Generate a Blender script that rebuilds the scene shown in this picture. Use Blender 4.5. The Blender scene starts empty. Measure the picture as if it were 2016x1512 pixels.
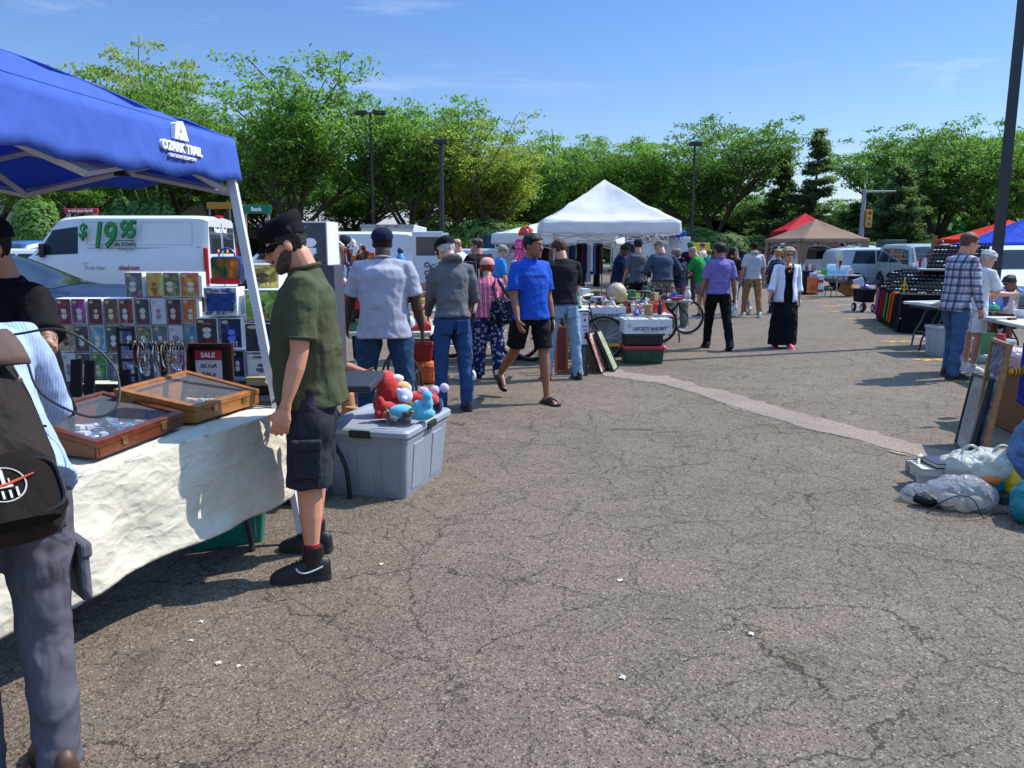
import bpy, math, random
import numpy as np
from mathutils import Vector, Matrix, noise
R = math.radians
S = bpy.context.scene
COL = S.collection
# ------------------------------------------------------------------ camera
FPX, HZ, CH = 1560.0, 490.0, 1.6          # focal length in photo pixels, horizon row, eye height
PITCH = math.atan((756 - HZ) / FPX)
cam = bpy.data.objects.new('camera', bpy.data.cameras.new('camera')); COL.objects.link(cam)
cam.data.sensor_width = 36; cam.data.lens = FPX / 2016 * 36
cam.data.clip_start = .05; cam.data.clip_end = 3000
cam.location = (0, 0, CH); cam.rotation_euler = (math.pi/2 - PITCH, 0, 0)
S.camera = cam
# ------------------------------------------------------------------ world
SUN_EL, SUN_AZ = 50, 20       # azimuth: degrees from +X towards +Y
W = bpy.data.worlds.new('World'); S.world = W; W.use_nodes = True
nt = W.node_tree; nt.nodes.clear()
def N(nt, t, **k):
    n = nt.nodes.new(t)
    for a, v in k.items():
        if a in n.inputs: n.inputs[a].default_value = v
        else: setattr(n, a, v)
    return n
sky = N(nt, 'ShaderNodeTexSky', sky_type='NISHITA', sun_disc=False, sun_elevation=R(SUN_EL), sun_rotation=R(90 - SUN_AZ), air_density=1.3, dust_density=0.0, ozone_density=3.5)
tc = N(nt, 'ShaderNodeTexCoord'); mp = N(nt, 'ShaderNodeMapping'); mp.inputs['Scale'].default_value = (1.2, 2.2, 7.5)
mp.inputs['Location'].default_value = (.35, .2, .1); mp.inputs['Rotation'].default_value = (.05, .12, .1)
nz = N(nt, 'ShaderNodeTexNoise', Scale=2.1, Detail=9, Roughness=.62, Distortion=.5)
rp = N(nt, 'ShaderNodeMapRange'); rp.inputs['From Min'].default_value = .585; rp.inputs['From Max'].default_value = .84; rp.inputs['To Max'].default_value = .45
mx = N(nt, 'ShaderNodeMix', data_type='RGBA'); mx.inputs['B'].default_value = (9, 9.6, 10.5, 1)
hs = N(nt, 'ShaderNodeHueSaturation', Saturation=1.14, Value=1.14)
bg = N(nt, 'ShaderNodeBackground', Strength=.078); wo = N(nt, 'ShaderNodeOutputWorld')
L = nt.links.new
L(tc.outputs['Generated'], mp.inputs['Vector']); L(mp.outputs['Vector'], nz.inputs['Vector']); L(nz.outputs['Fac'], rp.inputs['Value'])
L(rp.outputs['Result'], mx.inputs['Factor']); 
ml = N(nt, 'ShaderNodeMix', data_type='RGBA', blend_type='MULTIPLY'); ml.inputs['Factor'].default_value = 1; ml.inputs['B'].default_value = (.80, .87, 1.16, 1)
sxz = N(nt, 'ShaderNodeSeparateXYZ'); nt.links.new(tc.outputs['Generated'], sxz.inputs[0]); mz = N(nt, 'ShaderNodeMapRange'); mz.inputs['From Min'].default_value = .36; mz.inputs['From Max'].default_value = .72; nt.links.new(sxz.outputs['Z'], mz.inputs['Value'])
ov = N(nt, 'ShaderNodeMix', data_type='RGBA'); ov.inputs['A'].default_value = (.80, .87, 1.16, 1); ov.inputs['B'].default_value = (5.6, 4.5, 3.75, 1); nt.links.new(mz.outputs[0], ov.inputs['Factor']); nt.links.new(ov.outputs['Result'], ml.inputs['B'])  # sky overhead made brighter than the sky model, added as fill light
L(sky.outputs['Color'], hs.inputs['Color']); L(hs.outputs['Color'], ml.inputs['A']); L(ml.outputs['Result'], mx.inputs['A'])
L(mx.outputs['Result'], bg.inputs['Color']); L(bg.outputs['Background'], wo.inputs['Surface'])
sl = bpy.data.lights.new('sun', 'SUN'); sl.energy = 4.3; sl.angle = R(.55); sl.color = (1, .955, .88)
sun = bpy.data.objects.new('sun', sl); COL.objects.link(sun)
sd = Vector((math.cos(R(SUN_EL))*math.cos(R(SUN_AZ)), math.cos(R(SUN_EL))*math.sin(R(SUN_AZ)), math.sin(R(SUN_EL))))
sun.rotation_euler = sd.to_track_quat('Z', 'Y').to_euler(); sun.location = (30, 10, 40)
vs = S.view_settings; S.display_settings.display_device = 'sRGB'
vs.view_transform = 'Standard'; vs.look = 'None'; vs.gamma = 1; vs.exposure = .54; vs.use_curve_mapping = False
S.cycles.max_bounces = 6; S.cycles.transparent_max_bounces = 12

# ------------------------------------------------------------------ helpers
rnd = random.Random(7)
def ray(px, py):
    u = (px - 1008) / FPX; v = (756 - py) / FPX; c, s = math.cos(PITCH), math.sin(PITCH)
    return u, c + v*s, -s + v*c
def G(px, py, z=0.0):          # point of the photo on the plane of height z
    x, y, w = ray(px, py); t = (z - CH) / w
    return x*t, y*t
def P(px, py, Y):              # point of the photo at distance Y
    x, y, w = ray(px, py); t = Y / y
    return Vector((x*t, Y, CH + w*t))
def lin(h):
    if not isinstance(h, str): return tuple(h)[:3]
    if len(h) == 3: h = ''.join(q+q for q in h)
    v = [int(h[i:i+2], 16)/255 for i in (0, 2, 4)]
    return tuple(c/12.92 if c <= .04045 else ((c+.055)/1.055)**2.4 for c in v)
MATS = {}
def M(col, rough=.6, metal=0, kind='', trans=0, spec=.5, key=None, **kw):
    k = (str(col), rough, metal, kind, trans, spec, str(sorted(kw.items())))
    if k in MATS: return MATS[k]
    m = bpy.data.materials.new(kind or 'paint'); m.use_nodes = True; t = m.node_tree; b = t.nodes['Principled BSDF']; L = t.links.new
    c = lin(col)
    b.inputs['Base Color'].default_value = (*c, 1); b.inputs['Roughness'].default_value = rough; b.inputs['Metallic'].default_value = metal
    b.inputs['Specular IOR Level'].default_value = spec
    if kind == 'glass':
        b.inputs['Base Color'].default_value = (*c, 1); b.inputs['Alpha'].default_value = kw.get('alpha', .35); b.inputs['Roughness'].default_value = .04
        MATS[k] = m; return m
    tc = N(t, 'ShaderNodeTexCoord')
    def noisecol(scale, amt, detail=4):
        nz = N(t, 'ShaderNodeTexNoise', Scale=scale, Detail=detail, Roughness=.6); L(tc.outputs['Object'], nz.inputs['Vector'])
        mr = N(t, 'ShaderNodeMapRange'); mr.inputs['From Min'].default_value = .3; mr.inputs['From Max'].default_value = .7
        mr.inputs['To Min'].default_value = 1-amt; mr.inputs['To Max'].default_value = 1+amt; L(nz.outputs['Fac'], mr.inputs['Value'])
        vm = N(t, 'ShaderNodeVectorMath', operation='SCALE'); vm.inputs[0].default_value = c; L(mr.outputs['Result'], vm.inputs['Scale'])
        L(vm.outputs['Vector'], b.inputs['Base Color']); return vm
    def bump(src, st, dist, prev=None):
        bm = N(t, 'ShaderNodeBump', Strength=st, Distance=dist); L(src, bm.inputs['Height'])
        if prev: L(prev.outputs['Normal'], bm.inputs['Normal'])
        L(bm.outputs['Normal'], b.inputs['Normal']); return bm
    def tint(fac, col2, scale_from=None):
        mix = N(t, 'ShaderNodeMix', data_type='RGBA'); L(fac, mix.inputs['Factor']); mix.inputs['A'].default_value = (*c, 1); mix.inputs['B'].default_value = (*lin(col2), 1)
        L(mix.outputs['Result'], b.inputs['Base Color']); return mix
    if kind == 'cloth':
        b.inputs['Specular IOR Level'].default_value = kw.get('sp', .15); b.inputs['Roughness'].default_value = .85
        noisecol(9, kw.get('amt', .09))
        mpn = N(t, 'ShaderNodeMapping'); mpn.inputs['Scale'].default_value = kw.get('st', (1, 1, .8)); mpn.inputs['Rotation'].default_value = (.35, .3, .2); L(tc.outputs['Object'], mpn.inputs['Vector'])
        n1 = N(t, 'ShaderNodeTexNoise', Scale=kw.get('sc', 5.5), Detail=3, Roughness=.5, Distortion=kw.get('di', .5)); L(mpn.outputs['Vector'], n1.inputs['Vector'])
        b1 = bump(n1.outputs['Fac'], kw.get('bs', .65), .06)
        n2 = N(t, 'ShaderNodeTexNoise', Scale=420, Detail=1); L(tc.outputs['Object'], n2.inputs['Vector']); bump(n2.outputs['Fac'], .25, .002, b1)
        if 'stripe' in kw:      # horizontal or vertical woven stripes
            sx = N(t, 'ShaderNodeSeparateXYZ'); L(tc.outputs['Object'], sx.inputs['Vector'])
            w = N(t, 'ShaderNodeMath', operation='MULTIPLY'); L(sx.outputs[kw['axis']], w.inputs[0]); w.inputs[1].default_value = kw['freq']
            f = N(t, 'ShaderNodeMath', operation='FRACT'); L(w.outputs[0], f.inputs[0])
            g = N(t, 'ShaderNodeMath', operation='LESS_THAN'); L(f.outputs[0], g.inputs[0]); g.inputs[1].default_value = kw.get('duty', .3)
            tint(g.outputs[0], kw['stripe'])
        if 'plaid' in kw:
            sx = N(t, 'ShaderNodeSeparateXYZ'); L(tc.outputs['Object'], sx.inputs['Vector']); prev = None
            for ax, fr, off, du, colr in (('X', 11, 0, .45, '3a3f5e'), ('Z', 11, 0, .45, '3a3f5e'), ('X', 11, .12, .16, '1c1c2e'), ('Z', 11, .12, .16, '1c1c2e'), ('X', 11, .6, .1, '7a2f3f'), ('Z', 11, .6, .1, '7a2f3f')):
                w = N(t, 'ShaderNodeMath', operation='MULTIPLY_ADD'); L(sx.outputs[ax], w.inputs[0]); w.inputs[1].default_value = fr; w.inputs[2].default_value = -off + 5
                f = N(t, 'ShaderNodeMath', operation='FRACT'); L(w.outputs[0], f.inputs[0])
                g = N(t, 'ShaderNodeMath', operation='LESS_THAN'); L(f.outputs[0], g.inputs[0]); g.inputs[1].default_value = du
                h = N(t, 'ShaderNodeMath', operation='MULTIPLY'); L(g.outputs[0], h.inputs[0]); h.inputs[1].default_value = .6
                mix = N(t, 'ShaderNodeMix', data_type='RGBA'); L(h.outputs[0], mix.inputs['Factor']); mix.inputs['B'].default_value = (*lin(colr), 1)
                if prev: L(prev.outputs['Result'], mix.inputs['A'])
                else: mix.inputs['A'].default_value = (*c, 1)
                prev = mix
            L(prev.outputs['Result'], b.inputs['Base Color'])
        if 'flower' in kw:
            v = N(t, 'ShaderNodeTexVoronoi', Scale=kw.get('fs', 22)); L(tc.outputs['Object'], v.inputs['Vector'])
            n3 = N(t, 'ShaderNodeTexNoise', Scale=60); L(tc.outputs['Object'], n3.inputs['Vector'])
            ad = N(t, 'ShaderNodeMath', operation='MULTIPLY_ADD'); L(n3.outputs['Fac'], ad.inputs[0]); ad.inputs[1].default_value = .5; L(v.outputs['Distance'], ad.inputs[2])
            g = N(t, 'ShaderNodeMath', operation='LESS_THAN'); L(ad.outputs[0], g.inputs[0]); g.inputs[1].default_value = kw.get('fth', .62)
            if kw['flower'] == 'mix':
                mx = N(t, 'ShaderNodeHueSaturation', Saturation=.8, Value=.55); L(v.outputs['Color'], mx.inputs['Color'])
                mix = N(t, 'ShaderNodeMix', data_type='RGBA'); L(g.outputs[0], mix.inputs['Factor']); mix.inputs['A'].default_value = (*c, 1); L(mx.outputs['Color'], mix.inputs['B']); L(mix.outputs['Result'], b.inputs['Base Color'])
            else: tint(g.outputs[0], kw['flower'])
        if kw.get('thru'):
            pr = N(t, 'ShaderNodeBsdfTranslucent'); pr.inputs['Color'].default_value = (*c, 1)
            ms = N(t, 'ShaderNodeMixShader', Fac=kw['thru']); L(b.outputs[0], ms.inputs[1]); L(pr.outputs[0], ms.inputs[2]); L(ms.outputs[0], t.nodes['Material Output'].inputs['Surface'])
    elif kind == 'skin':
        noisecol(14, .08); b.inputs['Roughness'].default_value = .52; b.inputs['Subsurface Weight'].default_value = .08; b.inputs['Subsurface Radius'].default_value = (.02, .008, .004); b.inputs['Subsurface Scale'].default_value = .3
        if 'ink' in kw:
            v = N(t, 'ShaderNodeTexNoise', Scale=26, Detail=4, Distortion=2.5); L(tc.outputs['Object'], v.inputs['Vector'])
            sx = N(t, 'ShaderNodeSeparateXYZ'); L(tc.outputs['Object'], sx.inputs['Vector'])
            g = N(t, 'ShaderNodeMapRange'); L(v.outputs['Fac'], g.inputs['Value']); g.inputs['From Min'].default_value = .46; g.inputs['From Max'].default_value = .6
            g2 = N(t, 'ShaderNodeMath', operation='LESS_THAN'); L(sx.outputs['Z'], g2.inputs[0]); g2.inputs[1].default_value = 1.42
            g3 = N(t, 'ShaderNodeMath', operation='MULTIPLY'); L(g.outputs[0], g3.inputs[0]); L(g2.outputs[0], g3.inputs[1]); tint(g3.outputs[0], (.05, .055, .06))
    elif kind == 'hair':
        noisecol(30, .4); n1 = N(t, 'ShaderNodeTexNoise', Scale=38, Detail=6, Distortion=1.2); L(tc.outputs['Object'], n1.inputs['Vector']); bump(n1.outputs['Fac'], .9, .02)
        b.inputs['Roughness'].default_value = .55; b.inputs['Specular IOR Level'].default_value = .3
    elif kind == 'wood':
        mpn = N(t, 'ShaderNodeMapping'); mpn.inputs['Scale'].default_value = kw.get('st', (2, 30, 30)); L(tc.outputs['Object'], mpn.inputs['Vector'])
        n1 = N(t, 'ShaderNodeTexNoise', Scale=2.2, Detail=6, Distortion=.8); L(mpn.outputs['Vector'], n1.inputs['Vector'])
        mr = N(t, 'ShaderNodeMapRange'); L(n1.outputs['Fac'], mr.inputs['Value']); mr.inputs['From Min'].default_value = .3; mr.inputs['From Max'].default_value = .72; tint(mr.outputs[0], tuple(x*.5 for x in c)); bump(n1.outputs['Fac'], .15, .004)
    elif kind == 'crumple':      # creased linen or thin plastic
        noisecol(5, .05); v = N(t, 'ShaderNodeTexNoise', Scale=kw.get('sc', 7), Detail=4, Roughness=.55, Distortion=2.2); L(tc.outputs['Object'], v.inputs['Vector'])
        b1 = bump(v.outputs['Fac'], kw.get('bs', .8), .05); v2 = N(t, 'ShaderNodeTexVoronoi', Scale=kw.get('sc', 7)*1.7, feature='F1'); L(tc.outputs['Object'], v2.inputs['Vector']); bump(v2.outputs['Distance'], .35, .03, b1)
        if kw.get('thru'):
            pr = N(t, 'ShaderNodeBsdfTranslucent'); pr.inputs['Color'].default_value = (*c, 1)
            ms = N(t, 'ShaderNodeMixShader', Fac=kw['thru']); L(b.outputs[0], ms.inputs[1]); L(pr.outputs[0], ms.inputs[2]); L(ms.outputs[0], t.nodes['Material Output'].inputs['Surface'])
            if kw.get('clear'): tp = N(t, 'ShaderNodeBsdfTransparent'); m2 = N(t, 'ShaderNodeMixShader', Fac=kw['clear']); L(ms.outputs[0], m2.inputs[1]); L(tp.outputs[0], m2.inputs[2]); L(m2.outputs[0], t.nodes['Material Output'].inputs['Surface'])
    elif kind == 'art':
        v = N(t, 'ShaderNodeTexNoise', Scale=kw.get('sc', 6), Detail=3, Distortion=1.5); L(tc.outputs['Object'], v.inputs['Vector'])
        h = N(t, 'ShaderNodeValToRGB'); L(v.outputs['Fac'], h.inputs['Fac']); e = h.color_ramp.elements; cols = kw['cols']
        e[0].position = .3; e[0].color = (*lin(cols[0]), 1); e[1].position = .7; e[1].color = (*lin(cols[-1]), 1)
        for i, cc in enumerate(cols[1:-1]): x = e.new(.3 + .4*(i+1)/(len(cols)-1)); x.color = (*lin(cc), 1)
        L(h.outputs['Color'], b.inputs['Base Color'])
    elif kind == 'linen':
        noisecol(5, .04); mpn = N(t, 'ShaderNodeMapping'); mpn.inputs['Scale'].default_value = (1, .8, 1.3); mpn.inputs['Rotation'].default_value = (.5, .4, .6); L(tc.outputs['Object'], mpn.inputs['Vector'])
        wn = N(t, 'ShaderNodeTexNoise', Scale=7, Detail=3); L(mpn.outputs['Vector'], wn.inputs['Vector']); va = N(t, 'ShaderNodeVectorMath', operation='MULTIPLY_ADD'); L(wn.outputs['Color'], va.inputs[0]); va.inputs[1].default_value = (.16, .16, .16); L(mpn.outputs['Vector'], va.inputs[2])
        v = N(t, 'ShaderNodeTexVoronoi', Scale=8); L(va.outputs[0], v.inputs['Vector']); b0 = bump(v.outputs['Distance'], .3, .035)
        v3 = N(t, 'ShaderNodeTexVoronoi', Scale=21); L(va.outputs[0], v3.inputs['Vector']); b1 = bump(v3.outputs['Distance'], .28, .016, b0)
        v2 = N(t, 'ShaderNodeTexNoise', Scale=500, Detail=1); L(tc.outputs['Object'], v2.inputs['Vector']); bump(v2.outputs['Fac'], .3, .002, b1)
    elif kind == 'stucco':
        noisecol(2, .08); v = N(t, 'ShaderNodeTexNoise', Scale=60, Detail=3); L(tc.outputs['Object'], v.inputs['Vector']); bump(v.outputs['Fac'], .3, .02)
    elif kind == 'carpaint':
        noisecol(1.5, .03); b.inputs['Coat Weight'].default_value = .35 if spec > .3 else .12; b.inputs['Coat Roughness'].default_value = .05; b.inputs['Roughness'].default_value = .35
    elif kind == 'plastic': noisecol(6, .05); v = N(t, 'ShaderNodeTexNoise', Scale=3, Detail=2); L(tc.outputs['Object'], v.inputs['Vector']); bump(v.outputs['Fac'], .12, .02)
    elif kind == 'plush': noisecol(60, .12); v = N(t, 'ShaderNodeTexNoise', Scale=300, Detail=2); L(tc.outputs['Object'], v.inputs['Vector']); bump(v.outputs['Fac'], .6, .006); b.inputs['Sheen Weight'].default_value = .4; b.inputs['Roughness'].default_value = .9
    else: noisecol(7, .06)
    MATS[k] = m; return m
def gl(col='ffffff', a=.3): return M(col, kind='glass', alpha=a)

class MB:                                   # collects shapes into one mesh
    def __init__(s): s.v = []; s.f = []; s.m = []
    def add(s, vs, fs, m=0, T=None):
        o = len(s.v)
        s.v += [tuple(T @ Vector(p)) if T else tuple(p) for p in vs]
        s.f += [tuple(i+o for i in f) for f in fs]; s.m += [m]*len(fs); return s
    def box(s, c, d, rot=None, m=0, taper=1.0):
        x, y, z = d[0]/2, d[1]/2, d[2]/2
        vs = [(-x*taper, -y*taper, -z), (x*taper, -y*taper, -z), (x*taper, y*taper, -z), (-x*taper, y*taper, -z), (-x, -y, z), (x, -y, z), (x, y, z), (-x, y, z)]
        T = Matrix.Translation(c)
        if rot is not None: T = T @ (Matrix.Rotation(rot, 4, 'Z') if not isinstance(rot, Matrix) else rot.to_4x4())
        return s.add(vs, [(3, 2, 1, 0), (4, 5, 6, 7), (0, 1, 5, 4), (1, 2, 6, 5), (2, 3, 7, 6), (3, 0, 4, 7)], m, T)
    def loft(s, rings, m=0, cap=True, closed=False):
        n = len(rings[0]); vs = [p for r in rings for p in r]; fs = []
        for i in range(len(rings) - (0 if closed else 1)):
            j = (i+1) % len(rings)
            for k in range(n): fs.append((i*n+k, i*n+(k+1) % n, j*n+(k+1) % n, j*n+k))
        if cap and not closed: fs.append(tuple(range(n))[::-1]); fs.append(tuple(range((len(rings)-1)*n, len(rings)*n)))
        return s.add(vs, fs, m)
    def tube(s, pts, rs, n=10, m=0, asp=None, ref=None, cap=True):
        pts = [Vector(p) for p in pts]
        if not hasattr(rs, '__len__'): rs = [rs]*len(pts)
        rings = []; u = None
        for i, p in enumerate(pts):
            d = (pts[min(i+1, len(pts)-1)] - pts[max(i-1, 0)]).normalized()
            if u is None:
                u = Vector(ref) if ref else (Vector((0, 0, 1)) if abs(d.z) < .9 else Vector((1, 0, 0)))
            u = (u - d*u.dot(d)).normalized(); w = d.cross(u)
            r = rs[i]; a, b = (r if hasattr(r, '__len__') else (r, r*(asp or 1)))
            rings.append([p + u*a*math.cos(t) + w*b*math.sin(t) for t in [2*math.pi*k/n for k in range(n)]])
        return s.loft(rings, m, cap)
    def ell(s, c, r, rot=None, m=0, n=12, h=8):
        if not hasattr(r, '__len__'): r = (r, r, r)
        T = Matrix.Translation(c) @ (rot.to_4x4() if rot else Matrix())
        vs = [(0, 0, -r[2])]; fs = []
        for i in range(1, h):
            a = -math.pi/2 + math.pi*i/h
            vs += [(r[0]*math.cos(a)*math.cos(2*math.pi*k/n), r[1]*math.cos(a)*math.sin(2*math.pi*k/n), r[2]*math.sin(a)) for k in range(n)]
        vs.append((0, 0, r[2])); e = len(vs)-1
        for k in range(n): fs.append((0, 1+(k+1) % n, 1+k)); fs.append((e, e-n+k, e-n+(k+1) % n))
        for i in range(h-2):
            for k in range(n): a = 1+i*n; fs.append((a+k, a+(k+1) % n, a+n+(k+1) % n, a+n+k))
        return s.add(vs, fs, m, T)
    def lathe(s, prof, c=(0, 0, 0), n=16, m=0, rot=None):
        T = Matrix.Translation(c) @ (rot.to_4x4() if rot else Matrix()); o = []
        for r, z in prof: o.append([T @ Vector((r*math.cos(2*math.pi*k/n), r*math.sin(2*math.pi*k/n), z)) for k in range(n)])
        return s.loft(o, m)
    def poly(s, pts, th, m=0, T=None):       # polygon in x,z; thickness along y
        n = len(pts); vs = [(x, -th/2, z) for x, z in pts] + [(x, th/2, z) for x, z in pts]
        return s.add(vs, [tuple(range(n)), tuple(range(2*n-1, n-1, -1))] + [(i+n, (i+1) % n + n, (i+1) % n, i) for i in range(n)], m, T)
    def grid(s, f, nu, nv, m=0, flip=False):
        vs = [f(i/nu, j/nv) for j in range(nv+1) for i in range(nu+1)]
        fs = [(j*(nu+1)+i, j*(nu+1)+i+1, (j+1)*(nu+1)+i+1, (j+1)*(nu+1)+i) for j in range(nv) for i in range(nu)]
        if flip: fs = [q[::-1] for q in fs]
        return s.add(vs, fs, m)
    def wheel(s, c, r, w, axis='Y', m=0, n=24):   # tyre ring
        ax = {'X': Matrix.Rotation(R(90), 3, 'Y'), 'Y': Matrix.Rotation(R(90), 3, 'X'), 'Z': Matrix()}[axis]
        return s.lathe([(r*.62, -w/2), (r*.95, -w/2), (r, -w*.3), (r, w*.3), (r*.95, w/2), (r*.62, w/2)], c, n, m, ax)
    def torus(s, c, rad, r, rot=None, m=0, n=28, k=8, arc=1):
        T = Matrix.Translation(c) @ (rot.to_4x4() if rot else Matrix()); rr = []
        for i in range(n + (arc < 1)):
            a = 2*math.pi*arc*i/n; rr.append([T @ Vector(((rad+r*math.cos(b))*math.cos(a), (rad+r*math.cos(b))*math.sin(a), r*math.sin(b))) for b in [2*math.pi*j/k for j in range(k)]])
        return s.loft(rr, m, cap=arc < 1, closed=arc >= 1)
    def obj(s, name, mats, parent=None, smooth=False, bevel=0, sharp=38, voxel=0, sm=0, disp=None, sub=0, loc=None):
        me = bpy.data.meshes.new(name); me.from_pydata(s.v, [], s.f)
        mats = mats if isinstance(mats, (list, tuple)) else [mats]
        for mm in mats: me.materials.append(mm)
        if len(mats) > 1: me.polygons.foreach_set('material_index', s.m)
        if smooth:
            me.polygons.foreach_set('use_smooth', [True]*len(me.polygons))
            if sharp < 180: me.set_sharp_from_angle(angle=R(sharp))
        me.validate(); me.update()
        o = bpy.data.objects.new(name, me); COL.objects.link(o)
        if parent: o.parent = parent
        if loc: o.location = loc
        if voxel: q = o.modifiers.new('r', 'REMESH'); q.mode = 'VOXEL'; q.voxel_size = voxel; q.use_smooth_shade = True
        if sm: q = o.modifiers.new('s', 'SMOOTH'); q.factor = .5; q.iterations = sm
        if disp:
            q = o.modifiers.new('d', 'DISPLACE'); q.texture = cloud(disp[0]); q.strength = disp[1]; q.mid_level = .5; q.texture_coords = 'LOCAL'
        if bevel: q = o.modifiers.new('b', 'BEVEL'); q.width = bevel; q.segments = 2; q.limit_method = 'ANGLE'; q.angle_limit = R(40)
        if sub: q = o.modifiers.new('u', 'SUBSURF'); q.levels = q.render_levels = sub
        return o
TX = {}
def spl(pts, k=5):                          # smooth curve through the points
    p = [Vector(v) for v in pts]; p = [2*p[0]-p[1]] + p + [2*p[-1]-p[-2]]; o = []
    for i in range(1, len(p)-2):
        for j in range(k):
            t = j/k; o.append(.5*(2*p[i] + (p[i+1]-p[i-1])*t + (2*p[i-1]-5*p[i]+4*p[i+1]-p[i+2])*t*t + (3*p[i]-p[i-1]-3*p[i+1]+p[i+2])*t**3))
    return o + [p[-2]]
def cloud(size):
    if size not in TX:
        t = bpy.data.textures.new('cloud', 'CLOUDS'); t.noise_scale = size; t.noise_depth = 1; TX[size] = t
    return TX[size]
def tag(o, label=None, cat=None, group=None, kind=None):
    for k, v in (('label', label), ('category', cat), ('group', group), ('kind', kind)):
        if v: o[k] = v
    return o
def E(name, label, cat, loc=(0, 0, 0), rz=0, group=None, s=None):
    o = bpy.data.objects.new(name, None); o.empty_display_size = .1; COL.objects.link(o); o.location = loc; o.rotation_euler = (0, 0, rz)
    if s: o.scale = s if hasattr(s, '__len__') else (s, s, s)
    return tag(o, label, cat, group)
def dup(root, loc, rz=0, label=None, s=None, group=None):
    def cp(o, par):
        c = o.copy(); COL.objects.link(c); c.parent = par
        for ch in [x for x in o.children]: cp(ch, c)
        return c
    r = cp(root, None); r.location = loc; r.rotation_euler = (0, 0, rz)
    if s: r.scale = s if hasattr(s, '__len__') else (s, s, s)
    if label: r['label'] = label
    if group: r['group'] = group
    return r
def text(body, size, mat, parent, loc, rot=(R(90), 0, 0), name='lettering', bold=0, shear=0, sx=1, align='CENTER', ext=.0015, sp=1.0):
    cu = bpy.data.curves.new(name, 'FONT'); cu.body = body; cu.size = size; cu.align_x = align; cu.align_y = 'CENTER'; cu.offset = bold; cu.shear = shear; cu.extrude = ext; cu.resolution_u = 3; cu.space_character = sp
    cu.materials.append(mat)
    o = bpy.data.objects.new(name, cu); COL.objects.link(o); o.parent = parent; o.location = loc; o.rotation_euler = rot; o.scale = (sx, 1, 1)
    return o

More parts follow.
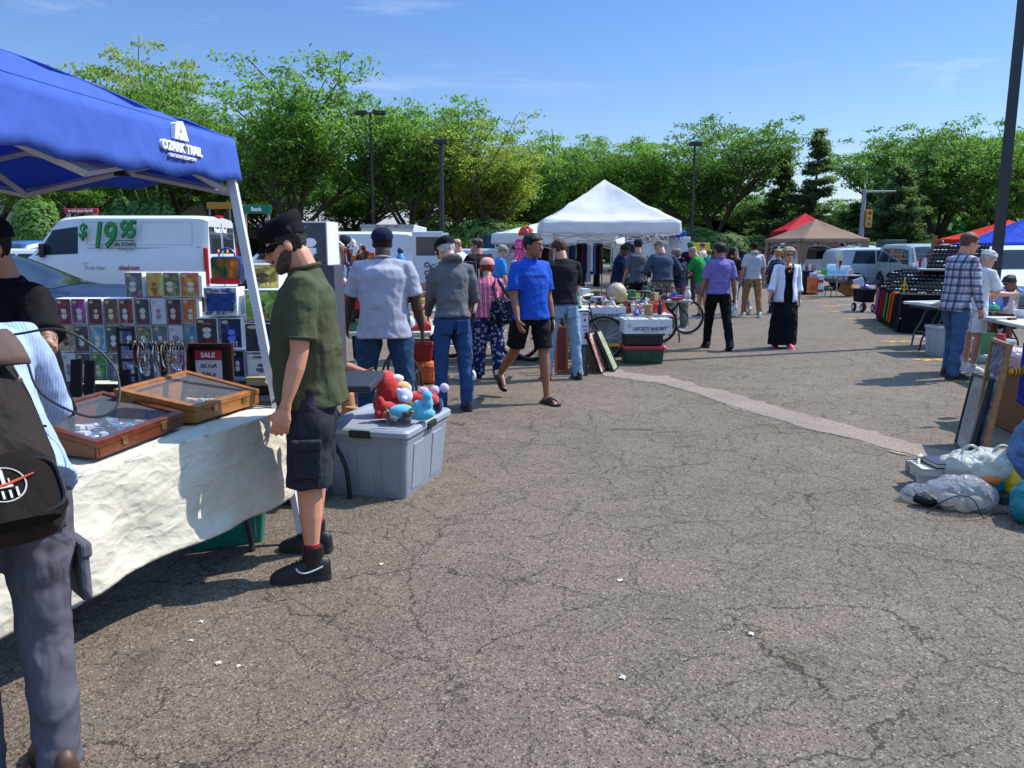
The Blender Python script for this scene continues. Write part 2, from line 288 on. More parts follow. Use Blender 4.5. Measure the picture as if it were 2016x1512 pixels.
# ------------------------------------------------------------------ the ground
def ground_mat(name, base, dark, light, crack=True, sc=1.0):
    m = bpy.data.materials.new(name); m.use_nodes = True; t = m.node_tree; b = t.nodes['Principled BSDF']; L = t.links.new
    b.inputs['Roughness'].default_value = .88; b.inputs['Specular IOR Level'].default_value = .25
    tc = N(t, 'ShaderNodeTexCoord')
    def nz(s, d=3, r=.6, di=0):
        n = N(t, 'ShaderNodeTexNoise', Scale=s*sc, Detail=d, Roughness=r, Distortion=di); L(tc.outputs['Object'], n.inputs['Vector']); return n
    def vor(s, vec=None, **k):
        n = N(t, 'ShaderNodeTexVoronoi', Scale=s*sc, **k); L(vec or tc.outputs['Object'], n.inputs['Vector']); return n
    stone = vor(125); grit = nz(230, 3); big = nz(.35, 5, .6); mid = nz(2.3, 4)
    sep = N(t, 'ShaderNodeSeparateColor'); L(stone.outputs['Color'], sep.inputs[0])
    cr = N(t, 'ShaderNodeValToRGB'); L(sep.outputs[0], cr.inputs['Fac']); cr.color_ramp.interpolation = 'LINEAR'
    e = cr.color_ramp.elements; e[0].position = 0; e[0].color = (*dark, 1); e[1].position = 1; e[1].color = (*light, 1); q = e.new(.3); q.color = (*base, 1); q = e.new(.86); q.color = tuple(x*1.15 for x in base) + (1,)
    add = N(t, 'ShaderNodeMath', operation='ADD'); L(big.outputs['Fac'], add.inputs[0]); L(mid.outputs['Fac'], add.inputs[1])
    mr = N(t, 'ShaderNodeMapRange'); L(add.outputs[0], mr.inputs['Value']); mr.inputs['From Min'].default_value = .65; mr.inputs['From Max'].default_value = 1.35; mr.inputs['To Min'].default_value = .78; mr.inputs['To Max'].default_value = 1.2
    vm = N(t, 'ShaderNodeVectorMath', operation='SCALE'); L(cr.outputs['Color'], vm.inputs[0]); L(mr.outputs[0], vm.inputs['Scale'])
    gm = N(t, 'ShaderNodeMapRange'); L(grit.outputs['Fac'], gm.inputs['Value']); gm.inputs['From Min'].default_value = .33; gm.inputs['From Max'].default_value = .5; gm.inputs['To Min'].default_value = .45
    vm2 = N(t, 'ShaderNodeVectorMath', operation='SCALE'); L(vm.outputs[0], vm2.inputs[0]); L(gm.outputs[0], vm2.inputs['Scale'])
    out = vm2.outputs[0]; h1 = N(t, 'ShaderNodeMath', operation='ADD'); L(stone.outputs['Distance'], h1.inputs[0]); L(grit.outputs['Fac'], h1.inputs[1]); hgt = h1
    b1 = N(t, 'ShaderNodeBump', Strength=.55, Distance=.008); L(hgt.outputs[0], b1.inputs['Height'])
    last = b1
    if crack:
        st_ = nz(1.15, 5, .6, .6); sm_ = N(t, 'ShaderNodeMapRange'); L(st_.outputs['Fac'], sm_.inputs['Value']); sm_.inputs['From Min'].default_value = .6; sm_.inputs['From Max'].default_value = .7; sm_.inputs['To Min'].default_value = 1; sm_.inputs['To Max'].default_value = .72
        vs_ = N(t, 'ShaderNodeVectorMath', operation='SCALE'); L(out, vs_.inputs[0]); L(sm_.outputs[0], vs_.inputs['Scale']); out = vs_.outputs[0]
        for s, wd, dep, thr in ((1.0, .0036, .62, .24), (3.1, .0085, .5, .31), (8.5, .016, .36, .40)):
            wn = nz(3.6*s, 6, .7); vmx = N(t, 'ShaderNodeVectorMath', operation='MULTIPLY_ADD'); L(wn.outputs['Color'], vmx.inputs[0]); vmx.inputs[1].default_value = (.4/s, .4/s, 0); L(tc.outputs['Object'], vmx.inputs[2])
            v = vor(s, vmx.outputs[0], feature='DISTANCE_TO_EDGE')
            gate = nz(1.1*s, 3); gw = N(t, 'ShaderNodeMapRange'); L(gate.outputs['Fac'], gw.inputs['Value']); gw.inputs['From Min'].default_value = thr; gw.inputs['From Max'].default_value = .68; gw.inputs['To Max'].default_value = wd*1.6
            g = N(t, 'ShaderNodeMath', operation='LESS_THAN'); L(v.outputs['Distance'], g.inputs[0]); L(gw.outputs[0], g.inputs[1])
            k = N(t, 'ShaderNodeMath', operation='MULTIPLY_ADD'); L(g.outputs[0], k.inputs[0]); k.inputs[1].default_value = -dep; k.inputs[2].default_value = 1
            vk = N(t, 'ShaderNodeVectorMath', operation='SCALE'); L(out, vk.inputs[0]); L(k.outputs[0], vk.inputs['Scale']); out = vk.outputs[0]
            bb = N(t, 'ShaderNodeBump', Strength=.6, Distance=.01); L(k.outputs[0], bb.inputs['Height']); L(last.outputs[0], bb.inputs['Normal']); last = bb
    L(out, b.inputs['Base Color']); L(last.outputs[0], b.inputs['Normal'])
    return m
def sheet(name, pts, z, mat, kind='structure', label=None):
    g = MB(); g.add([(x, y, z) for x, y in pts], [tuple(range(len(pts)))]); o = g.obj(name, mat); tag(o, kind=kind, label=label); return o
asph = ground_mat('asphalt', (.168, .127, .092), (.06, .045, .033), (.33, .26, .195))
sheet('parking_lot', [(-90, -15), (90, -15), (90, 58), (-90, 58)], 0, asph)
grassm = M((.075, .12, .03), .9, kind='stucco')
sheet('ground', [(-900, -300), (900, -300), (900, 1500), (-900, 1500)], -.06, grassm)
sheet('grass_verge', [(-90, 58), (90, 58), (90, 66), (-90, 66)], .1, grassm)
mb = MB(); mb.box((0, 58, .05), (180, .15, .14)); tag(mb.obj('kerb', M((.4, .39, .37), .8, kind='stucco'), bevel=.02), kind='structure')
sheet('road', [(-300, 66), (300, 66), (300, 78), (-300, 78)], .02, M((.16, .155, .15), .9, kind='stucco'))
# concrete gutter running across the lot
gut = [(1165, 722, 1200, 716), (1190, 742, 1250, 727), (1290, 752, 1330, 737), (1430, 794, 1480, 772), (1560, 838, 1620, 806), (1690, 868, 1730, 838), (1790, 893, 1850, 872), (1905, 925, 1960, 898), (2040, 968, 2110, 938)]
mb = MB(); v = []
for a in gut:
    p, q = G(a[0], a[1]), G(a[0] + (a[2]-a[0])*.62, a[1] + (a[3]-a[1])*.62); v += [(p[0], p[1], .004), (q[0], q[1], .004)]
vv = []
for i in range(len(gut)-1):
    for k in range(22):
        t = k/22; a = Vector(v[2*i]).lerp(Vector(v[2*i+2]), t); b = Vector(v[2*i+1]).lerp(Vector(v[2*i+3]), t)
        j = noise.noise((a.x*2, a.y*2, 1)); j2 = noise.noise((a.x*3, a.y*3, 8)); j3 = noise.noise((a.x*11, a.y*11, 4)); j4 = noise.noise((b.x*9, b.y*9, 6)); vv += [a + Vector((.04, .07, 0))*(j + .35*j3), b + Vector((.06, .10, 0))*(j2 + .8*j4)]
n = len(vv)//2
mb.add(vv, [(2*i, 2*i+2, 2*i+3, 2*i+1) for i in range(n-1)])
tag(mb.obj('gutter_strip', ground_mat('worn_concrete', (.27, .205, .16), (.14, .105, .082), (.40, .315, .25), False)), kind='structure')
mb = MB(); rr = []
for i in range(0, n, 1):
    a = Vector(vv[2*i]); w = .002 + .016*abs(noise.noise((i*.37, 3, 2)))**.8; rr += [a + Vector((-.4, -.9, 0)).normalized()*w + Vector((0, 0, .004)), a + Vector((.4, .9, 0)).normalized()*w + Vector((0, 0, .004))]
mb.add(rr, [(2*i, 2*i+2, 2*i+3, 2*i+1) for i in range(n-1)]); tag(mb.obj('gutter_crack', M((.02, .018, .016), .95)), kind='structure')
mb = MB(); rr = []
for i in range(0, n, 1):
    a = Vector(vv[2*i]) + Vector((-.025, -.05, 0)); w = .003 + .07*max(0, noise.noise((i*.09, 9, 2)) + .25*noise.noise((i*.7, 9, 5))); rr += [a + Vector((-.4, -.9, 0)).normalized()*w*1.3 + Vector((0, 0, .0085)), a + Vector((0, 0, .0085))]
mb.add(rr, [(2*i, 2*i+2, 2*i+3, 2*i+1) for i in range(n-1)]); tag(mb.obj('gutter_edge', ground_mat('pale_concrete', (.4, .36, .31), (.25, .22, .19), (.5, .46, .4), False)), kind='structure')
# painted lines and yellow stall numbers
whitep = ground_mat('line_paint', (.5, .49, .46), (.2, .19, .17), (.62, .61, .58), False)
yel = ground_mat('yellow_paint', (.52, .3, .055), (.2, .13, .06), (.66, .42, .12), False)
def line(p, q, w, mat=None, name='parking_line', z=.005):
    a, b = Vector((*p, 0)), Vector((*q, 0)); d = (b-a).normalized(); s = Vector((-d.y, d.x, 0))*w/2
    sheet(name, [(a-s)[:2], (b-s)[:2], (b+s)[:2], (a+s)[:2]], z, mat or whitep)
for (x0, y0, x1, y1) in ((1800, 662, 1925, 664), (1640, 614, 1790, 617), (1650, 600, 1705, 601), (1685, 609, 1735, 610), (1640, 590, 1720, 591), (1890, 696, 2010, 697), (815, 680, 1000, 684), (840, 661, 935, 663), (760, 640, 860, 641)):
    line(G(x0, y0), G(x1, y1), .1)
for i, (px, py, s) in enumerate(((1617, 593, '86'), (1636, 603, '88'), (1656, 614, '90'), (1683, 628, '92'), (1720, 646, '94'), (1768, 673, '96'), (1838, 709, '98'), (1925, 752, '99'), (927, 708, '31'))):
    x, y = G(px, py); o = text(s, .3, yel, None, (x, y, .0055), (0, 0, R(4)), 'painted_number', bold=.012, sx=1.9, ext=0); tag(o, kind='structure')
# ------------------------------------------------------------------ trees
bark = M((.075, .055, .04), .95, kind='stucco')
def leafmat(c, name='leaf'):
    m = bpy.data.materials.new(name); m.use_nodes = True; t = m.node_tree; b = t.nodes['Principled BSDF']; L = t.links.new
    g = N(t, 'ShaderNodeNewGeometry'); mr = N(t, 'ShaderNodeMapRange'); L(g.outputs['Random Per Island'], mr.inputs['Value']); mr.inputs['To Min'].default_value = .6; mr.inputs['To Max'].default_value = 1.45
    vm = N(t, 'ShaderNodeVectorMath', operation='SCALE'); vm.inputs[0].default_value = c; L(mr.outputs[0], vm.inputs['Scale'])
    L(vm.outputs[0], b.inputs['Base Color']); b.inputs['Roughness'].default_value = .6; b.inputs['Specular IOR Level'].default_value = .25
    tr = N(t, 'ShaderNodeBsdfTranslucent'); v2 = N(t, 'ShaderNodeVectorMath', operation='MULTIPLY'); v2.inputs[1].default_value = (1.3, 1.5, .5); L(vm.outputs[0], v2.inputs[0]); L(v2.outputs[0], tr.inputs['Color'])
    ms = N(t, 'ShaderNodeMixShader', Fac=.5); L(b.outputs[0], ms.inputs[1]); L(tr.outputs[0], ms.inputs[2]); L(ms.outputs[0], t.nodes['Material Output'].inputs['Surface'])
    return m
LEAF = [leafmat((.145, .245, .065)), leafmat((.225, .265, .07)), leafmat((.105, .185, .056)), leafmat((.1, .145, .075), 'needle')]
def leafmesh(name, cen, size, mat, parent, seed, flat=.5, asp=2.2):
    rg = np.random.default_rng(seed); n = len(cen)
    nrm = rg.normal(size=(n, 3)); nrm[:, 2] = abs(nrm[:, 2]) + flat; nrm /= np.linalg.norm(nrm, axis=1)[:, None]
    u = np.cross(nrm, rg.normal(size=(n, 3))); u /= np.linalg.norm(u, axis=1)[:, None]; w = np.cross(nrm, u)
    s = (size*rg.uniform(.6, 1.35, n))[:, None]; u *= s*asp/2; w *= s/2
    v = np.empty((n, 4, 3)); v[:, 0] = cen-u; v[:, 1] = cen+w*.9 - u*.1; v[:, 2] = cen+u; v[:, 3] = cen-w*.9 - u*.1
    me = bpy.data.meshes.new(name); me.vertices.add(n*4); me.vertices.foreach_set('co', v.ravel()); me.loops.add(n*4); me.loops.foreach_set('vertex_index', np.arange(n*4, dtype=np.int32))
    me.polygons.add(n); me.polygons.foreach_set('loop_start', np.arange(0, n*4, 4, dtype=np.int32)); me.polygons.foreach_set('loop_total', np.full(n, 4, dtype=np.int32)); me.update(calc_edges=True); me.materials.append(mat)
    o = bpy.data.objects.new(name, me); COL.objects.link(o); o.parent = parent; return o
def broadleaf(label, seed, H=14, rad=7, trunk=.32, mat=0, low=.22, nper=34, leaf=.34, loc=(0, 0, 0), dens=1.0):
    rg = random.Random(seed); nr = np.random.default_rng(seed); root = E('broadleaf_tree', label, 'tree', loc, 0, 'trees beyond the parking lot'); tb = MB(); tips = []
    def branch(p, d, ln, r, lev):
        pts = [p.copy()]; rs = [r]; k = 5 if lev < 2 else 3
        for i in range(k):
            d = (d + Vector((rg.gauss(0, .17), rg.gauss(0, .17), rg.gauss(0, .10) + (.10 if lev else 0)))).normalized(); p = p + d*ln/k; pts.append(p.copy()); rs.append(r*(1 - (i+1)/k*.62))
            if lev >= 2 or (lev == 1 and i > 1): tips.append((p.copy(), lev))
        if lev < 3: tb.tube(pts, rs, 7 if lev < 2 else 4)
        if lev < 3:
            nb = (7, 6, 5)[lev]
            for j in range(nb):
                t = .35 + .65*(j+.5)/nb if lev else .45 + .55*(j+.5)/nb; q = pts[min(k, int(t*k))]; az = j*2.4 + rg.uniform(-.5, .5)
                side = Vector((math.cos(az), math.sin(az), rg.uniform(.05, .5))) ; dd = (d*.45 + side*.85).normalized()
                branch(q.copy(), dd, ln*rg.uniform(.42, .9), r*.5, lev+1)
    t0 = H*low; base = Vector((0, 0, 0)); tp = [base + Vector((rg.gauss(0, .03), rg.gauss(0, .03), z*t0)) for z in (0, .1, .5, 1)]; tb.tube(tp, [trunk*1.35, trunk*1.05, trunk*.9, trunk*.85], 10)
    for j in range(7):
        az = j*2*math.pi/7 + rg.uniform(-.4, .4); up = (1.8, .75, 1.15, .55, 2.8, .95, 1.4)[j]; dd = Vector((math.cos(az), math.sin(az), up)).normalized()
        branch(tp[-1] + Vector((0, 0, rg.uniform(-.15, .1)*t0)), dd, (H - t0)*rg.uniform(.42, .7), trunk*.5, 1)
    P_ = np.array([list(p) for p, l in tips]); 
    # fit the skeleton to the crown's size
    hr = np.hypot(P_[:, 0], P_[:, 1]); ok = (P_[:, 2] < np.percentile(P_[:, 2], 98)) & (hr < np.percentile(hr, 98)); P_ = P_[ok]; top = P_[:, 2].max(); rr = np.hypot(P_[:, 0], P_[:, 1]).max()
    sz = (H - t0*.8)/(top - t0*.8); sx = rad/rr
    f = lambda p: (p[0]*sx, p[1]*sx, p[2] if p[2] < t0*.8 else t0*.8 + (p[2]-t0*.8)*sz)
    tb.v = [f(p) for p in tb.v]; P_ = np.array([f(p) for p in P_])
    keep = nr.random(len(P_)) < .68*dens; P_ = P_[keep]
    n = int(nper*1.45); sig = np.array([.46, .46, .17])*H/14
    C = np.repeat(P_, n, 0) + nr.normal(size=(len(P_)*n, 3))*sig
    # drooping sprays: small flat clumps, open gaps between them
    tb.obj('trunk', bark, root, smooth=True); leafmesh('crown', C, leaf*.47*H/14, LEAF[mat], root, seed); return root
def conifer(label, seed, H=16, rad=4.5, mat=3, loc=(0, 0, 0), gap=1.0):
    rg = random.Random(seed); nr = np.random.default_rng(seed); root = E('conifer_tree', label, 'tree', loc, 0, 'conifers beyond the parking lot'); tb = MB(); tb.tube([(0, 0, 0), (.1, 0, H*.5), (0, 0, H)], [.28, .17, .02], 8); C = []
    z = H*.13
    while z < H*.98:
        t = (z/H); rl = rad*(1-t)**.75*rg.uniform(.55, 1.25) + .25
        for j in range(rg.randint(4, 6)):
            az = rg.uniform(0, 6.28); ln = rl*rg.uniform(.5, 1.1); d = Vector((math.cos(az), math.sin(az), .0)); q = Vector((0, 0, z + rg.gauss(0, .22))); pts = [q, q + d*ln*.5 + Vector((0, 0, .02*ln)), q + d*ln + Vector((0, 0, .16*ln))]
            tb.tube(pts, [.06, .04, .01], 4)
            for k in range(int(9*ln)+3):
                u = rg.uniform(.2, 1.03); c = q + d*ln*u + Vector((rg.gauss(0, .2), rg.gauss(0, .2), .12*ln*u*u)); C += [list(c + Vector((rg.gauss(0, .24), rg.gauss(0, .24), rg.gauss(0, .17) - .1))) for _ in range(20)]
        z += H*.052*gap
    tb.obj('trunk', bark, root, smooth=True); leafmesh('crown', np.array(C), .15, LEAF[mat], root, seed, .7, 2.6); return root
def bushy(name, label, loc, r, h, seed, mat=2, n=2600, size=.12, pointed=False, group=None, cat='shrub'):
    nr = np.random.default_rng(seed); root = E(name, label, cat, loc, 0, group); d = nr.normal(size=(n, 3)); d /= np.linalg.norm(d, axis=1)[:, None]; rr = nr.uniform(.55, 1.0, n)**.5
    lump = np.array([1 + .22*noise.noise(Vector(x)*2.3 + Vector((seed, 0, 0))) for x in d]); p = d*rr[:, None]*lump[:, None]
    if pointed: k = 1 - np.clip((p[:, 2]+1)/2, 0, 1)**1.6*.9; p[:, 0] *= k*1.15; p[:, 1] *= k*1.15
    p = p*np.array([r, r, h/2]) + np.array([0, 0, h*.52]); tb = MB(); tb.tube([(0, 0, 0), (0, 0, h*.6)], [.09, .04], 6); tb.obj('trunk', bark, root); leafmesh('crown', p, size, LEAF[mat], root, seed, .1, 1.8); return root
# prototypes stand where they are seen; copies follow
A = broadleaf('largest green tree, tall spreading crown left of the twin lamp post', 3, 14.5, 7.6, .36, 0, .2, 34)
B = broadleaf('wide green tree behind the single lamp post', 11, 14, 7.2, .3, 0, .2, 34)
Cc = broadleaf('yellow green tree with loose crown behind the slim lamp post', 23, 11.5, 6.2, .24, 1, .16, 34, dens=.95)
D = broadleaf('dark green dense tree straight behind the white canopy peak', 31, 12.5, 7.4, .33, 2, .2, 40)
def place(o, px, top, Y, rz=0, first=True, label=None, wide=1.0, base=14.5):
    p = P(px, top, Y); s = p.z/base*(1.03 if 'broad' in o.name else 1)
    if first: o.location = (p.x, Y, 0); o.rotation_euler = (0, 0, rz); o.scale = (s*wide, s*wide, s); return o
    return dup(o, (p.x, Y, 0), rz, label, (s*wide, s*wide, s))
place(A, 570, 132, 50, .3, base=14.5, wide=1.0); place(B, 805, 208, 53, 1.0, base=14, wide=1.0); place(Cc, 965, 246, 52, 0, base=11.5); place(D, 1415, 256, 58, .4, base=12.5, wide=1.05)
TR = [(A, 300, 150, 52, 2.2, 'tall thin green tree above the blue canopy ridge', .8, 14.5), (Cc, 195, 98, 56, 3.1, 'loose yellow green tree, tallest above the blue canopy', .8, 11.5), (B, 420, 235, 60, 2.0, 'green tree between the blue canopy corner and the largest tree', .95, 14),
      (B, 90, 300, 46, 4.2, 'low green tree seen under the blue canopy beside the round shrub', 1.1, 14), (D, 300, 300, 55, 1.3, 'dark tree seen under the blue canopy above the white van', 1.1, 12.5), (A, 1060, 268, 62, 4.0, 'green tree just right of the yellow green tree', .95, 14.5),
      (D, 1150, 292, 66, 2.6, 'dark green tree behind the doll and low white canopy', 1.0, 12.5), (B, 1245, 285, 60, 5.0, 'bright green tree right of the white canopy peak', .95, 14), (Cc, 880, 300, 60, 1.6, 'yellow green tree low behind the twin lamp post', 1.2, 11.5),
      (A, 1340, 330, 70, 2.0, 'far green tree between the white canopy and the dense dark tree', 1.1, 14.5), (D, 1865, 252, 56, 2.2, 'broad green tree left of the tall dark lamp pole', 1.0, 12.5), (A, 1985, 262, 54, 3.0, 'green tree behind the tall dark lamp pole', 1.0, 14.5),
      (D, 1790, 285, 64, 4.3, 'dark tree behind the green utility cabinet', 1.0, 12.5), (B, 2080, 280, 58, .5, 'green tree cut off by the right edge above the orange canopy', 1.1, 14), (D, 1500, 380, 66, 3.6, 'low dark tree behind the red canopy', 1.3, 12.5), (D, 700, 330, 62, 0.6, 'dark tree low between the largest tree and the twin lamp post', 1.4, 12.5),
      (D, 1660, 395, 70, 5.1, 'low dark tree behind the tan canopy', 1.6, 12.5), (D, 1010, 345, 70, 1.9, 'dark green tree behind the yellow green tree', 1.4, 12.5), (B, -40, 180, 52, .9, 'green tree behind the blue canopy at the left edge', 1.0, 14), (D, 540, 330, 66, 2.9, 'dark tree low behind the trunk of the largest tree', 1.2, 12.5)]
for o, px, top, Y, rz, lb, wd, bs in TR: place(o, px, top, Y, rz, False, lb, wd, bs)
K1 = conifer('tall blue green conifer with wide level boughs behind the red canopy', 5, 15, 5.4, gap=1.25); place(K1, 1612, 258, 55, 0, base=15)
K2 = conifer('slim dark conifer left of the wide conifer', 9, 14, 3.4, gap=1.1); place(K2, 1545, 278, 58, 0, base=14)
K3 = conifer('dark spreading conifer right of the traffic light', 13, 11, 5.5, gap=.9); place(K3, 1775, 325, 50, 1, base=11)
K4 = dup(K3, (0, 0, 0), 2, 'low conifer whose boughs hang behind the tan canopy'); place(K4, 1690, 400, 62, 2, base=11, wide=1.5)
K5 = dup(K3, (0, 0, 0), 2, 'dark conifer between the dense tree and the slim conifer'); place(K5, 1500, 440, 60, 3, base=11, wide=1.8)
Q1 = bushy('poplar_tree', 'pale slim poplar behind the traffic light pole', (0, 0, 0), 1.6, 12, 61, 1, 5200, .26, True, 'poplars', 'tree'); place(Q1, 1735, 318, 75, base=12)
for px, tp, lb in ((1765, 330, 'slim poplar just right of the pale one'), (1712, 350, 'shorter slim poplar left of the pale one')): place(Q1, px, tp, 78, 1, False, lb, 1, 12)
for i, (px, tp) in enumerate(((232, 368), (262, 372), (284, 376), (305, 366), (326, 378), (214, 398))):
    lbs = ('tallest', 'second', 'third', 'fourth', 'fifth', 'smallest'); p = P(px, tp, 44); s = p.z/3.6
    if i == 0: Q2 = bushy('arborvitae_shrub', 'tallest pointed evergreen shrub in the row above the van', (p.x, 44, 0), .75, 3.6, 71, 2, 3000, .12, True, 'pointed evergreen shrubs above the van'); Q2.scale = (s, s, s)
    else: dup(Q2, (p.x, 44, 0), i, 'pointed evergreen shrub, %s from the left of the row above the van' % lbs[i] if i < 5 else 'smallest pointed evergreen shrub at the left end of the row', s)
p = P(65, 385, 38); bushy('round_shrub', 'round bright green shrub in front of the beige building', (p.x, 38, 0), 1.15, p.z, 81, 0, 4200, .13)
p = P(1680, 462, 50)
for i, (px, py, Y, r, lb) in enumerate(((1722, 476, 46, .9, 'small bright bush beside the traffic light pole'), (1355, 445, 55, 2.2, 'bush behind the white cabinet trailer'), (1420, 458, 52, 2.0, 'dark bush behind the crowd'), (1600, 470, 60, 2.4, 'bush behind the red canopy legs'), (1830, 470, 56, 2.6, 'bush behind the parked cars'), (1040, 440, 48, 2.6, 'bush behind the low white canopy'), (960, 430, 50, 3, 'dark bush behind the grey capped shopper'), (860, 430, 54, 3, 'dark bush behind the van doors'), (1480, 465, 55, 2, 'bush behind the grey hooded walker'))):
    q = P(px, py, Y); bushy('leafy_bush', lb, (q.x, Y, 0), r, q.z, 90+i, 0 if i in (0, 4) else 2, 3000, .2, False, 'bushes beyond the lot')
# far wood that closes the horizon
nr = np.random.default_rng(5); n = 60000; x = nr.uniform(-170, 170, n); h = 6.3 + 1.7*np.sin(x*.13) + 1.3*np.sin(x*.41+1)
y = 104 + nr.normal(size=n)*3; z = h*nr.random(n)**.7
o = leafmesh('far_wood', np.stack([x, y, z], 1), 1.0, LEAF[2], None, 6, .2, 1.5); tag(o, 'far wood closing the view behind the road', 'wood', kind='stuff')
# ------------------------------------------------------------------ buildings and poles beyond the lot
def wallb(mb, x0, x1, y0, y1, z0, z1, m=0): mb.box(((x0+x1)/2, (y0+y1)/2, (z0+z1)/2), (x1-x0, y1-y0, z1-z0), m=m)
Y = 62; a = P(-60, 378, Y); b = P(210, 378, Y); h = a.z
bd = E('store_building', 'beige flat roofed store behind the round shrub', 'building', (0, 0, 0)); mb = MB(); wallb(mb, a.x-10, b.x+8, Y, Y+14, 0, h); mb.obj('wall', M((.42, .36, .3), .9, kind='stucco'), bd)
mb = MB(); wallb(mb, a.x-10.1, b.x+8.1, Y-.15, Y+14.1, h, h+.3); mb.obj('roof', M((.5, .47, .43), .8), bd)
mb = MB(); wallb(mb, a.x-9.9, b.x+7.9, Y-.06, Y-.003, h*.52, h*.56); mb.obj('ledge', M((.33, .28, .23), .8), bd)
for k, px in enumerate((18, 140, 190, 245)):
    q = P(px, 440, Y); mb = MB(); wallb(mb, q.x-1, q.x+1, Y-.05, Y-.004, (0 if k == 0 else .9), 2.9); mb.obj('door' if k == 0 else 'window', M((.35, .3, .26), .6) if k == 0 else gl('24363a', .9), bd)
Y = 70; bd = E('shop_building', 'grey shop with pale tiled awning roof behind the tree trunks', 'building', (0, 0, 0)); a = P(430, 420, Y); b = P(860, 412, Y); h = 3.5
mb = MB(); wallb(mb, a.x-6, b.x, Y, Y+10, 0, h); mb.obj('wall', M((.38, .36, .33), .9, kind='stucco'), bd)
mb = MB(); mb.add([(a.x-6.4, Y-1.2, h-.1), (b.x+.4, Y-1.2, h-.1), (b.x+.4, Y+5, h+2), (a.x-6.4, Y+5, h+2), (b.x+.4, Y+11, h-.1), (a.x-6.4, Y+11, h-.1)], [(0, 1, 2, 3), (3, 2, 4, 5), (0, 3, 5), (1, 4, 2), (0, 5, 4, 1)]); mb.obj('roof', M((.34, .32, .3), .8, kind='stucco'), bd)
for k in range(12):
    x = a.x - 3 + k*(b.x-a.x)/12; mb = MB(); wallb(mb, x-.8, x+.8, Y-.08, Y-.005, .6 if k % 3 else 0, 2.6); f = mb.obj('window', M((.6, .6, .58), .5), bd); mb = MB(); wallb(mb, x-.7, x+.7, Y-.1, Y-.083, .7 if k % 3 else .1, 2.5); mb.obj('pane', gl('1f3a40', .9), f)
def signboard(label, px, py, Y, w, h, col, txt, tcol, ts, post=False):
    q = P(px, py, Y); e = E('sign', label, 'sign', (q.x, Y, 0)); mb = MB(); mb.box((0, 0, q.z), (w, .12, h)); bo = mb.obj('board', M(col, .5), e, bevel=.02)
    if txt: text(txt, ts, M(tcol, .5), bo, (0, -.065, q.z), bold=.01)
    mb = MB()
    for s in (-.4, .4): mb.box((s*w, .02, (q.z-h/2)/2), (.1, .1, q.z-h/2))
    mb.obj('post', M((.3, .3, .3), .5), e)
signboard('green bank sign seen past the canopy leg', 505, 412, 40, 1.45, .42, '0d6b4a', 'Bank', 'e8f0ea', .26)
signboard('plain orange sign behind the trees above the van', 432, 405, 48, 1.5, .4, 'c8842a', None, '7a2210', .36)
signboard('red banner reading watch your head behind the van roof', 160, 415, 30, 1.25, .17, 'a82a2a', 'watch your head!', 'f4dcdc', .13)
signboard('yellow sign on the verge behind the crowd', 1378, 492, 46, 1.1, .8, 'e6c01c', None, '2a2412', .36)
# red brick town houses far behind the crowd
for i, (px, w, col, lb) in enumerate(((1385, 12, (.28, .16, .13), 'brick house far behind the cream shirted walker'), (1490, 13, (.4, .4, .4), 'grey sided house behind the grey hooded walker'), (1330, 10, (.33, .28, .25), 'tan house behind the white cabinet'))):
    q = P(px, 470, 88); e = E('house', lb, 'house', (q.x, 88, 0), 0, 'houses across the road'); mb = MB(); wallb(mb, -w/2, w/2, 0, 8, 0, 3.4); mb.obj('wall', M(col, .9, kind='stucco'), e)
    mb = MB(); mb.poly([(-w/2-.3, 3.4), (w/2+.3, 3.4), (w/2-1.5, 5.2), (-w/2+1.5, 5.2)], 8.4, T=Matrix.Translation((0, 4, 0))); mb.obj('roof', M((.16, .15, .15), .9), e)
    for k in range(4): mb = MB(); wallb(mb, -w/2+1+k*w/4.2, -w/2+2.2+k*w/4.2, -.06, -.004, .9, 2.3); mb.obj('window', gl('20303a', .9), e)
dk = M((.02, .02, .024), .4)
def lamp(name, label, px, top, Y, r=.08, heads=1, base=False, col=None, group='lamp posts'):
    q = P(px, top, Y); e = E(name, label, 'lamp post', (q.x, Y, 0), 0, group); m = col or dk; mb = MB(); mb.tube([(0, 0, .0), (0, 0, q.z)], [r*1.2, r*.75], 12); mb.obj('pole', m, e, smooth=True)
    for k in range(heads):
        sx = (0,) if heads == 1 else (-1, 1); s = sx[k]; mb = MB(); mb.box((s*.55, -.2 if heads == 1 else 0, q.z), (.7, .5, .22)); mb.obj('lamp_head', m, e, bevel=.03)
    if heads == 2: mb = MB(); mb.tube([(-.35, 0, q.z), (.35, 0, q.z)], .04, 8); mb.obj('bracket', m, e)
    if base: mb = MB(); mb.lathe([(.3, 0), (.3, .62), (.27, .66), (0, .66)], n=20); mb.obj('concrete_base', M((.34, .3, .26), .9, kind='stucco'), e, smooth=True)
    return e
lamp('lamp_post', 'twin headed lamp post rising beside the largest tree', 729, 222, 48, .1, 2)
lamp('lamp_post', 'slim dark lamp post in front of the yellow green tree', 868, 280, 40, .13)
lamp('lamp_post', 'slim dark lamp post in front of the dense dark tree trunk', 1368, 284, 50, .09)
lamp('lamp_post', 'short distant lamp post between the conifers', 1593, 407, 62, .06)
